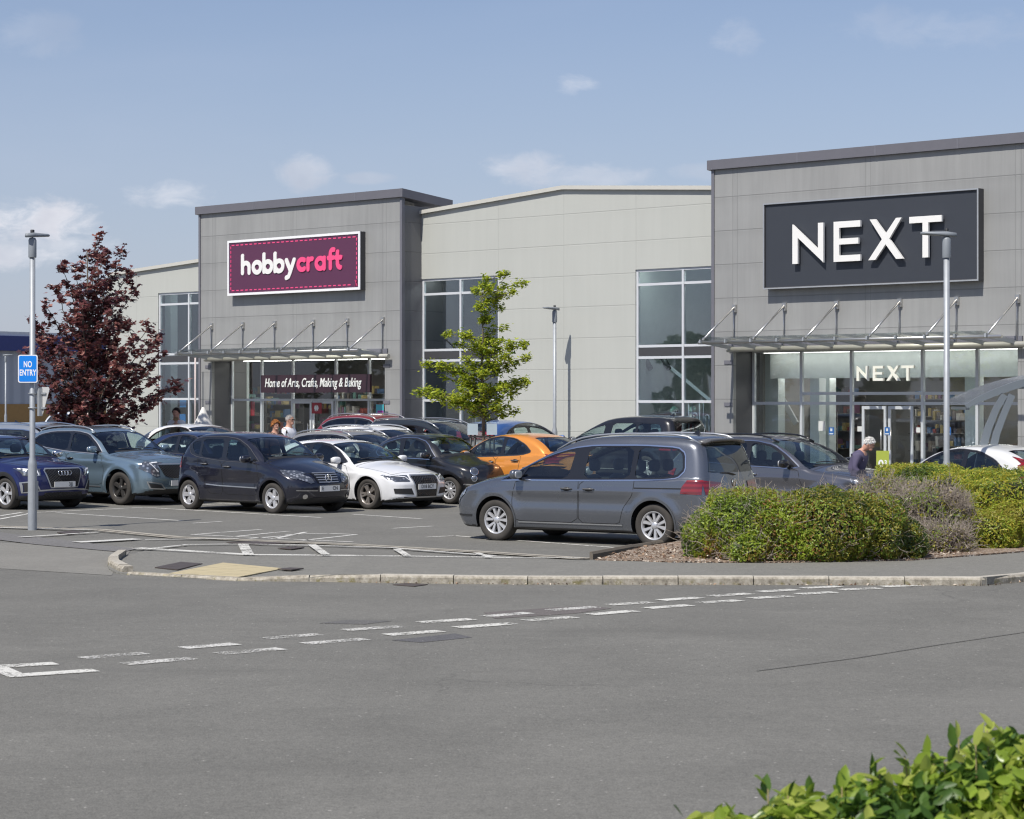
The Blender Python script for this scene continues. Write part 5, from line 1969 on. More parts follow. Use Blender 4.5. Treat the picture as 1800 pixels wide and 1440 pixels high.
    def emit(k, name, mats, parent, midx=None, push=0.):
        fs_ = [f for f, q in zip(bm.faces, cls) if q == k]
        if not fs_: return None
        used = {}
        V = []; Fc = []
        for f in fs_:
            r_ = []
            for v in f.verts:
                if v not in used: used[v] = len(V); V.append(tuple(v.co))
                r_.append(used[v])
            Fc.append(r_)
        V = np.array(V)
        if push: V = V - sh.grad(V) * push
        o = mesh_from(sh, name, V, Fc, mats, parent)
        if midx is not None:
            o.data.polygons.foreach_set('material_index', [midx(f) for f in fs_])
        return o
    cz = c.get('clad_z', 0)

    def lowmat(f):
        z_ = f.calc_center_median().z
        return 1 if (z_ < sh.zs + .035 or f.normal.z < -.5 or z_ < cz) else 0
    body = emit(0, 'body', [P, M_blk if cz else c.get('low', M_blk)], car, lowmat)
    emit(1, 'window_surround', [M_gblk], car, push=.0)
    emit(2, 'windscreen', [glass], car, push=.006)
    emit(3, 'rear_window', [rglass], car, push=.006)
    if bonnet is not None: emit(30, 'bonnet', [P], car)
    for i in range(len(wins)):
        for q in (0, 1): emit(10 + 2 * i + q, 'window', [c.get('wglass', [glass] * 9)[i]], car, push=.006)
    dobj = {}
    for i in range(len(doors)):
        for q in (0, 1): dobj[(i, q)] = emit(40 + 2 * i + q, 'door', [P, M_blk], car, lowmat)
    bm.free()
    # panel gaps
    gaps = []
    for d_ in doors:
        for s_ in 'LR': gaps.append(strip_on(sh, None, s_, d_, .009, None, None, .0015, True))
    if bonnet is not None: gaps.append(strip_on(sh, None, 'T', bonnet, .009, None, None, .0015, True))
    for (s_, pts) in c.get('gaps', []): gaps.append(strip_on(sh, None, s_, pts, .008, None, None, .0015))
    if gaps: join_strips(sh, 'panel_gap', gaps, M_seam, car)
    # window moulding
    if c.get('moulding') is not None:
        join_strips(sh, 'window_moulding', [strip_on(sh, None, s_, dlo, c.get('mould_w', .016), None, None, .004, True) for s_ in 'LR'], c['moulding'], car)
    # arch lips and liners
    lips = []
    for ax in (sh.axf, sh.axr):
        ra = sh.arch
        a0 = math.asin(max(-1, min(1, (sh.zs + .03 - c['r'] - .01) / ra)))
        pl = [(ax + (ra + .012) * math.cos(a), c['r'] + .01 + (ra + .012) * math.sin(a)) for a in np.linspace(a0, math.pi - a0, 26)]
        for s_ in 'LR': join_strips(sh, 'arch_lip', [strip_on(sh, None, s_, pl, .028 if not cz else .085, None, None, .007)], M_blk if cz else P, car)
    mb = MB()
    for ax in (sh.axf, sh.axr):
        for sg in (-1, 1):
            vs = []; na = 22
            for yy in (sg * .42, sg * (sh.W / 2 - .045)):
                for a in np.linspace(-.35, math.pi + .35, na):
                    vs.append((L / 2 - ax + (sh.arch + .012) * math.cos(a), yy, c['r'] + .01 + (sh.arch + .012) * math.sin(a)))
            mb.add(vs, [(i, i + 1, na + i + 1, na + i) for i in range(na - 1)], True)
            vs = [(L / 2 - ax + (sh.arch + .012) * math.cos(a), sg * .42, c['r'] + .01 + (sh.arch + .012) * math.sin(a)) for a in np.linspace(-.35, math.pi + .35, na)]
            mb.add(vs, [list(range(na))], False)
    mb.box(-L / 2 + .5, L / 2 - .5, -sh.W / 2 + .3, sh.W / 2 - .3, sh.zs - .03, sh.zs + .02)
    mb.build('underbody', M_under, car)
    # wheels
    wc = c['wheel']
    for ax in (sh.axf, sh.axr):
        for sg in (1, -1):
            wheel(car, L / 2 - ax, sg * (sh.W / 2 - .125), c['r'], wc['rim'], wc['n'], sg, wc['mat'], wc['style'], seed=random.random() * 6)
    seats(car, c, L)
    # mirrors
    md, mz = c['mirror']
    for s_ in 'LR':
        sg = 1 if s_ == 'L' else -1
        q = sh.proj(s_, [(md, mz)])[0]
        mb = MB()
        mb.cur = 0
        mb.rbox((q[0] + .01, q[1] + sg * .155, q[2] + .045), (.13, .23, .15), .05, n=2, p=2.8)
        mb.cur = 1
        mb.rbox((q[0] - .052, q[1] + sg * .155, q[2] + .045), (.03, .19, .115), .05)
        mb.cur = 2
        mb.bar((q[0] + .02, q[1] - sg * .02, q[2] - .02), (q[0] + .015, q[1] + sg * .10, q[2] + .01), .05, .035)
        mb.build('door_mirror', [c.get('mirror_mat', P), M_screen, M_blk], car)
    # handles
    for i, (hd, hz) in enumerate(c.get('handles', [])):
        for k, s_ in enumerate('LR'):
            sg = 1 if s_ == 'L' else -1
            q = sh.proj(s_, [(hd - .09, hz), (hd, hz), (hd + .09, hz)])
            nrm = sh.grad(q)
            mb = MB()
            mb.tube([q[0] + nrm[0] * .004, q[0] + nrm[0] * .03, q[1] + nrm[1] * .036, q[2] + nrm[2] * .03, q[2] + nrm[2] * .004], .013, 7)
            par = dobj.get((i, k)) or car
            mb.build('handle', c.get('handle_mat', P), par)
            dk = decal(sh, 'handle_recess', s_, [(hd + .075 * math.cos(a), hz + .03 * math.sin(a)) for a in np.linspace(0, 2 * math.pi, 13)[:-1]], M_seam, par, .002)
    # roof rails
    if c.get('rails'):
        ra, rb, rm = c['rails']
        for sg in (1, -1):
            pts = []
            ds = np.linspace(ra, rb, 12)
            yy = c.get('rail_y', .56)
            base = sh.proj('T', [(d, sg * yy) for d in ds])
            for i, q in enumerate(base):
                tt = i / 11
                hgt = .038 * min(1, 9 * tt * (1 - tt)) + .004
                pts.append((q[0], q[1], q[2] + hgt))
            mb = MB(); mb.tube(pts, .016, 7); mb.build('roof_rail', rm, car)
    if c.get('aerial'):
        q = sh.proj('T', [(L - c['aerial'], 0)])[0]
        mb = MB()
        mb.add([(q[0] + .08, 0, q[2] - .005), (q[0] - .08, .025, q[2] - .005), (q[0] - .08, -.025, q[2] - .005), (q[0] - .07, 0, q[2] + .065)], [(0, 1, 3), (0, 3, 2), (1, 2, 3)]); mb.build('aerial', M_gblk, car)
    # wipers
    cwl_ = (w0 + .03)
    mb = MB()
    for y0, y1 in ((.62, .02), (.0, -.52)):
        q = sh.proj('T', [(cwl_ - .02 + .2 * y0 * y0, y0), (cwl_ + .05 + .2 * ((y0 + y1) / 2) ** 2, (y0 + y1) / 2), (cwl_ + .09, y1)], .014)
        mb.tube(q, .009, 5)
    mb.build('wiper', M_blk, car)
    # scuttle panel
    sc_ = [(w0 - .05 + .2 * y * y, y) for y in np.linspace(-.66, .66, 9)] + [(w0 + .012 + .2 * y * y, y) for y in np.linspace(.66, -.66, 9)]
    decal(sh, 'scuttle', 'T', sc_, M_blk, car, .002)
    # decals and lamps
    for it in c.get('decals', []):
        nm, sides, poly, mat = it[:4]
        off = it[4] if len(it) > 4 else .005
        for s_ in sides:
            if s_ in 'FB' and it[-1] == 'mirror':
                decal(sh, nm, s_, poly, mat, car, off)
                decal(sh, nm, s_, [(-y, z_) for y, z_ in poly], mat, car, off)
            else: decal(sh, nm, s_, poly, mat, car, off)
    for it in c.get('strips', []):
        nm, sides, pts, wd, mat = it[:5]
        off = it[5] if len(it) > 5 and not isinstance(it[5], str) else .007
        closed = 'closed' in it
        for s_ in sides:
            strip_on(sh, nm, s_, pts, wd, mat, car, off, closed)
            if 'mirror' in it: strip_on(sh, nm, s_, [(-y, z_) for y, z_ in pts], wd, mat, car, off, closed)
    if c.get('plate'):
        pz, ptxt = c['plate']
        for s_ in 'FB':
            zz = pz if s_ == 'F' else c.get('rplate', pz)
            qs = sh.proj(s_, [(0, zz - .05), (0, zz + .05)])
            sg = 1 if s_ == 'F' else -1
            xo = max(abs(qs[0][0]), abs(qs[1][0])) + .014
            mb = MB(); mb.box(sg * xo - .006, sg * xo + .006, -.26, .26, zz - .056, zz + .056)
            pl = mb.build('number_plate', M_plate if s_ == 'F' else M_platey, car)
            if ptxt and s_ == 'F':
                for (tx_, yy) in ptxt:
                    Mx = Matrix(((0, 0, 1, xo + .007), (1, 0, 0, yy), (0, 1, 0, zz), (0, 0, 0, 1)))
                    text_obj('plate_text', tx_, .1, M_ptext, pl, Mx, extrude=.001, offset=.001, sx=.95)
    if c.get('extra'): c['extra'](sh, car, c)
    return car


def place(px_f, py_f, px_r, py_r, wb):
    """centre and heading from where the near front and rear tyres meet the ground in the photograph"""
    a = at(px_f, py_f); b = at(px_r, py_r)
    h = (a - b); h.z = 0; h.normalize()
    return (a + b) / 2, h


def pos_from(px, py, head, sh_fo, L, W, wb, side, axle='f', Y=None):
    p = at(px, py) if Y is None else col_at(px, Y)
    head = Vector(head).normalized(); left = Vector((-head[1], head[0], 0))
    h3 = Vector((head[0], head[1], 0))
    dx = L / 2 - (sh_fo if axle == 'f' else sh_fo + wb)
    sg = 1 if side == 'L' else -1
    return p - h3 * dx - left * sg * (W / 2 - .06)


HT = Vector((TX.x, TX.y, 0)); HT2 = -HT
# ---- individual cars -------------------------------------------------------
def rings(sh, car, z_, r=.048, pitch=.072, mat=None):
    mb = MB()
    for k in range(4):
        y = (k - 1.5) * pitch
        q = sh.proj('F', [(y, z_)])[0]
        mb.torus(r, .0075, Matrix.Translation((q[0] + .028, y, z_)) @ Matrix.Rotation(R(82), 4, 'Y'), 20, 6)
    mb.build('ring_emblem', mat or M_chrome, car)


def x_mpv(sh, car, c):
    q = sh.proj('B', [(0, .98)])[0]
    M = Matrix.Translation((q[0] - .012, 0, .98)) @ Matrix.Rotation(R(-84), 4, 'Y')
    mb = MB(); mb.torus(.062, .007, M, 24, 6)
    def seg(a, b):
        A = M @ Vector((a[1], -a[0], 0)); B = M @ Vector((b[1], -b[0], 0)); mb.bar(A, B, .012, .012)
    for sg in (-1, 1):
        seg((sg * .030, .048), (0, -.002)); seg((0, .008), (sg * .022, -.05)); seg((sg * .05, .02), (sg * .022, -.05))
    mb.build('round_emblem', M_chrome, car)
    # tailgate spoiler lip
    mb = MB()
    ys = np.linspace(-.62, .62, 9)
    vs = []
    for y in ys:
        x0 = -sh.L / 2 + .34 + .05 * (y / .6) ** 2
        zt = sh.proj('T', [(sh.L / 2 - x0, y)])[0][2]
        vs += [(x0 + .06, y, zt + .004), (x0 - .17, y, zt - .012), (x0 - .16, y, zt - .05), (x0 + .02, y, zt - .06)]
    for i in range(8):
        a = i * 4; b = a + 4
        mb.add([], [])
    mb.add(vs, [(i * 4 + k, i * 4 + (k + 1) % 4, (i + 1) * 4 + (k + 1) % 4, (i + 1) * 4 + k) for i in range(8) for k in range(4)] + [(0, 3, 2, 1), (32, 33, 34, 35)], True)
    mb.build('spoiler', c['paint'], car)
    w_ = MB(); q = sh.proj('B', [(-.05, 1.10), (.12, 1.13), (.34, 1.14)], .016); w_.tube(q, .011, 5); w_.build('rear_wiper', M_blk, car)


def x_a(sh, car, c):
    z_ = .70
    q = sh.proj('F', [(0, z_)])[0]
    M = Matrix.Translation((q[0] + .035, 0, z_)) @ Matrix.Rotation(R(80), 4, 'Y')
    mb = MB(); mb.torus(.082, .010, M, 24, 6)
    for k in range(3):
        a = math.pi + 2 * math.pi * k / 3
        mb.bar(M @ Vector((0, 0, 0)), M @ Vector((.08 * math.cos(a), .08 * math.sin(a), 0)), .018, .014)
    mb.build('star_emblem', M_chrome, car)
    for zz in (.62, .665, .71, .755, .79):
        y_ = .30 - (.79 - zz) * .25
        strip_on(sh, 'grille_bar', 'F', [(-y_, zz), (y_, zz)], .018, M_satin, car, .022)


def x_fiat(sh, car, c):
    for sg in (1, -1):
        for (y, z_, r_) in ((.57, .70, .085), (.60, .545, .055)):
            q = sh.proj('F', [(sg * y, z_)]); n_ = sh.grad(q)[0]; q = q[0]
            M = Matrix.Translation(Vector(q) - Vector(n_) * .01) @ Vector((0, 0, 1)).rotation_difference(Vector(n_)).to_matrix().to_4x4()
            mb = MB(); mb.cur = 1
            mb.torus(r_, .014, M, 24, 8)
            mb.cur = 0
            mb.lathe([(.0001, .03), (r_ * .5, .026), (r_ * .95, .012)][::-1], 'z', 24, M=M)
            mb.build('headlight', [M_head, M_chrome], car)
    strip_on(sh, 'chrome_bar', 'F', [(-.34, .50), (-.08, .53)], .02, M_chrome, car, .01)
    strip_on(sh, 'chrome_bar', 'F', [(.34, .50), (.08, .53)], .02, M_chrome, car, .01)


def W_(rim, n, mat, style): return dict(rim=rim, n=n, mat=mat, style=style)


M_alloy = simple('alloy_silver', (.60, .60, .61), .3, .55, vary=.05)
M_alloyd = simple('alloy_dark', (.10, .095, .09), .3, .6)
M_alloyb = simple('alloy_bronze_grey', (.38, .35, .32), .3, .6, vary=.1)

MPV = dict(L=4.85, W=1.90, H=1.73, wb=2.92, fo=.965, r=.335, sill=.21, tumble=.30, crease=.80, kroof=.12, crown=.05, cr=.04,
           top=[(0, .74), (.12, .86), (.35, .955), (.7, 1.045), (1.0, 1.10), (1.2, 1.17), (1.55, 1.33), (2.0, 1.52), (2.35, 1.64), (2.8, 1.705), (3.4, 1.73), (4.1, 1.72), (4.6, 1.67), (4.85, 1.61)],
           front=[(0, .25), (.2, .14), (.36, .03), (.5, 0), (.66, .02), (.8, .09), (.95, .24), (1.1, .5)],
           rear=[(0, .3), (.2, .16), (.35, .03), (.55, 0), (.75, .03), (.95, .07), (1.1, .10), (1.35, .16), (1.6, .26), (1.75, .34)],
           belt=[(0, .80), (.8, .93), (1.3, .985), (2.5, 1.0), (4.85, 1.03)],
           dlo=[(1.02, .965), (1.36, .985), (2.5, .995), (4.0, 1.03), (4.28, 1.06), (4.40, 1.18), (4.36, 1.44), (4.22, 1.53), (3.6, 1.555), (2.75, 1.545), (2.35, 1.50), (1.95, 1.39), (1.5, 1.20)],
           wins=[[(1.14, .99), (1.40, 1.005), (1.47, 1.15)], [(1.45, 1.01), (2.32, 1.02), (2.40, 1.47), (2.02, 1.38), (1.56, 1.20)], [(2.60, 1.03), (3.44, 1.045), (3.46, 1.52), (2.66, 1.51)], [(3.53, 1.05), (4.02, 1.07), (4.26, 1.11), (4.35, 1.20), (4.31, 1.42), (4.20, 1.50), (3.55, 1.52)]],
           ws=(1.20, 2.30), rw=(1.14, 1.57), rw_in=.22, rw_d=.75,
           doors=[[(1.36, .98), (1.30, .70), (1.34, .34), (2.52, .34), (2.54, 1.0), (2.48, 1.0)], [(2.56, 1.0), (2.54, .34), (3.28, .34), (3.36, .60), (3.53, .80), (3.55, 1.03), (3.5, 1.03)]],
           bonnet=(.28, 1.16), mirror=(1.44, 1.03), handles=[(2.33, .86), (2.74, .86)], handle_mat=None,
           moulding=M_chrome, mould_w=.02, rails=(1.95, 4.55, M_satin), aerial=.75, rail_y=.62,
           gaps=[('L', [(3.55, .90), (4.42, .905)]), ('R', [(3.55, .90), (4.42, .905)]), ('B', [(-.72, 1.02), (-.70, .60), (.70, .60), (.72, 1.02)])],
           strips=[('side_rail', 'LR', [(3.55, .90), (4.40, .905)], .018, M_seam, .003), ('sill_trim', 'LR', [(1.42, .325), (3.34, .325)], .02, M_satin, .012),
                   ('bumper_strip', 'LR', [(.12, .40), (.50, .40)], .03, M_blk, .008)],
           decals=[('tail_light', 'LR', [(4.36, .83), (4.38, .93), (4.46, 1.03), (4.69, 1.035), (4.69, .82)], M_tail, .010),
                   ('tail_light', 'B', [(.42, .86), (.82, .82), (.83, 1.03), (.42, 1.0)], M_tail, .010, 'mirror'),
                   ('headlight', 'LR', [(.10, .62), (.40, .86), (.34, .74), (.14, .58)], M_head, .008),
                   ('headlight', 'F', [(.45, .68), (.82, .72), (.80, .86), (.45, .76)], M_head, .008, 'mirror'),
                   ('grille', 'F', [(-.42, .66), (.42, .66), (.42, .76), (-.42, .76)], M_gblk, .006),
                   ('bumper_insert', 'B', [(-.6, .24), (.6, .24), (.55, .36), (-.55, .36)], M_blk, .006)],
           plate=(.44, None), rplate=.82, wheel=W_(.222, 5, M_alloy, (.038, .066, 2, .30)), paint=paint('grey_paint', (.15, .162, .185), .7, .26), extra=x_mpv)
MPV['handle_mat'] = MPV['paint']; MPV['rglass'] = M_rglass

AC = dict(L=3.88, W=1.765, H=1.59, wb=2.57, fo=.745, r=.31, sill=.20, tumble=.32, crease=.74, kroof=.13, crown=.06, cf=.24,
          top=[(0, .66), (.1, .76), (.3, .86), (.6, .975), (.88, 1.06), (1.05, 1.15), (1.4, 1.36), (1.7, 1.49), (2.1, 1.575), (2.6, 1.60), (3.1, 1.58), (3.5, 1.50), (3.88, 1.36)],
          front=[(0, .25), (.2, .13), (.34, .02), (.5, 0), (.62, .02), (.74, .08), (.86, .2), (1.0, .4)],
          rear=[(0, .25), (.2, .14), (.35, .02), (.55, 0), (.8, .04), (1.0, .1), (1.25, .24), (1.5, .46), (1.6, .56)],
          belt=[(0, .76), (.8, .92), (1.2, .98), (2.2, 1.03), (3.88, 1.12)],
          dlo=[(1.12, .985), (2.25, 1.02), (3.05, 1.085), (3.30, 1.15), (3.42, 1.32), (3.38, 1.43), (3.0, 1.495), (2.4, 1.51), (1.95, 1.465), (1.58, 1.32)],
          wins=[[(1.42, 1.02), (2.16, 1.05), (2.20, 1.46), (1.92, 1.42), (1.60, 1.28)], [(2.30, 1.05), (2.95, 1.10), (2.99, 1.45), (2.35, 1.46)], [(3.03, 1.13), (3.16, 1.16), (3.28, 1.27), (3.32, 1.38), (3.05, 1.43)]],
          wglass=[M_cglassw, M_cglassd, M_cglassd],
          ws=(1.0, 1.72), rw=(1.12, 1.45), rw_in=.2, rw_d=.8,
          doors=[[(1.20, .98), (1.12, .66), (1.18, .35), (2.20, .35), (2.25, 1.02)], [(2.27, 1.02), (2.22, .35), (2.66, .36), (2.80, .62), (2.98, .80), (3.03, 1.08)]],
          bonnet=(.13, .98), mirror=(1.40, 1.03), handles=[(2.08, .90), (2.80, .95)],
          moulding=simple('black_trim', (.05, .05, .055), .3), mould_w=.012,
          gaps=[], strips=[('side_moulding', 'LR', [(1.16, .50), (2.30, .52), (2.74, .54)], .022, M_satin, .008), ('bumper_trim', 'F', [(.30, .46), (.72, .47)], .014, M_chrome, .008, 'mirror'),
                           ('crease_line', 'LR', [(1.0, .80), (2.2, .88), (3.3, .98)], .008, M_gblk, .003)],
          decals=[('grille', 'F', [(-.34, .80), (.34, .80), (.27, .60), (-.27, .60)], M_gblk, .010), ('headlight', 'F', [(.36, .62), (.44, .60), (.70, .71), (.78, .84), (.60, .82), (.38, .71)], M_head, .010, 'mirror'),
                  ('headlight', 'LR', [(.20, .68), (.42, .76), (.60, .865), (.40, .85), (.24, .80)], M_head, .010), ('tail_light', 'LR', [(3.56, .86), (3.74, .86), (3.72, 1.12), (3.56, 1.16)], M_tail, .010),
                  ('tail_light', 'B', [(.60, .86), (.80, .86), (.74, 1.15), (.60, 1.1)], M_tail, .010, 'mirror'),
                  ('fog_lamp', 'F', [(.56 + .05 * math.cos(a), .35 + .045 * math.sin(a)) for a in np.linspace(0, 6.28, 13)[:-1]], M_chrome, .010, 'mirror'),
                  ('lower_grille', 'F', [(-.42, .24), (.42, .24), (.38, .33), (-.38, .33)], M_blk, .006)],
          plate=(.50, [('E', -.19), ('CN', .14)]), wheel=W_(.205, 5, M_alloy, (.085, .10, 1, 0)), paint=paint('black_blue_paint', (.012, .013, .024), .3, .2), extra=x_a)
AC['handle_mat'] = AC['paint']

A3 = dict(L=4.24, W=1.777, H=1.42, wb=2.60, fo=.86, r=.318, sill=.17, tumble=.42, crease=.70, kroof=.12, crown=.06, cf=.22, seat_z=.50,
          top=[(0, .62), (.1, .70), (.4, .81), (.8, .895), (1.15, .95), (1.35, 1.03), (1.7, 1.22), (2.05, 1.35), (2.4, 1.405), (2.8, 1.42), (3.3, 1.39), (3.8, 1.27), (4.1, 1.12), (4.24, 1.02)],
          front=[(0, .25), (.17, .10), (.28, .0), (.5, 0), (.62, .03), (.72, .10), (.8, .2), (.95, .5)],
          rear=[(0, .25), (.2, .12), (.32, .01), (.55, 0), (.8, .03), (.95, .08), (1.1, .26), (1.3, .62), (1.4, .9)],
          belt=[(0, .70), (.8, .84), (1.3, .90), (2.5, .94), (4.24, 1.0)],
          dlo=[(1.42, .915), (2.6, .955), (3.25, .985), (3.52, 1.05), (3.30, 1.20), (2.95, 1.32), (2.5, 1.355), (2.15, 1.315), (1.80, 1.17)],
          wins=[[(1.72, .95), (2.58, .98), (2.62, 1.33), (2.38, 1.315), (2.12, 1.27), (1.86, 1.14)], [(2.70, .985), (3.22, 1.01), (3.42, 1.06), (3.22, 1.19), (2.92, 1.29), (2.72, 1.31)]],
          ws=(1.28, 2.10), rw=(1.05, 1.34), rw_in=.24, rw_d=.95,
          doors=[[(1.50, .91), (1.36, .66), (1.40, .30), (2.66, .30), (2.72, .60), (2.66, .96)]],
          bonnet=(.22, 1.24), mirror=(1.66, .95), handles=[(2.50, .80)], moulding=simple('black_trim', (.05, .05, .055), .3), mould_w=.012,
          strips=[('grille_frame', 'F', [(-.38, .67), (-.34, .70), (.34, .70), (.38, .67), (.29, .26), (-.29, .26)], .026, M_satin, .012, 'closed'), ('splitter', 'F', [(-.70, .245), (-.3, .26), (.3, .26), (.70, .245)], .012, M_satin, .012),
                  ('lamp_strip', 'F', [(.44, .60), (.50, .665), (.80, .70)], .016, M_drl, .016, 'mirror')],
          decals=[('grille', 'F', [(-.37, .67), (-.33, .69), (.33, .69), (.37, .67), (.28, .27), (-.28, .27)], M_grille, .007), ('headlight', 'F', [(.44, .58), (.74, .58), (.84, .71), (.42, .70)], M_head, .010, 'mirror'),
                  ('headlight', 'LR', [(.12, .60), (.34, .63), (.50, .715), (.2, .69)], M_head, .010), ('lower_intake', 'F', [(.36, .31), (.74, .34), (.76, .44), (.42, .44)], M_blk, .008, 'mirror'),
                  ('tail_light', 'LR', [(3.95, .76), (4.2, .76), (4.2, .90), (3.9, .92)], M_tail, .010)],
          plate=(.47, [('D18 BCY', 0)]), wheel=W_(.225, 5, M_alloyb, (.04, .052, 2, .17)), paint=paint('white_paint', (.74, .745, .75), .0, .3),
          extra=lambda sh, car, c: rings(sh, car, .605, .042, .063, M_gblk))
A3['handle_mat'] = A3['paint']

FIAT = dict(L=3.57, W=1.627, H=1.49, wb=2.30, fo=.70, r=.29, sill=.17, tumble=.34, crease=.70, kroof=.16, crown=.07, cf=.30, cr=.2,
            plan=[(0, .18), (.3, .08), (.7, .02), (1.2, 0), (2.6, 0), (3.1, .04), (3.57, .15)],
            top=[(0, .66), (.12, .79), (.35, .88), (.7, .95), (.88, 1.0), (1.05, 1.11), (1.3, 1.30), (1.55, 1.42), (1.9, 1.48), (2.3, 1.485), (2.7, 1.43), (3.1, 1.27), (3.57, .98)],
            front=[(0, .25), (.17, .12), (.3, .01), (.5, 0), (.64, .02), (.76, .07), (.9, .24)],
            rear=[(0, .25), (.2, .12), (.32, .01), (.55, 0), (.8, .04), (1.0, .14), (1.25, .36), (1.45, .6)],
            belt=[(0, .74), (.8, .88), (1.2, .93), (3.57, .98)],
            dlo=[(1.08, .93), (2.3, .965), (2.85, .99), (2.98, 1.08), (2.75, 1.28), (2.3, 1.39), (1.85, 1.40), (1.5, 1.31)],
            wins=[[(1.34, .97), (2.10, .99), (2.13, 1.37), (1.83, 1.36), (1.54, 1.27)], [(2.24, 1.0), (2.72, 1.02), (2.84, 1.08), (2.64, 1.27), (2.27, 1.35)]],
            ws=(.98, 1.52), rw=(1.02, 1.36), rw_in=.22, rw_d=.8,
            doors=[[(1.12, .93), (1.06, .62), (1.10, .30), (2.12, .30), (2.22, .6), (2.2, .965)]], bonnet=(.16, .94), mirror=(1.28, .98), handles=[(2.02, .82)],
            moulding=M_chrome, mould_w=.014, strips=[('bumper_strip', 'F', [(.45, .40), (.74, .42)], .03, M_chrome, .01, 'mirror'), ('side_moulding', 'LR', [(1.1, .45), (2.2, .46)], .03, M_chrome, .008)],
            decals=[('lower_grille', 'F', [(-.5, .24), (.5, .24), (.46, .36), (-.46, .36)], M_grille, .006)],
            plate=(.34, None), wheel=W_(.20, 10, M_alloy, (.035, .045, 1, 0)), paint=paint('black_paint', (.012, .012, .014), .2, .28), extra=x_fiat)
FIAT['handle_mat'] = M_chrome

Q2 = dict(L=4.20, W=1.80, H=1.51, wb=2.60, fo=.83, r=.335, sill=.20, tumble=.40, crease=.80, kroof=.10, crown=.05, cf=.20, flare=.03, clad_z=.30,
          top=[(0, .80), (.08, .88), (.3, .945), (.7, 1.0), (1.1, 1.045), (1.3, 1.12), (1.6, 1.29), (1.95, 1.43), (2.3, 1.495), (2.8, 1.51), (3.4, 1.48), (3.8, 1.40), (4.2, 1.24)],
          front=[(0, .25), (.2, .12), (.33, .01), (.5, 0), (.76, .015), (.88, .06), (.96, .2)],
          rear=[(0, .25), (.2, .12), (.35, .01), (.6, 0), (.9, .05), (1.05, .12), (1.3, .4), (1.5, .6)],
          belt=[(0, .84), (.8, .95), (1.3, 1.0), (2.5, 1.03), (4.2, 1.06)],
          dlo=[(1.38, 1.01), (2.5, 1.04), (3.4, 1.08), (3.62, 1.14), (3.4, 1.32), (3.0, 1.42), (2.4, 1.435), (2.05, 1.385), (1.72, 1.24)],
          wins=[[(1.62, 1.04), (2.38, 1.06), (2.42, 1.41), (2.06, 1.35), (1.80, 1.23)], [(2.50, 1.07), (3.3, 1.10), (3.48, 1.15), (3.28, 1.32), (2.98, 1.38), (2.52, 1.40)]],
          ws=(1.22, 1.98), rw=(1.10, 1.42), rw_in=.22, rw_d=.9,
          doors=[[(1.42, 1.01), (1.34, .7), (1.36, .36), (2.42, .36), (2.44, 1.03)], [(2.46, 1.03), (2.44, .36), (2.98, .36), (3.16, .7), (3.2, 1.06)]],
          bonnet=(.16, 1.18), mirror=(1.56, 1.06), handles=[(2.28, .86), (3.06, .88)], moulding=simple('black_trim', (.05, .05, .055), .3), mould_w=.012, rails=(2.0, 3.7, M_gblk),
          strips=[('grille_frame', 'F', [(-.46, .80), (-.42, .84), (.42, .84), (.46, .80), (.33, .46), (-.33, .46)], .026, M_satin, .014, 'closed'),
                  ('intake_frame', 'F', [(.56, .40), (.66, .60), (.84, .56), (.82, .36)], .024, M_satin, .012, 'closed', 'mirror'), ('bumper_blade', 'F', [(-.56, .40), (-.3, .415), (.3, .415), (.56, .40)], .03, M_satin, .012),
                  ('lamp_strip', 'F', [(.58, .71), (.60, .80), (.84, .84)], .022, M_drl, .016, 'mirror')],
          decals=[('grille', 'F', [(-.45, .80), (-.41, .83), (.41, .83), (.45, .80), (.32, .47), (-.32, .47)], M_grille, .008), ('headlight', 'F', [(.54, .70), (.82, .70), (.86, .85), (.54, .82)], M_head, .010, 'mirror'),
                  ('headlight', 'LR', [(.10, .72), (.28, .74), (.36, .84), (.12, .84)], M_head, .010), ('intake', 'F', [(.58, .41), (.67, .58), (.82, .55), (.80, .38)], M_blk, .008, 'mirror'),
                  ('lower_grille', 'F', [(-.5, .26), (.5, .26), (.46, .36), (-.46, .36)], M_grille, .006)],
          plate=(.52, [('3JJ', .14)]), wheel=W_(.235, 5, M_alloy, (.05, .10, 1, 0)), paint=paint('deep_blue_paint', (.012, .018, .10), .45, .3), mirror_mat=M_chrome,
          extra=lambda sh, car, c: rings(sh, car, .755, .050, .075))
Q2['handle_mat'] = Q2['paint']

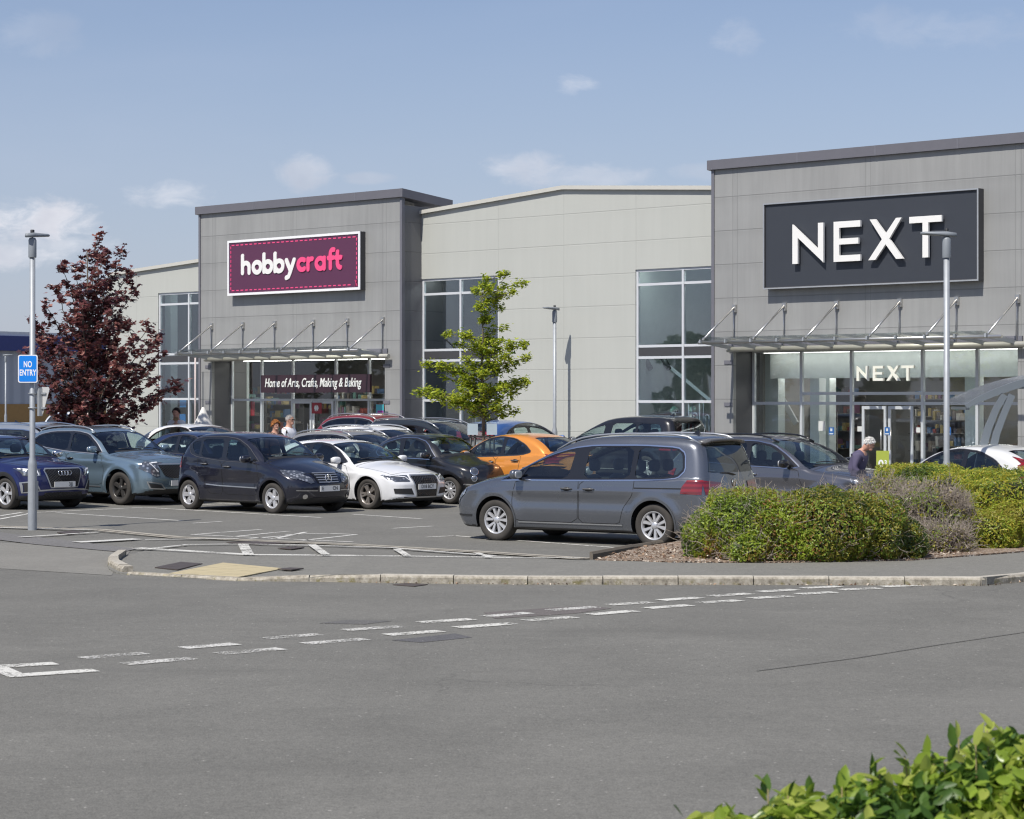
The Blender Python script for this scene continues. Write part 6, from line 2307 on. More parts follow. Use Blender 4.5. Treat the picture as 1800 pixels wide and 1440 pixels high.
KIA = dict(L=4.52, W=1.865, H=1.65, wb=2.68, fo=.90, r=.355, sill=.22, tumble=.38, crease=.86, kroof=.10, crown=.05, cf=.22, flare=.035, clad_z=.0,
           top=[(0, .84), (.08, .93), (.3, 1.0), (.7, 1.06), (1.15, 1.11), (1.35, 1.18), (1.7, 1.38), (2.05, 1.53), (2.4, 1.62), (2.9, 1.65), (3.5, 1.63), (4.0, 1.56), (4.52, 1.42)],
           front=[(0, .25), (.22, .12), (.36, .02), (.55, 0), (.7, .02), (.85, .05), (.95, .12), (1.05, .3)],
           rear=[(0, .25), (.2, .12), (.38, .01), (.7, 0), (.95, .03), (1.1, .10), (1.35, .34), (1.6, .54)],
           belt=[(0, .88), (.8, 1.0), (1.4, 1.05), (2.8, 1.10), (4.52, 1.24)],
           dlo=[(1.45, 1.06), (2.7, 1.11), (3.5, 1.19), (3.98, 1.32), (3.72, 1.47), (3.3, 1.54), (2.5, 1.55), (2.12, 1.49), (1.75, 1.29)],
           wins=[[(1.72, 1.095), (2.58, 1.13), (2.62, 1.51), (2.16, 1.45), (1.84, 1.28)], [(2.68, 1.135), (3.48, 1.21), (3.88, 1.32), (3.68, 1.445), (3.28, 1.50), (2.70, 1.515)]],
           wglass=[M_cglassw, M_cglassd], rglass=M_cglassd, ws=(1.27, 2.08), rw=(1.20, 1.52), rw_in=.24, rw_d=.9,
           doors=[[(1.50, 1.06), (1.40, .75), (1.44, .42), (2.62, .42), (2.64, 1.10)], [(2.66, 1.10), (2.64, .42), (3.16, .42), (3.34, .75), (3.44, 1.17)]],
           bonnet=(.18, 1.24), mirror=(1.66, 1.12), handles=[(2.50, .96), (3.28, 1.02)], moulding=M_satin, mould_w=.014, rails=(2.1, 4.1, M_satin), mirror_mat=paint('kia_paint', (.20, .28, .34), .6, .25),
           strips=[('lamp_strip', 'F', [(.52, .90), (.68, .88), (.54, .70)], .016, M_drl, .016, 'mirror'), ('bonnet_trim', 'F', [(-.50, .86), (.50, .86)], .020, M_satin, .016), ('sill_trim', 'LR', [(1.5, .38), (3.1, .38)], .02, M_satin, .012),
                   ('intake_frame', 'F', [(.38, .34), (.48, .45), (.76, .50), (.70, .36)], .022, M_satin, .012, 'closed', 'mirror')],
           decals=[('grille', 'F', [(-.52, .84), (.52, .84), (.40, .62), (.2, .56), (-.2, .56), (-.40, .62)], M_grille, .008), ('headlight', 'F', [(.52, .62), (.60, .60), (.86, .78), (.70, .92), (.52, .88)], M_head, .010, 'mirror'),
                   ('headlight', 'LR', [(.10, .66), (.34, .78), (.30, .92), (.12, .90)], M_head, .010), ('intake', 'F', [(.42, .36), (.50, .43), (.74, .47), (.68, .37)], M_blk, .008, 'mirror'),
                   ('lower_grille', 'F', [(-.6, .26), (.6, .26), (.5, .34), (-.5, .34)], M_blk, .006)],
           plate=(.46, None), wheel=W_(.24, 5, M_alloyd, (.075, .11, 1, 0)), paint=MATS['kia_paint'])
KIA['handle_mat'] = M_gblk

SUV = dict(L=4.65, W=1.88, H=1.62, wb=2.77, fo=.92, r=.35, sill=.21, tumble=.36, crease=.84, kroof=.12, crown=.05, cf=.22, flare=.03,
           top=[(0, .82), (.1, .90), (.4, .985), (.8, 1.04), (1.2, 1.08), (1.4, 1.15), (1.8, 1.36), (2.2, 1.52), (2.6, 1.60), (3.1, 1.62), (3.6, 1.60), (4.2, 1.50), (4.65, 1.34)],
           front=[(0, .25), (.22, .12), (.36, .02), (.55, 0), (.75, .02), (.88, .08), (1.0, .25)],
           rear=[(0, .25), (.2, .12), (.38, .01), (.7, 0), (.95, .04), (1.1, .10), (1.35, .34), (1.6, .58)],
           belt=[(0, .86), (.8, .97), (1.4, 1.02), (2.8, 1.05), (4.65, 1.14)],
           dlo=[(1.50, 1.03), (2.8, 1.07), (3.8, 1.13), (4.05, 1.22), (3.75, 1.44), (3.3, 1.51), (2.6, 1.52), (2.2, 1.45), (1.85, 1.27)],
           wins=[[(1.80, 1.06), (2.62, 1.09), (2.66, 1.48), (2.25, 1.42), (1.93, 1.26)], [(2.74, 1.09), (3.70, 1.15), (3.92, 1.22), (3.70, 1.40), (3.28, 1.47), (2.76, 1.49)]],
           ws=(1.32, 2.25), rw=(1.16, 1.50), rw_in=.22, rw_d=.95,
           doors=[[(1.56, 1.03), (1.46, .72), (1.50, .40), (2.68, .40), (2.70, 1.06)], [(2.72, 1.06), (2.70, .40), (3.26, .40), (3.42, .72), (3.55, 1.10)]],
           bonnet=(.2, 1.28), mirror=(1.78, 1.08), handles=[(2.52, .92), (3.40, .96)], moulding=M_chrome, mould_w=.018, rails=(2.2, 4.2, M_gblk), mirror_mat=M_gblk,
           decals=[('grille', 'F', [(-.5, .80), (.5, .80), (.42, .52), (-.42, .52)], M_grille, .008), ('headlight', 'F', [(.5, .70), (.84, .74), (.84, .84), (.5, .80)], M_head, .010, 'mirror'), ('headlight', 'LR', [(.10, .74), (.44, .80), (.50, .88), (.12, .85)], M_head, .010),
                   ('tail_light', 'LR', [(4.3, .86), (4.6, .86), (4.6, 1.0), (4.24, 1.0)], M_tail, .010)],
           strips=[('sill_trim', 'LR', [(1.5, .36), (3.2, .36)], .02, M_satin, .012)],
           plate=(.46, None), wheel=W_(.24, 5, M_alloyd, (.075, .11, 1, 0)), paint=paint('graphite_paint', (.13, .132, .15), .65, .26))
SUV['handle_mat'] = M_chrome


def variant(base, **kw):
    c = dict(base); c.update(kw)
    if 'paint' in kw and 'handle_mat' not in kw: c['handle_mat'] = kw['paint']
    return c


def scaled(base, L, W, H, **kw):
    """stretch a shape to other proportions"""
    c = dict(base)
    fx = L / base['L']; fw = W / base['W']; fh = (H - .3) / (base['H'] - .3)
    sx = lambda d: d * fx
    szf = lambda z_: z_ if z_ < .3 else .3 + (z_ - .3) * fh
    c.update(L=L, W=W, H=H, wb=base['wb'] * fx, fo=base['fo'] * fx)
    c['top'] = [(sx(a), szf(b)) for a, b in base['top']]; c['belt'] = [(sx(a), szf(b)) for a, b in base['belt']]
    c['front'] = [(szf(a), b) for a, b in base['front']]; c['rear'] = [(szf(a), b) for a, b in base['rear']]
    c['dlo'] = [(sx(a), szf(b)) for a, b in base['dlo']]; c['wins'] = [[(sx(a), szf(b)) for a, b in w_] for w_ in base['wins']]
    c['doors'] = [[(sx(a), szf(b)) for a, b in w_] for w_ in base.get('doors', [])]
    c['ws'] = tuple(sx(a) for a in base['ws']); c['rw'] = tuple(szf(a) for a in base['rw'])
    if 'bonnet' in base: c['bonnet'] = tuple(sx(a) for a in base['bonnet'])
    c['mirror'] = (sx(base['mirror'][0]), szf(base['mirror'][1])); c['handles'] = [(sx(a), szf(b)) for a, b in base['handles']]
    if base.get('rails'): c['rails'] = (sx(base['rails'][0]), sx(base['rails'][1]), base['rails'][2])
    c['decals'] = [(d[0], d[1], [((sx(a) if d[1] in ('LR', 'L', 'R') else a * fw), szf(b)) for a, b in d[2]]) + tuple(d[3:]) for d in base.get('decals', [])]
    c['strips'] = [(d[0], d[1], [((sx(a) if d[1] in ('LR', 'L', 'R') else a * fw), szf(b)) for a, b in d[2]]) + tuple(d[3:]) for d in base.get('strips', [])]
    c['gaps'] = [(g[0], [(sx(a) if g[0] in 'LR' else a, szf(b)) for a, b in g[1]]) for g in base.get('gaps', [])]
    if 'plan' in base: c['plan'] = [(sx(a), b) for a, b in base['plan']]
    if base.get('plate'): c['plate'] = (szf(base['plate'][0]), None)
    c.update(kw)
    if 'paint' in kw and 'handle_mat' not in kw: c['handle_mat'] = kw['paint']
    return c


GC = 'cars parked in the shop car park'


def put(c, label, px, py, head, side, axle, Y=None):
    hd = Vector(head).normalized()
    p = pos_from(px, py, hd, c['fo'], c['L'], c['W'], c['wb'], side, axle, Y)
    return build_car(c, label, p, hd, GC, G(p.y))


# two-point fits for the cars whose near wheels both show
a_ = at(866, 950.5); b_ = at(1137, 962)
hd = (a_ - b_).normalized()
put(MPV, 'grey people carrier with silver roof rails, nose to the left beside the hedge', 873, 951, hd, 'L', 'f')
a_ = at(476, 903); b_ = at(330, 895.8)
hd = (a_ - b_).normalized()
put(AC, 'small black hatchback with round star badge and slatted chrome grille', 480, 903.5, (.735, -.678), 'R', 'f')
put(A3, 'white hatchback with big black grille and plate D18 BCY', 648, 896, (.752, -.66), 'R', 'f')
put(FIAT, 'little rounded black car with round headlamps beside the white hatchback', 791, 887, (.75, -.66), 'R', 'f')
put(Q2, 'deep blue small SUV with four silver rings on its grille at the left edge', 11, 896.5, (.745, -.667), 'R', 'f')
put(KIA, 'pale teal SUV with angular headlamps behind the deep blue one', 212, 889, (.765, -.644), 'R', 'f')
put(SUV, 'dark grey SUV with chrome window line just beyond the grey people carrier', 1458, 930, (.752, -.66), 'R', 'f')

FAR = .075
orange = scaled(A3, 3.99, 1.70, 1.50, paint=paint('orange_paint', (.72, .27, .04), .25, .28), res=.065, wheel=W_(.205, 5, M_alloy, (.07, .09, 1, 0)), extra=None, rw_in=.2, tumble=.34,
                doors=[[(1.42, .97), (1.3, .7), (1.34, .32), (2.3, .32), (2.34, 1.0)], [(2.36, 1.0), (2.34, .32), (2.8, .34), (2.98, .66), (3.06, 1.04)]],
                decals=[('tail_light', 'LR', [(3.66, .86), (3.9, .86), (3.9, 1.06), (3.7, 1.04)], M_tail, .010), ('tail_light', 'B', [(.58, .86), (.8, .86), (.76, 1.06), (.6, 1.02)], M_tail, .010, 'mirror')], strips=[], handles=[(2.2, .88), (2.9, .92)])
put(orange, 'bright orange hatchback between the little black car and the people carrier', 930, 0, (-.76, .65), 'L', 'r', 48.6)
fiesta = scaled(A3, 3.95, 1.72, 1.49, paint=paint('pearl_white_paint', (.66, .66, .64), .1, .3), res=.065, wheel=W_(.20, 5, M_alloy, (.07, .09, 1, 0)), extra=None, rw_in=.2, tumble=.34,
                rear=[(0, .25), (.2, .12), (.32, .01), (.6, 0), (.9, .04), (1.1, .12), (1.3, .32), (1.49, .52)],
                decals=[('tail_light', 'LR', [(3.52, 1.16), (3.70, .80), (3.88, .78), (3.72, 1.24)], M_tail, .012), ('tail_light', 'B', [(.58, .80), (.82, .80), (.66, 1.30), (.58, 1.24)], M_tail, .012, 'mirror')], strips=[])
put(fiesta, 'white hatchback with tall red tail lamps behind the clipped hedge', 1758, 0, (-.70, .714), 'L', 'r', 37.9)
volvo = scaled(A3, 4.37, 1.80, 1.52, paint=paint('mid_blue_paint', (.045, .12, .34), .4, .3), res=FAR, extra=None, strips=[], rear=[(0, .25), (.2, .12), (.32, .01), (.7, 0), (.95, .06), (1.1, .16), (1.3, .42), (1.4, .6)],
               wins=[[(1.78, .96), (2.58, .99), (2.62, 1.34), (2.15, 1.28), (1.88, 1.15)], [(2.70, 1.0), (3.22, 1.02), (3.24, 1.31), (2.74, 1.34)], [(3.32, 1.03), (3.6, 1.08), (3.5, 1.2), (3.34, 1.27)]],
               decals=[('tail_light', 'LR', [(3.95, 1.20), (4.10, .98), (4.12, .76), (4.34, .76), (4.30, 1.06), (4.08, 1.26)], M_tail, .012)])
put(volvo, 'blue hatchback with a curved red tail lamp beside the green tree', 892, 0, (.68, .73), 'R', 'r', 57.5)
put(scaled(MPV, 4.55, 1.82, 1.62, paint=paint('dark_green_grey_paint', (.035, .042, .045), .5, .3), res=FAR, extra=None, moulding=None), 'dark green-grey people carrier in the back row, in front of the plum shop tower', 806, 0, (.72, -.69), 'R', 'f', 54.8)
put(scaled(KIA, 4.35, 1.80, 1.56, paint=paint('white_paint', (.74, .745, .75)), res=FAR, rails=(1.9, 3.9, M_satin), mirror_mat=paint('white_paint', (0, 0, 0)), wglass=[M_cglassd, M_cglassd]), 'white SUV with silver roof rails in the second row behind the white hatchback', 706, 0, (.745, -.667), 'R', 'f', 51.6)
put(scaled(KIA, 4.35, 1.80, 1.66, paint=paint('dark_red_paint', (.24, .018, .018), .3, .3), res=FAR, rails=(1.9, 3.9, M_satin), mirror_mat=paint('dark_red_paint', (0, 0, 0))), 'dark red SUV with silver roof rails, mostly hidden, by the plum shop doors', 700, 0, (.745, -.667), 'R', 'f', 58.6)
put(scaled(MPV, 4.5, 1.85, 1.66, paint=paint('black_paint', (.012, .012, .014)), res=FAR, rails=None, extra=None, moulding=None, low=M_blk), 'big black off-roader behind the roof of the grey people carrier', 990, 0, (-.74, .67), 'L', 'f', 58.2)
put(scaled(MPV, 4.55, 1.82, 1.55, paint=paint('silver_paint', (.40, .43, .46), .6, .3), res=FAR, extra=None, rails=(1.8, 4.1, M_chrome), moulding=M_chrome, wins=[[(1.40, 1.0), (2.20, 1.01), (2.26, 1.33), (1.9, 1.28), (1.5, 1.14)], [(2.44, 1.01), (3.2, 1.02), (3.2, 1.36), (2.5, 1.36)], [(3.3, 1.03), (3.9, 1.06), (3.92, 1.3), (3.34, 1.36)]]), 'silver estate car with bright roof rails behind the deep blue SUV', 106, 0, (.74, -.67), 'R', 'f', 53.5)
put(scaled(A3, 4.1, 1.76, 1.47, paint=paint('white_paint', (0, 0, 0)), res=FAR, extra=None, strips=[], decals=[], mirror_mat=M_gblk), 'white and black hatchback in the back row near the left entrance pillar', 376, 0, (.74, -.67), 'R', 'f', 55.2)
put(scaled(A3, 4.1, 1.76, 1.50, paint=paint('navy_paint', (.02, .035, .10), .4, .3), res=FAR, extra=None, strips=[], decals=[]), 'dark navy hatchback squeezed between the teal SUV and the small black hatchback', 398, 0, (.745, -.667), 'R', 'f', 49.6)
put(scaled(KIA, 4.3, 1.78, 1.50, paint=paint('champagne_paint', (.36, .34, .30), .5, .3), res=FAR, rails=(1.9, 3.9, M_satin), mirror_mat=paint('champagne_paint', (0, 0, 0))), 'champagne coloured car with roof rails peeping over the white hatchback', 664, 0, (.75, -.66), 'R', 'f', 50.2)
put(scaled(SUV, 4.3, 1.8, 1.62, paint=paint('white_paint', (0, 0, 0)), res=.1, rails=None, mirror_mat=M_gblk), 'distant white car beyond the purple tree', 140, 0, (.6, -.8), 'R', 'f', 84)
# ================================================================ TREES, HEDGES, SHRUBS
M_barkw = simple('tree_bark', (.13, .105, .08), .9, vary=.35, vscale=9, bump=.6, bscale=30)


def limb(mb, p0, p1, r0, r1, sag=.0, n=6, wob=.05):
    pts = []; rad = []
    d = (p1 - p0)
    for i in range(n + 1):
        t_ = i / n
        p = p0 + d * t_ + Vector((random.gauss(0, wob), random.gauss(0, wob), random.gauss(0, wob * .6))) * (1 if 0 < i < n else 0) * d.length * .35
        p.z -= sag * math.sin(math.pi * t_) * d.length
        pts.append(p); rad.append(r0 + (r1 - r0) * t_)
    mb.tube(pts, r0, 6, True, rad)
    return pts


def tree(name, label, base, height, limbs, leafmats, leaf_shape, leaf_size, leaves_per, spread, tr=.07, flat=.5, seed=3, droop=0.):
    """limbs: list of (z start, tip vector relative to base, density)"""
    random.seed(seed); rg = np.random.default_rng(seed)
    root = thing(name, label, 'tree', base)
    wood = MB()
    tp = [Vector((0, 0, -.1))]
    for i in range(1, 9):
        t_ = i / 8
        tp.append(Vector((random.gauss(0, .02), random.gauss(0, .02), height * .94 * t_)))
    wood.tube(tp, tr, 8, True, [tr * (1 - .85 * i / 8) for i in range(9)])
    twigs = []
    for (z0, tip, dens) in limbs:
        p0 = Vector((0, 0, z0)); p1 = Vector(tip)
        L = (p1 - p0).length
        pts = limb(wood, p0, p1, max(.012, tr * .38 * (1 - z0 / height * .6)), .006, -.04)
        m = max(2, int(L * 5.5))
        for k in range(m):
            t_ = .18 + .82 * (k + random.random()) / m
            q = pts[min(len(pts) - 1, int(t_ * (len(pts) - 1)))].lerp(pts[min(len(pts) - 1, int(t_ * (len(pts) - 1)) + 1)], (t_ * (len(pts) - 1)) % 1)
            dr = Vector((random.gauss(0, 1), random.gauss(0, 1), random.gauss(.1, flat))).normalized()
            q2 = q + dr * spread * (1.1 - .5 * t_) * random.uniform(.5, 1.1)
            wood.tube([q, (q + q2) / 2 + Vector((0, 0, .02)), q2], .005, 4, False)
            twigs.append((q, q2, dens))
        twigs.append((pts[-2], p1, dens))
    w_ = wood.build('trunk', M_barkw, root)
    P = []; N = []
    for (a, b, dens) in twigs:
        k = max(1, int(leaves_per * dens * random.uniform(.5, 1.4)))
        for _ in range(k):
            t_ = random.uniform(.1, 1.08)
            p = a.lerp(b, t_) + Vector((random.gauss(0, .055), random.gauss(0, .055), random.gauss(-droop, .05)))
            P.append(p); N.append((random.gauss(0, .55), random.gauss(0, .55), 1))
    P = np.array(P); N = np.array(N)
    sz = rg.uniform(.7, 1.25, len(P)) * leaf_size
    mi = rg.choice(len(leafmats), len(P), p=np.array([.5, .3, .2])[:len(leafmats)] / sum([.5, .3, .2][:len(leafmats)]))
    scatter('crown', P, N, sz, leaf_shape, leafmats, mi, root, seed=seed)
    return root


# purple maple: tips placed where the crown reaches in the photograph, with branches also going to and fro in depth
pb = col_at(155, 57.)
k57 = 57. / F
def rel(px, py, base, px0, dep=0.):
    Y = base[1]
    return ((px - px0) / F * Y, dep, CH + (HY - py) / F * Y - base[2])
PL = [leaf_mat('purple_leaf_a', (.115, .036, .038), (.22, .08, .078), .33, .3, .6), leaf_mat('purple_leaf_b', (.05, .022, .028), (.12, .05, .06), .25, .28, .8), leaf_mat('purple_leaf_c', (.30, .13, .11), (.50, .26, .22), .35)]
lm = []
tips = [(172, 418, 3.9, 0), (215, 436, 3.4, .3), (110, 458, 3.2, -.3), (150, 440, 3.6, .5), (190, 440, 3.6, -.4), (228, 470, 3.0, .2), (95, 500, 2.7, .2), (85, 535, 2.3, -.5), (235, 500, 2.7, .6), (215, 520, 2.4, -.9), (140, 470, 3.2, -.8), (180, 480, 3.0, .9), (130, 500, 2.6, .8),
        (56, 560, 1.9, 0), (48, 580, 1.7, .5), (70, 600, 1.6, -.6), (205, 560, 2.1, .9), (228, 560, 2.1, -.2), (265, 570, 1.7, .1), (280, 585, 1.5, .3), (285, 600, 1.4, -.4), (250, 590, 1.6, -1.), (160, 540, 2.2, -1.1), (110, 560, 1.9, 1.0), (165, 590, 1.7, 1.2), (120, 610, 1.5, -1.2),
        (290, 620, 1.2, .1), (260, 640, 1.1, .7), (230, 620, 1.3, -.9), (60, 640, 1.2, .4), (75, 660, 1.1, -.7), (45, 615, 1.4, .0), (90, 650, 1.1, .9), (200, 650, 1.1, 1.1), (180, 660, 1.0, -1.2), (140, 660, 1.0, 1.2),
        (325, 672, .95, .0), (300, 680, .9, .4), (280, 665, 1.0, -.4), (265, 705, .7, .2), (230, 700, .8, -.5), (200, 700, .8, .8), (160, 712, .7, -.9), (110, 700, .8, .8), (85, 690, .9, -.4), (120, 725, .6, .2), (100, 730, .6, -.2), (210, 720, .7, .3), (150, 690, .8, 1.2), (75, 715, .7, .3),
        (135, 520, 2.4, .3), (165, 505, 2.7, -.2), (185, 530, 2.4, .2), (110, 590, 1.7, .2), (200, 600, 1.6, .1), (150, 620, 1.5, -.3), (180, 630, 1.4, .4), (120, 640, 1.2, .3), (225, 660, 1.1, .1), (150, 560, 2.0, .3)]
for (px, py, zs_, dep) in tips:
    lm.append((zs_, rel(px, py, pb, 155, dep), 1.))
tree('purple_maple', 'purple leaved tree in front of the left end of the shops', pb, z_at(415, 57) - pb[2], lm, PL, LEAF_MAPLE, .14, 12, .46, .075, .55, 5)

gb = col_at(848, 52.5)
GL = [leaf_mat('lime_leaf_a', (.36, .42, .02), (.56, .62, .07), .42), leaf_mat('lime_leaf_b', (.10, .16, .012), (.19, .27, .025), .3), leaf_mat('lime_leaf_c', (.32, .38, .06), (.44, .48, .10), .42)]
lm = []
tips = [(884, 482, 3.6, 0), (922, 496, 3.5, .1), (905, 512, 3.4, -.1), (850, 500, 3.3, .0), (836, 512, 3.1, .2), (862, 505, 3.3, -.3), (880, 520, 3.1, .2), (840, 540, 2.8, -.2), (882, 540, 2.8, .1), (858, 530, 3.0, .0), (850, 560, 2.6, .1), (862, 560, 2.6, -.1),
        (785, 586, 2.2, .0), (800, 605, 2.1, .2), (820, 590, 2.2, -.4), (892, 574, 2.3, .1), (905, 602, 2.0, .0), (926, 604, 2.0, .1), (880, 600, 2.1, -.5), (845, 600, 2.1, .5), (860, 592, 2.2, .2), (840, 612, 2.0, -.2),
        (930, 628, 1.75, .0), (912, 638, 1.7, .2), (890, 625, 1.8, -.5), (870, 640, 1.6, .6), (745, 640, 1.7, .1), (770, 638, 1.7, -.1), (790, 650, 1.6, .3), (815, 630, 1.8, -.5), (830, 645, 1.6, .5), (850, 655, 1.5, -.6), (775, 662, 1.4, .1), (810, 665, 1.4, -.2),
        (926, 668, 1.35, .0), (927, 676, 1.3, .2), (905, 670, 1.35, .3), (885, 680, 1.2, -.4), (908, 690, 1.15, .1), (725, 688, 1.3, .0), (745, 684, 1.3, .3), (765, 690, 1.2, -.2), (785, 698, 1.1, .3), (805, 685, 1.2, -.5), (830, 690, 1.1, .5), (850, 680, 1.2, -.5), (860, 700, 1.0, .5),
        (910, 722, .95, .0), (895, 715, .95, .2), (875, 712, 1.0, -.4), (850, 718, .9, .4), (830, 715, .9, -.3), (805, 705, 1.0, .3), (790, 710, .95, .0), (840, 706, 1.0, .1), (865, 690, 1.1, .1), (820, 675, 1.3, .2), (880, 655, 1.5, .1), (860, 620, 1.9, .1)]
for (px, py, zs_, dep) in tips:
    x, y, z = rel(px, py, gb, 848, dep)
    lm.append((max(.8, z - .12 - .25 * abs(x)), (x, y, z), 1.15 if abs(x) < .7 else .95))
tree('lime_tree', 'slim yellow-green tree with flat tiers of leaves in front of the left hall window', gb, z_at(490, 52.5) - gb[2], lm, GL, LEAF_OVAL, .098, 36, .21, .055, .22, 9)
# tree guards: black stakes and white boards
for (b, px, lab, wht) in ((gb, 848, 'black railed guard with pale blue boards round the slim green tree', True), (pb, 155, 'wooden staked guard round the foot of the purple tree', False)):
    tg = thing('tree_guard', lab, 'tree guard', b)
    for dxx in (-.27, -.17, .17, .27):
        mb = MB(); mb.tube([(dxx, -.22, 0), (dxx, -.22, 1.55)], .022 if wht else .035, 6); mb.tube([(dxx, .22, 0), (dxx, .22, 1.55)], .022, 6)
        mb.build('stake', M_blk if wht else simple('stake_wood', (.34, .27, .18), .8), tg)
    mb = MB(); mb.box(-.3, .3, -.245, -.24, 1.3, 1.34); mb.box(-.3, .3, -.245, -.24, .5, .54); mb.build('rail', M_blk, tg)
    if wht:
        mb = MB(); mb.box(-.34, -.10, -.262, -.248, 1.36, 1.62); mb.build('board', simple('pale_blue_board', (.36, .45, .50), .5), tg); mb = MB(); mb.box(.10, .34, -.262, -.248, 1.36, 1.62); mb.build('board', simple('pale_blue_board', (.36, .45, .50), .5), tg)


def blob_field(blobs):
    """surface samples of a union of ellipsoids: returns points and normals"""
    def samp(n, rg, depth):
        P = []; N = []
        vol = np.array([b[3] * b[4] + b[4] * b[5] + b[3] * b[5] for b in blobs]); vol = vol / vol.sum()
        while sum(len(p) for p in P) < n:
            k = rg.choice(len(blobs), 4000, p=vol)
            B = np.array(blobs)[k]
            v = rg.uniform(-1, 1, (4000, 3)); fa = rg.integers(0, 3, 4000); v[np.arange(4000), fa] = np.where(rg.random(4000) < .5, -1., 1.)
            e = B[:, 6:7]
            v2 = v.copy()
            v2 /= (np.abs(v2) ** (2 / e)).sum(1, keepdims=True) ** (e / 2)
            rr = 1 - np.abs(rg.normal(size=(4000, 1))) * depth
            # lumpy outline
            q = B[:, :3] + v2 * B[:, 3:6]
            lump = np.array([mnoise.noise(Vector(t_) * 2.3) * .5 + mnoise.noise(Vector(t_) * 5.5) * .4 + mnoise.noise(Vector(t_) * 14) * .2 for t_ in q])[:, None]
            q = B[:, :3] + v2 * B[:, 3:6] * rr * (1 + lump * .26)
            ok = q[:, 2] > .1
            for bb in blobs:
                bb = np.array(bb)
                inn = (np.abs((q - bb[:3]) / bb[3:6]) ** (2 / bb[6])).sum(1)
                ok &= ~(inn < .42)
            nn_ = np.sign(v2) * np.abs(v2) ** (2 / e - 1) / B[:, 3:6]
            P.append(q[ok]); N.append(nn_[ok])
        return np.concatenate(P)[:n], np.concatenate(N)[:n]
    return samp


def hedge(name, label, cat, blobs, n, leafmats, leaf, size, weights, seed=2, depth=.14, twigs=0, twigmat=None, core=(.025, .03, .012), jitter=.7, patch=1.1):
    rg = np.random.default_rng(seed)
    root = thing(name, label, cat, (0, 0, 0))
    P, N = blob_field(blobs)(n, rg, depth)
    N = N / np.linalg.norm(N, axis=1, keepdims=True)
    Nj = N + rg.normal(size=N.shape) * jitter + np.array([0, 0, .35])
    pn = np.array([mnoise.noise(Vector(p) * patch + Vector((seed, 0, 0))) + .35 * mnoise.noise(Vector(p) * 4) for p in P]) + rg.normal(size=len(P)) * .16
    qs = np.quantile(pn, np.cumsum(weights)[:-1])
    mi = np.searchsorted(qs, pn)
    scatter('foliage', P, Nj, rg.uniform(.65, 1.3, n) * size, leaf, leafmats, mi, root, seed=seed)
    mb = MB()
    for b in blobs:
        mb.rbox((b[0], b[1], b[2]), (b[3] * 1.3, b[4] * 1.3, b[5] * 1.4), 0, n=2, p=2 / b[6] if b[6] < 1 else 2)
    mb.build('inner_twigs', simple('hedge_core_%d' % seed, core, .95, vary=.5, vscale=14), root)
    if twigs:
        tw = MB()
        Pt, Nt = blob_field(blobs)(twigs, rg, .3)
        for p, n_ in zip(Pt, Nt):
            n_ = Vector(n_).normalized(); p = Vector(p)
            d = (n_ * .7 + Vector((random.gauss(0, .6), random.gauss(0, .6), random.gauss(.4, .5)))).normalized()
            L = random.uniform(.08, .32)
            a = p - d * L * .5; c = p + d * L * .6
            mid = (a + c) / 2 + Vector((random.gauss(0, .02), random.gauss(0, .02), random.gauss(0, .02)))
            tw.tube([a, mid, c], .003, 3, False)
            for _ in range(2):
                q = mid.lerp(c, random.random()); e = (d + Vector((random.gauss(0, .7), random.gauss(0, .7), random.gauss(0, .7)))).normalized()
                tw.tube([q, q + e * L * .45], .0022, 3, False)
        tw.build('bare_twigs', twigmat, root)
    return root


random.seed(4)
g_mid = leaf_mat('hedge_green', (.13, .20, .025), (.26, .34, .05), .3, .35)
g_bri = leaf_mat('hedge_bright', (.24, .33, .03), (.42, .50, .07), .4, .35)
g_dark = leaf_mat('hedge_dark', (.05, .085, .018), (.10, .145, .03), .2, .3)
g_oli = leaf_mat('hedge_olive', (.23, .215, .03), (.38, .34, .06), .3, .35)
g_brn = leaf_mat('hedge_rust', (.22, .11, .035), (.36, .20, .07), .3, .5)
g_yel = leaf_mat('hedge_yellow', (.42, .38, .04), (.60, .54, .09), .4, .4)
dry = leaf_mat('dry_leaf', (.24, .19, .14), (.40, .34, .27), .2, .7)
dry2 = leaf_mat('dry_leaf_dark', (.13, .10, .085), (.22, .18, .15), .2, .7)
M_twig = simple('grey_twig', (.34, .29, .24), .9, vary=.3)


def HB(px0, px1, pyb, pyt, Y, dep, e=.72):
    """ellipsoid block between two photo columns standing at distance Y"""
    x0 = (px0 - CX) / F * Y; x1 = (px1 - CX) / F * Y
    zt = CH + (HY - pyt) / F * Y
    return ((x0 + x1) / 2, Y + dep * .0, zt * .46, (x1 - x0) / 2, dep, zt * .55, e)


hedge('hedge', 'loose bright green shrub at the left end of the hedge row', 'hedge',
      [HB(1225, 1400, 0, 862, 31.0, .85, .8), HB(1196, 1300, 0, 900, 31.2, .7, .95), HB(1270, 1360, 0, 925, 30.5, .5, .95)], 34000, [g_dark, g_mid, g_bri, g_oli, g_brn], LEAF_OVAL, .044, [.20, .30, .32, .14, .04], 21, .14, 900, M_twig, jitter=.7)
hedge('hedge', 'dense green and rust coloured hedge along the pavement, middle of the row', 'hedge',
      [HB(1300, 1440, 0, 862, 31.0, .85, .75), HB(1355, 1530, 0, 860, 30.9, .9, .7), HB(1450, 1598, 0, 864, 31.2, .9, .8), HB(1520, 1625, 0, 905, 31.3, .75, .85)], 52000, [g_dark, g_oli, g_mid, g_brn, g_bri], LEAF_OVAL, .042, [.24, .30, .24, .07, .15], 22, .13, 500, M_twig, jitter=.7)
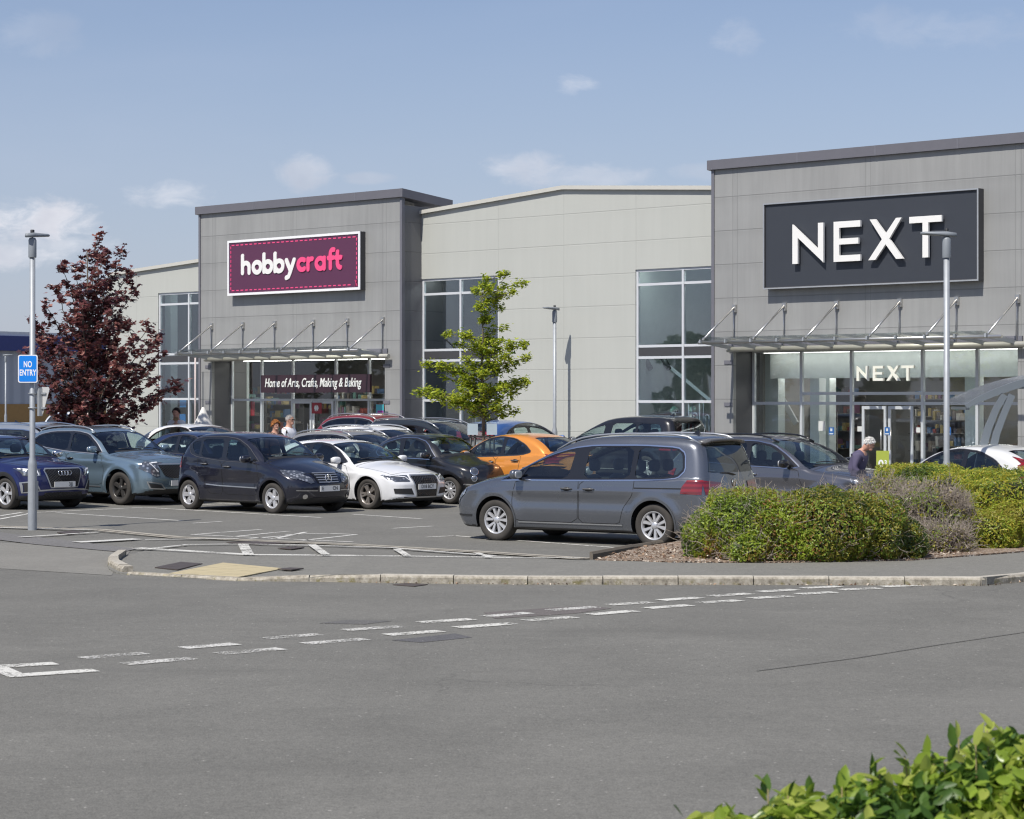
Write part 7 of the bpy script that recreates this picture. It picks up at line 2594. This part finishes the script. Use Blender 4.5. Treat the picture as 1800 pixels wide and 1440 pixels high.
hedge('dead_shrub', 'dried out grey-brown shrub between the green hedge and the clipped yellow hedge', 'shrub',
      [HB(1495, 1610, 0, 838, 34.2, .6, .9), HB(1550, 1715, 0, 852, 33.3, .8, .9), HB(1600, 1710, 0, 920, 32.4, .6, .95)], 14000, [dry, dry2, g_oli, g_mid], LEAF_SMALL, .045, [.38, .2, .22, .2], 23, .2, 3200, M_twig, core=(.06, .048, .038), jitter=1.)
Yc = 34.8
hedge('hedge', 'tall flat-topped clipped hedge with a sunlit yellow-green top at the right edge', 'hedge',
      [HB(1570, 1780, 0, 824, 36.2, .8, .36), HB(1690, 1990, 0, 828, 34.6, .85, .36), HB(1540, 1690, 0, 818, 37.6, .8, .42), HB(1625, 1800, 0, 900, 33.3, .6, .7), HB(1720, 1990, 0, 880, 33.8, .6, .6)], 92000, [g_dark, g_mid, g_yel, g_bri, g_oli], LEAF_OVAL, .039, [.14, .22, .26, .2, .18], 24, .08, 0, None, core=(.03, .035, .012), jitter=.65)

# foreground laurel, close to the camera
fg1 = leaf_mat('laurel_a', (.19, .27, .03), (.32, .44, .06), .42, .3)
fg2 = leaf_mat('laurel_b', (.36, .42, .07), (.54, .60, .14), .5, .42)
fg3 = leaf_mat('laurel_c', (.05, .11, .018), (.10, .18, .03), .3, .42)


def FB(px0, px1, pyt, Y, dep, e=.9):
    x0 = (px0 - CX) / F * Y; x1 = (px1 - CX) / F * Y
    zt = CH + (HY - pyt) / F * Y
    return ((x0 + x1) / 2, Y, zt - .28, (x1 - x0) / 2, dep, .28, e)


LEAF_BIG = ([(-.5, 0, 0), (-.3, .17, .03), (0, .25, .05), (.3, .17, .03), (.56, 0, -.07), (.3, -.17, .03), (0, -.25, .05), (-.3, -.17, .03), (-.1, 0, -.02), (.2, 0, -.04)],
            [(0, 8, 2, 1), (8, 9, 3, 2), (9, 4, 3), (0, 7, 6, 8), (8, 6, 5, 9), (9, 5, 4)])
root = hedge('foreground_shrub', 'bright green broad-leaved shrub close to the camera at the bottom right corner', 'shrub',
             [FB(1690, 1900, 1296, 9.2, .5), FB(1570, 1770, 1338, 9.1, .45), FB(1440, 1620, 1376, 9.0, .4), FB(1320, 1490, 1396, 8.9, .35), FB(1180, 1370, 1434, 8.8, .3), FB(1500, 1900, 1430, 8.7, .45)],
             8500, [fg3, fg1, fg2], LEAF_BIG, .078, [.26, .40, .34], 31, .34, 0, None, core=(.02, .035, .01), jitter=.95, patch=3)
# upright shoots standing out of the shrub
P = []; N = []; st = MB()
for (px, py, yy) in [(1350, 1378, 8.9), (1205, 1430, 8.8), (1235, 1438, 8.8), (1300, 1434, 8.8), (1420, 1385, 9.0), (1530, 1345, 9.), (1545, 1350, 9.), (1590, 1320, 9.1), (1640, 1318, 9.1), (1685, 1290, 9.2), (1735, 1275, 9.2), (1765, 1285, 9.3), (1795, 1290, 9.3), (1660, 1330, 9.), (1480, 1375, 9.), (1385, 1390, 8.9), (1715, 1300, 9.), (1620, 1340, 9.)]:
    x = (px - CX) / F * yy; z = CH + (HY - py) / F * yy
    t0 = Vector((x + random.uniform(-.02, .02), yy, z - .3)); t1 = Vector((x, yy, z - .02))
    st.tube([t0, (t0 + t1) / 2 + Vector((.01, 0, 0)), t1], .003, 5)
    for k in range(9):
        a = random.random() * 6.28; zz = k / 9
        q = t1.lerp(t0, zz * .8)
        d = Vector((math.cos(a), math.sin(a), 1.1 - .6 * zz)).normalized()
        P.append(q + d * .045); N.append(Vector((random.gauss(0, .3), random.gauss(0, .3), random.gauss(0, .3))) + d.cross(Vector((0, 0, 1))).cross(d))
st.build('stem', simple('green_stem', (.2, .16, .06), .6), root)
P = np.array([tuple(p) for p in P]); N = np.array([tuple(p) for p in N])
U = P * 0 + np.array([0, 0, 1.])
scatter('shoot_leaves', P, N, RNG.uniform(.07, .105, len(P)), LEAF_BIG, [fg3, fg1, fg2], RNG.integers(0, 3, len(P)), root, up=U, seed=8)

# trees over the road to the left, out of the frame but mirrored in the shop glass
random.seed(8)
BL = [leaf_mat('roadside_leaf', (.03, .06, .015), (.07, .11, .025), .2)]


def roadside(pos, h, seed, label):
    rg = np.random.default_rng(seed)
    root = thing('roadside_tree', label, 'tree', pos, 0, 'trees mirrored in the shop windows')
    mb = MB(); mb.tube([(0, 0, 0), (.1, 0, h * .4), (0, .1, h * .8)], .25, 8, True, [.28, .2, .06]); mb.build('trunk', M_barkw, root)
    P = []
    for k in range(26):
        c = Vector((rg.normal() * h * .2, rg.normal() * h * .2, h * (.3 + .6 * rg.random()))); r_ = h * .11 * (1.2 - .5 * c.z / h)
        v = rg.normal(size=(130, 3)); v /= np.linalg.norm(v, axis=1, keepdims=True)
        P.append(np.array(c) + v * r_ * rg.uniform(.6, 1.1, (130, 1)))
    P = np.concatenate(P)
    scatter('crown', P, rg.normal(size=P.shape), np.full(len(P), .42), LEAF_SMALL, BL, np.zeros(len(P), int), root, seed=seed)


for i, (x, y, h) in enumerate(((-58, 30, 7.5), (-66, 40, 4.6), (-60, 51, 6.5), (-70, 60, 8), (-62, 70, 7), (-50, 26, 6))):
    roadside((x, y, 0), h, 50 + i, 'leafy tree across the car park, mirrored in the shop glass, %s' % ['second nearest', 'lowest', 'third farthest', 'second farthest', 'farthest', 'nearest'][i])

# a row of trees behind the photographer, seen only as a dark band mirrored in paintwork and glass
tsrc = [o for o in bpy.data.objects if o.name.startswith('roadside_tree') and o.type == 'EMPTY']
for i, (x, y) in enumerate(((-34, -22), (-22, -30), (-10, -26), (4, -32), (17, -27), (30, -31), (-46, -8), (44, -20), (52, 2))):
    src = tsrc[i % len(tsrc)]
    c_ = src.copy(); COL.objects.link(c_); c_.location = (x, y, 0); c_.rotation_euler = (0, 0, i * 1.3)
    c_['label'] = 'one of the leafy trees behind the photographer, mirrored in car paint and glass'; c_['group'] = 'trees behind the photographer'
    for ch in src.children:
        d_ = ch.copy(); COL.objects.link(d_); d_.parent = c_
# ================================================================ LAMPS, SIGNS, SHELTER, PEOPLE
random.seed(6)


def lamp_post(name, label, px, Y, py_top, ang, dual=True, thick=True):
    b = col_at(px, Y)
    h = z_at(py_top, Y) - b.z
    t_ = thing(name, label, 'lamp post', b, ang, 'lamp posts in the car park')
    mb = MB()
    mb.lathe([(.078, -.1), (.078, 1.12), (.07, 1.18), (.049, 1.26), (.049, h - .14), (.0001, h - .139)], 'z', 20)
    mb.build('pole', M_steel, t_)
    mb = MB()
    mb.lathe([(.068, h - .46), (.07, h - .44), (.07, h - .16), (.05, h - .12), (.0001, h - .11)], 'z', 16)
    mb.build('collar', simple('lamp_grey', (.22, .24, .26), .45), t_)
    mb = MB()
    prof = [(-.16, .035, .05), (0, .075, .06), (.16, .09, .045), (.34, .10, .03), (.42, .04, .02)]
    vs = []
    for x, w2, hh in prof:
        for (yy, zz) in ((-w2, 0), (-w2 * .6, hh), (w2 * .6, hh), (w2, 0), (w2 * .5, -.02), (-w2 * .5, -.02)):
            vs.append((x, yy, h - .09 + zz + x * .08))
    n = len(prof)
    fsx = [(i * 6 + k, i * 6 + (k + 1) % 6, (i + 1) * 6 + (k + 1) % 6, (i + 1) * 6 + k) for i in range(n - 1) for k in range(6)] + [tuple(range(6))[::-1], tuple((n - 1) * 6 + k for k in range(6))]
    mb.add(vs, fsx, True)
    mb.build('lamp_head', simple('lamp_grey', (.22, .24, .26), .45), t_)
    mb = MB(); mb.lathe([(.035, h - .06), (.036, h + .01), (.03, h + .02), (.0001, h + .021)], 'z', 12); mb.build('photocell', M_blk, t_)
    mb = MB(); mb.box(-.05, .05, -.0885, -.084, .35, .85); mb.build('access_door', M_steel, t_)
    return t_


p1 = at(57, 932)
lp = lamp_post('lamp_post', 'galvanised lamp post carrying the blue NO ENTRY sign at the left', 57, p1.y, 406, R(62))
lamp_post('lamp_post', 'galvanised lamp post rising behind the clipped hedge, crossing the big NEXT sign', 1664, 37.2, 404, R(176))
lamp_post('lamp_post', 'lamp post standing against the cream hall wall between the two towers', 975, 64.0, 538, R(-140))
lamp_post('lamp_post', 'small distant lamp post at the far left edge before the blue fascia warehouse', 10, 128, 622, R(10))

# NO ENTRY sign and the back of a give-way triangle
ns = thing('no_entry_sign', 'blue rectangular sign with white words NO ENTRY on the left lamp post', 'road sign', (p1.x, p1.y, 0), R(0))
zc = z_at(648.5, p1.y); w2 = 17.2 / F * p1.y; h2 = 24.5 / F * p1.y


def rrect(w2, h2, r, n=5):
    pts = []
    for cx_, cy_, a0 in ((w2 - r, -h2 + r, -90), (w2 - r, h2 - r, 0), (-w2 + r, h2 - r, 90), (-w2 + r, -h2 + r, 180)):
        pts += [(cx_ + r * math.cos(R(a0 + 90 * k / n)), cy_ + r * math.sin(R(a0 + 90 * k / n))) for k in range(n + 1)]
    return pts


px_off = (51 - 57) / F * p1.y
MS = Matrix.Translation((px_off, -.10, zc)) @ Matrix.Rotation(R(90), 4, 'X')
mb = MB(); mb.prism(rrect(w2, h2, .035), -.012, .0, MS); mb.build('plate', simple('sign_white', (.8, .8, .8), .35), ns)
mb = MB(); mb.prism(rrect(w2 - .018, h2 - .018, .025), .0005, .002, MS); mb.build('face', simple('sign_blue', (.005, .22, .75), .35, vary=.02), ns)
M_sw = simple('sign_letter', (.85, .85, .85), .4, vary=0)
for tx_, zz in (('NO', .072), ('ENTRY', -.072)):
    text_obj('lettering', tx_, .145, M_sw, ns, MS @ Matrix.Translation((0, zz, .003)), extrude=.001, offset=.0035, sx=.62, spacing=1.05)
mb = MB()
for zz in (zc + .12, zc - .14):
    mb.torus(.066, .012, Matrix.Translation((0, 0, zz)), 18, 6); mb.box(-.05, .05, -.10, -.06, zz - .02, zz + .02)
mb.build('bracket', M_steel, ns)
gw = thing('give_way_sign', 'grey back of a triangular road sign behind the left lamp post', 'road sign', (p1.x, p1.y, 0), R(-52))
zc2 = z_at(705, p1.y)
MT = Matrix.Translation((.10, .12, zc2)) @ Matrix.Rotation(R(90), 4, 'X')
tri = [(-.33, .24), (.33, .24), (0, -.31)]
tri = chaikin(tri, 2, .09)
mb = MB(); mb.prism(tri, -.006, .0, MT); mb.build('plate', simple('sign_back', (.50, .50, .49), .5), gw)
mb = MB(); mb.box(.06, .14, .06, .115, zc2 - .26, zc2 + .22)
for zz in (zc2 + .13, zc2 - .12):
    mb.torus(.066, .010, Matrix.Translation((0, 0, zz)), 18, 6); mb.box(-.2, .3, .095, .112, zz - .015, zz + .015)
mb.build('bracket', M_steel, gw)

# trolley shelter at the right edge
Ys = 39.5
sh_o = thing('trolley_shelter', 'curved grey steel trolley shelter with a clear roof at the right edge', 'shelter', (0, 0, 0))
M_grs = simple('shelter_grey', (.19, .215, .235), .4, .3, vary=.05)


def W3(px, py, Y): return Vector(((px - CX) / F * Y, Y, CH + (HY - py) / F * Y))


def ribbon_bar(mb, pts, w, d):
    """curved flat bar through points, depth d towards +y, width w in the plane"""
    L = []; Rr = []
    for i, p in enumerate(pts):
        q = pts[min(i + 1, len(pts) - 1)] - pts[max(i - 1, 0)]; q.normalize()
        u = Vector((-q.z, 0, q.x)) * (w[i] / 2)
        L.append(p + u); Rr.append(p - u)
    vs = []
    for a, b in zip(L, Rr):
        vs += [a, b, b + Vector((0, d, 0)), a + Vector((0, d, 0))]
    n = len(pts)
    mb.add(vs, [(i * 4 + k, i * 4 + (k + 1) % 4, (i + 1) * 4 + (k + 1) % 4, (i + 1) * 4 + k) for i in range(n - 1) for k in range(4)] + [(3, 2, 1, 0), tuple((n - 1) * 4 + k for k in range(4))])


for j, dY in enumerate((0., 2.4)):
    Yk = Ys + dY
    sh_off = Vector((3. * (dY > 0), dY, 0))
    ctr = [(1708, 940), (1712, 880), (1719, 830), (1727, 790), (1738, 752), (1752, 718), (1766, 694)]
    ctr2 = [(1735, 940), (1736, 880), (1740, 830), (1744, 796), (1752, 762), (1764, 730), (1779, 694)]
    for cpts in (ctr, ctr2):
        mb = MB(); ribbon_bar(mb, [W3(x, y, Ys) + sh_off for x, y in cpts], [.15, .15, .145, .135, .125, .115, .12], .07); mb.build('leg', M_grs, sh_o)
    mb = MB()
    rp = [(1698, 715), (1720, 703), (1750, 690), (1780, 679), (1810, 670), (1850, 662), (1900, 657), (1960, 656)]
    ribbon_bar(mb, [W3(x, y, Ys) + sh_off for x, y in rp], [.075, .10, .12, .13, .13, .12, .1, .08], .07); mb.build('roof_beam', M_grs, sh_o)
mb = MB()
rp2 = [W3(x, y - 4, Ys) for x, y in [(1700, 715), (1720, 703), (1750, 690), (1780, 679), (1810, 670), (1850, 662), (1900, 657), (1960, 656)]]
ribbon_bar(mb, [p + Vector((0, .08, 0)) for p in rp2], [.012] * 8, 2.3)
mb.build('roof_sheet', glass_mat('clear_roof', (.90, .91, .89), .4, .2), sh_o)
mb = MB()
for x, y in ((1702, 716), (1800, 679), (1900, 664)):
    p = W3(x, y, Ys); mb.bar(p + Vector((0, .05, -.02)), p + Vector((.2, 2.4, -.02)), .06, .05)
mb.build('purlin', M_grs, sh_o)

# green price board on a post by the NEXT doors
gp = col_at(1551.5, 41.5)
gbd = thing('notice_board', 'small lime green notice board beside the white-haired person', 'notice board', gp, R(-10))
zt_, zb2 = z_at(792.5, 41.5) - gp.z, z_at(824, 41.5) - gp.z
mb = MB(); mb.box(-.115, .115, -.02, .02, zb2 - .25, zt_); mb.build('board', simple('lime_board', (.36, .42, .06), .5), gbd)
mb = MB(); mb.box(-.03, .03, -.015, .015, 0, zb2 - .2); mb.build('post', M_steel, gbd)
text_obj('lettering', '0', .19, M_sw, gbd, Matrix.Translation((-.03, -.022, (zt_ + zb2) / 2 - .08)) @ Matrix.Rotation(R(90), 4, 'X'), extrude=.001, offset=.006)
text_obj('lettering', '3', .10, M_sw, gbd, Matrix.Translation((.055, -.022, (zt_ + zb2) / 2 - .05)) @ Matrix.Rotation(R(90), 4, 'X'), extrude=.001, offset=.003)

# folded white parasol / banner by the left pillar
pp = col_at(357, 60)
um = thing('folded_parasol', 'tall folded white canvas cone beside the left entrance pillar', 'parasol', pp)
zt_ = z_at(716, 60) - pp.z
mb = MB(); mb.lathe([(.34, zt_ - .62), (.30, zt_ - .55), (.16, zt_ - .28), (.03, zt_), (.0001, zt_ + .01)][::1], 'z', 10); mb.build('canopy', simple('canvas_white', (.66, .65, .61), .8), um)
mb = MB(); mb.tube([(0, 0, 0), (0, 0, zt_ - .1)], .025, 8); mb.build('pole', M_steel, um)
fl = thing('flag_pole', 'thin pale pole rising behind the folded white parasol', 'pole', H0 + TX * fs(358) - TN * .35 + Vector((0, 0, BG)))
mb = MB(); mb.tube([(0, 0, 0), (0, 0, z_at(628, 73) - BG)], .028, 8); mb.build('shaft', simple('pale_pink_pole', (.55, .47, .45), .5), fl)

# ---- orange and pink display stand by the doors
ds = col_at(572, 63)
dd = thing('display_bin', 'pink and orange display bin outside the plum shop doors', 'display bin', ds, RZ)
mb = MB(); mb.box(-.28, .28, -.2, .2, 0, .95); mb.build('bin', simple('bin_pink', (.55, .06, .22), .5), dd)
mb = MB(); mb.box(-.30, .30, -.22, .22, .952, 1.07); mb.build('rim', simple('bin_orange', (.8, .28, .03), .5), dd)


# ================================================================ PEOPLE
def skin_mesh(name, verts, edges, radii, mat, parent, sub=2, root=0):
    bm = bmesh.new()
    lay = bm.verts.layers.skin.verify()
    vs = []
    for i, (p, r_) in enumerate(zip(verts, radii)):
        v = bm.verts.new(p); v[lay].radius = (r_, r_) if not isinstance(r_, tuple) else r_; v[lay].use_root = (i == root); vs.append(v)
    for a, b in edges: bm.edges.new((vs[a], vs[b]))
    me = bpy.data.meshes.new(name + '_cage'); bm.to_mesh(me); bm.free()
    o = bpy.data.objects.new(name, me)
    COL.objects.link(o)
    k = o.modifiers.new('s', 'SKIN'); k.use_smooth_shade = True
    s_ = o.modifiers.new('u', 'SUBSURF'); s_.levels = sub; s_.render_levels = sub
    dg = bpy.context.evaluated_depsgraph_get()
    m2 = bpy.data.meshes.new_from_object(o.evaluated_get(dg))
    bpy.data.objects.remove(o)
    m2.materials.clear(); m2.materials.append(mat)
    for p in m2.polygons: p.use_smooth = True
    o = bpy.data.objects.new(name, m2)
    return link(o, parent)


def person(label, pos, facing, H, skin, hair, hairstyle, top, trousers, stoop=0., armpose='down', glasses=False, name='person', z=0.):
    root = thing(name, label, 'person' if name == 'person' else 'mannequin', (pos[0], pos[1], z), facing)
    # local frame: facing +x, left +y
    k = H / 1.75
    def st(x, y, z_):                              # stoop: upper body leans forward
        a = stoop * max(0., (z_ - .95)) / .8
        return Vector((x + math.sin(a) * (z_ - .95) if z_ > .95 else x, y, .95 + (z_ - .95) * math.cos(a) if z_ > .95 else z_)) * k
    V = [st(0, 0, .98), st(0, 0, 1.15), st(.01, 0, 1.32), st(-.01, 0, 1.45), st(.0, 0, 1.53), st(.015, 0, 1.60), st(.02, 0, 1.69)]
    E = [(0, 1), (1, 2), (2, 3), (3, 4), (4, 5), (5, 6)]
    Rr = [(.13, .16), (.12, .15), (.13, .17), (.10, .10), .058, .082, .088]
    Rr = [(r_[0] * k, r_[1] * k) if isinstance(r_, tuple) else r_ * k for r_ in Rr]
    arms = {}
    for sg in (1, -1):
        i0 = len(V)
        if armpose == 'down': pts = [(0, .17, 1.42), (.0, .23, 1.14), (.06, .24, .90)]
        elif armpose == 'hold': pts = [(0, .17, 1.42), (.04, .23, 1.16), (.26, .14, 1.14)]
        else: pts = [(0, .17, 1.42), (.03, .23, 1.15), (.20, .20, 1.0)]
        pts = [st(x, sg * y, z_) for x, y, z_ in pts]
        V += pts; Rr += [.058 * k, .044 * k, .030 * k]
        E += [(3, i0), (i0, i0 + 1), (i0 + 1, i0 + 2)]
        # palm and five fingers
        w_ = pts[2]; d = (pts[2] - pts[1]).normalized(); sdv = Vector((0, 0, 1)).cross(d); sdv = sdv.normalized() if sdv.length > .1 else Vector((1, 0, 0))
        pi = len(V); V.append(w_ + d * .07 * k); Rr.append(.034 * k); E.append((i0 + 2, pi))
        for f_, (ofs, ln) in enumerate(((-.028, .075), (-.010, .085), (.010, .08), (.027, .062))):
            a = len(V); V.append(V[pi] + d * .035 * k + sdv * ofs * k); Rr.append(.0095 * k); E.append((pi, a))
            V.append(V[a] + (d + Vector((.3, -sg * .4, -.2))).normalized() * ln * k); Rr.append(.0075 * k); E.append((a, a + 1))
        a = len(V); V.append(w_ + d * .03 * k - sdv * .035 * k); Rr.append(.012 * k); E.append((i0 + 2, a)); V.append(V[a] + (d - sdv * .6).normalized() * .045 * k); Rr.append(.009 * k); E.append((a, a + 1))
        j0 = len(V)
        V += [st(0, sg * .10, .90), Vector((.01, sg * .11, .50)) * k, Vector((-.02, sg * .11, .09)) * k, Vector((.12, sg * .12, .045)) * k]
        Rr += [.092 * k, .062 * k, .042 * k, .036 * k]
        E += [(0, j0), (j0, j0 + 1), (j0 + 1, j0 + 2), (j0 + 2, j0 + 3)]
        arms[sg] = pts
    body = skin_mesh('body', V, E, Rr, skin, root)
    # head proper: slightly oval, with face
    hc = st(.03, 0, 1.655); tl = stoop * 1.1
    HM = Matrix.Translation(hc) @ Matrix.Rotation(tl, 4, 'Y') @ Matrix.Scale(k, 4)
    mb = MB(); mb.smooth = True
    def ell(c, s_, n1=10, n2=14):
        vs = []; ff_ = []
        for i in range(n1 + 1):
            th = math.pi * i / n1
            for j in range(n2):
                ph = 2 * math.pi * j / n2
                vs.append(HM @ Vector((c[0] + s_[0] * math.sin(th) * math.cos(ph), c[1] + s_[1] * math.sin(th) * math.sin(ph), c[2] + s_[2] * math.cos(th))))
        for i in range(n1):
            for j in range(n2): ff_.append((i * n2 + j, i * n2 + n2 + j, i * n2 + n2 + (j + 1) % n2, i * n2 + (j + 1) % n2))
        mb.add(vs, ff_, True)
    ell((0, 0, 0), (.098, .078, .118)); ell((.092, 0, -.012), (.022, .014, .024), 6, 8); ell((.06, 0, -.075), (.045, .045, .04), 6, 10)
    ell((0, .08, -.01), (.018, .012, .03), 6, 8); ell((0, -.08, -.01), (.018, .012, .03), 6, 8)
    mb.build('face', skin, root)
    mb = MB(); ell((.086, .032, .015), (.012, .013, .007), 6, 8); ell((.086, -.032, .015), (.012, .013, .007), 6, 8); ell((.088, 0, -.055), (.01, .024, .006), 6, 8)
    mb.build('facial_features', simple('eye_dark', (.06, .03, .03), .4), root)
    if glasses:
        mb = MB(); ell((.098, .034, .012), (.008, .027, .02), 6, 10); ell((.098, -.034, .012), (.008, .027, .02), 6, 10)
        mb.bar(HM @ Vector((.098, -.02, .018)), HM @ Vector((.098, .02, .018)), .006, .006)
        for sg in (1, -1): mb.bar(HM @ Vector((.09, sg * .062, .015)), HM @ Vector((-.01, sg * .084, .01)), .006, .006)
        mb.build('sunglasses', M_gblk, root)
    # hair
    if hairstyle:
        mb = MB()
        rg = np.random.default_rng(int(H * 1000))
        hs = {'curly': (.128, .112, .132, .02), 'short': (.108, .09, .108, .03), 'thin': (.102, .083, .10, .04), 'full': (.108, .089, .108, .035)}[hairstyle]
        vs = []; ff_ = []; n1, n2 = 12, 20
        for i in range(n1 + 1):
            th = math.pi * (.0 + .58 * i / n1)
            for j in range(n2):
                ph = 2 * math.pi * j / n2
                fr = math.cos(ph)
                tt = th * (1 - .46 * max(0, fr)) if fr > 0 else th
                lump = 1 + (.10 if hairstyle == 'curly' else .035) * math.sin(7 * ph + i * 2.3) * math.sin(3 * th + j)
                vs.append(HM @ Vector((-.012 + hs[0] * math.sin(tt) * math.cos(ph) * lump, hs[1] * math.sin(tt) * math.sin(ph) * lump, .018 + hs[2] * math.cos(tt) * lump)))
        for i in range(n1):
            for j in range(n2): ff_.append((i * n2 + j, i * n2 + n2 + j, i * n2 + n2 + (j + 1) % n2, i * n2 + (j + 1) % n2))
        mb.add(vs, ff_, True); hr = mb.build('hair', hair, root)
        VV = np.array([tuple(v) for v in vs[n2:]]); ce = np.array(tuple(hc)); cnt = 700
        ii = rg.integers(0, len(VV), cnt); jj = (ii + rg.integers(0, 2, cnt)) % len(VV)
        PP = (VV[ii] + VV[jj]) / 2; NN2 = PP - ce + rg.normal(size=(cnt, 3)) * .09
        ok = np.linalg.norm(VV[ii] - VV[jj], axis=1) < .06
        scatter('strands', PP[ok] + (PP[ok] - ce) * .06, NN2[ok], rg.uniform(.02, .045 if hairstyle != 'thin' else .026, ok.sum()), LEAF_SMALL, [hair], np.zeros(ok.sum(), int), hr, seed=3)
    # clothes
    Vc = [st(0, 0, .93), st(0, 0, 1.12), st(.01, 0, 1.32), st(-.01, 0, 1.455), st(0, 0, 1.50)]
    Ec = [(0, 1), (1, 2), (2, 3), (3, 4)]
    Rc = [(.155 * k, .19 * k), (.145 * k, .175 * k), (.155 * k, .195 * k), (.12 * k, .12 * k), .075 * k]
    for sg in (1, -1):
        i0 = len(Vc); a, b, c_ = arms[sg]
        Vc += [a, b, b.lerp(c_, .8)]; Rc += [.078 * k, .062 * k, .050 * k]; Ec += [(3, i0), (i0, i0 + 1), (i0 + 1, i0 + 2)]
    skin_mesh('jacket' if stoop else 'shirt', Vc, Ec, Rc, top, root)
    Vc = [st(0, 0, .97)]; Ec = []; Rc = [(.14 * k, .17 * k)]
    for sg in (1, -1):
        i0 = len(Vc)
        Vc += [st(0, sg * .10, .86), Vector((.01, sg * .11, .50)) * k, Vector((-.02, sg * .11, .12)) * k]; Rc += [.105 * k, .085 * k, .07 * k]
        Ec += [(0, i0), (i0, i0 + 1), (i0 + 1, i0 + 2)]
    skin_mesh('trousers', Vc, Ec, Rc, trousers, root)
    for sg in (1, -1):
        mb = MB(); mb.rbox((.05 * k, sg * .115 * k, .045 * k), (.29 * k, .11 * k, .10 * k), 0); mb.build('shoe', M_blk, root)
    return root


skin_m = simple('skin', (.50, .27, .19), .55, vary=.06)
q = col_at(1503, 40.2)
person('white haired person in a dusky purple jacket stooping by the lime notice board', q, R(-25), 1.60, skin_m, simple('white_hair', (.72, .71, .68), .8, vary=.1), 'full', simple('purple_jacket', (.085, .075, .13), .85), simple('dark_trousers', (.03, .03, .04), .8), .42, 'reach', z=q.z)
q = col_at(508, 54)
person('man in a white shirt and dark sunglasses walking behind the small black hatchback', q, R(-30), 1.74, skin_m, simple('grey_hair', (.42, .40, .38), .8), 'thin', simple('white_shirt', (.72, .73, .78), .8), simple('navy_trousers', (.03, .04, .07), .8), .0, 'down', True, z=q.z)
q = col_at(484, 53.4)
person('person with curly ginger hair and dark patterned top beside the white-shirted man', q, R(-60), 1.62, skin_m, simple('ginger_hair', (.42, .17, .05), .8, vary=.4, vscale=30), 'curly', simple('patterned_top', (.12, .07, .05), .8, vary=.7, vscale=25), simple('dark_trousers', (.03, .03, .04), .8), .0, 'down', z=q.z)
q = col_at(310, 58)
person('dark haired person in a white top holding a child near the left hall window', q, R(-100), 1.80, skin_m, simple('dark_hair', (.04, .025, .02), .7), 'full', simple('white_top', (.74, .73, .70), .8), simple('navy_trousers', (.03, .04, .07), .8), .0, 'hold', z=q.z)
q2 = q + Vector((.03, -.30, .0))
ch_ = person('small child with light hair held against the white top', q2, R(60), .86, skin_m, simple('blond_hair', (.45, .30, .16), .8), 'full', simple('cream_cardigan', (.55, .42, .30), .8), simple('cream_cardigan', (.55, .42, .30), .8), .0, 'down', z=q.z + .72)
# red-topped mannequins in the right hall window
rec = REC + .75
M_mann = simple('mannequin_white', (.66, .68, .62), .4)
M_cap = simple('mint_cap', (.42, .60, .52), .7)
for px, rz_, gl, lab in ((1184, -60, True, 'mannequin in red sweater, mint cap and black sunglasses in the right hall window'), (1216, -20, False, 'second mannequin in a red sweater partly behind the bent white rods')):
    s_ = fs(px, rec); p = H0 + TX * s_ + TN * rec
    person(lab, (p.x, p.y, 0), R(rz_), 1.78, M_mann, M_cap, 'short', simple('red_sweater', (.42, .02, .05), .8), simple('stone_trousers', (.5, .46, .38), .8), .0, 'reach', gl, 'mannequin', z=BG + .02)
# dark caps on a plinth
s_ = fs(1152, rec); p = H0 + TX * s_ + TN * rec
pl = thing('display_plinth', 'low white plinth with two black caps in the right hall window', 'plinth', (p.x, p.y, BG), RZ)
mb = MB(); mb.box(-.35, .35, -.2, .2, 0, 1.35); mb.build('block', M_white, pl)
for dx_ in (-.1, .12):
    mb = MB(); mb.rbox((dx_, 0, 1.41), (.2, .2, .13), 0); mb.rbox((dx_, -.12, 1.37), (.16, .14, .02), 0); mb.build('cap', M_blk, pl)
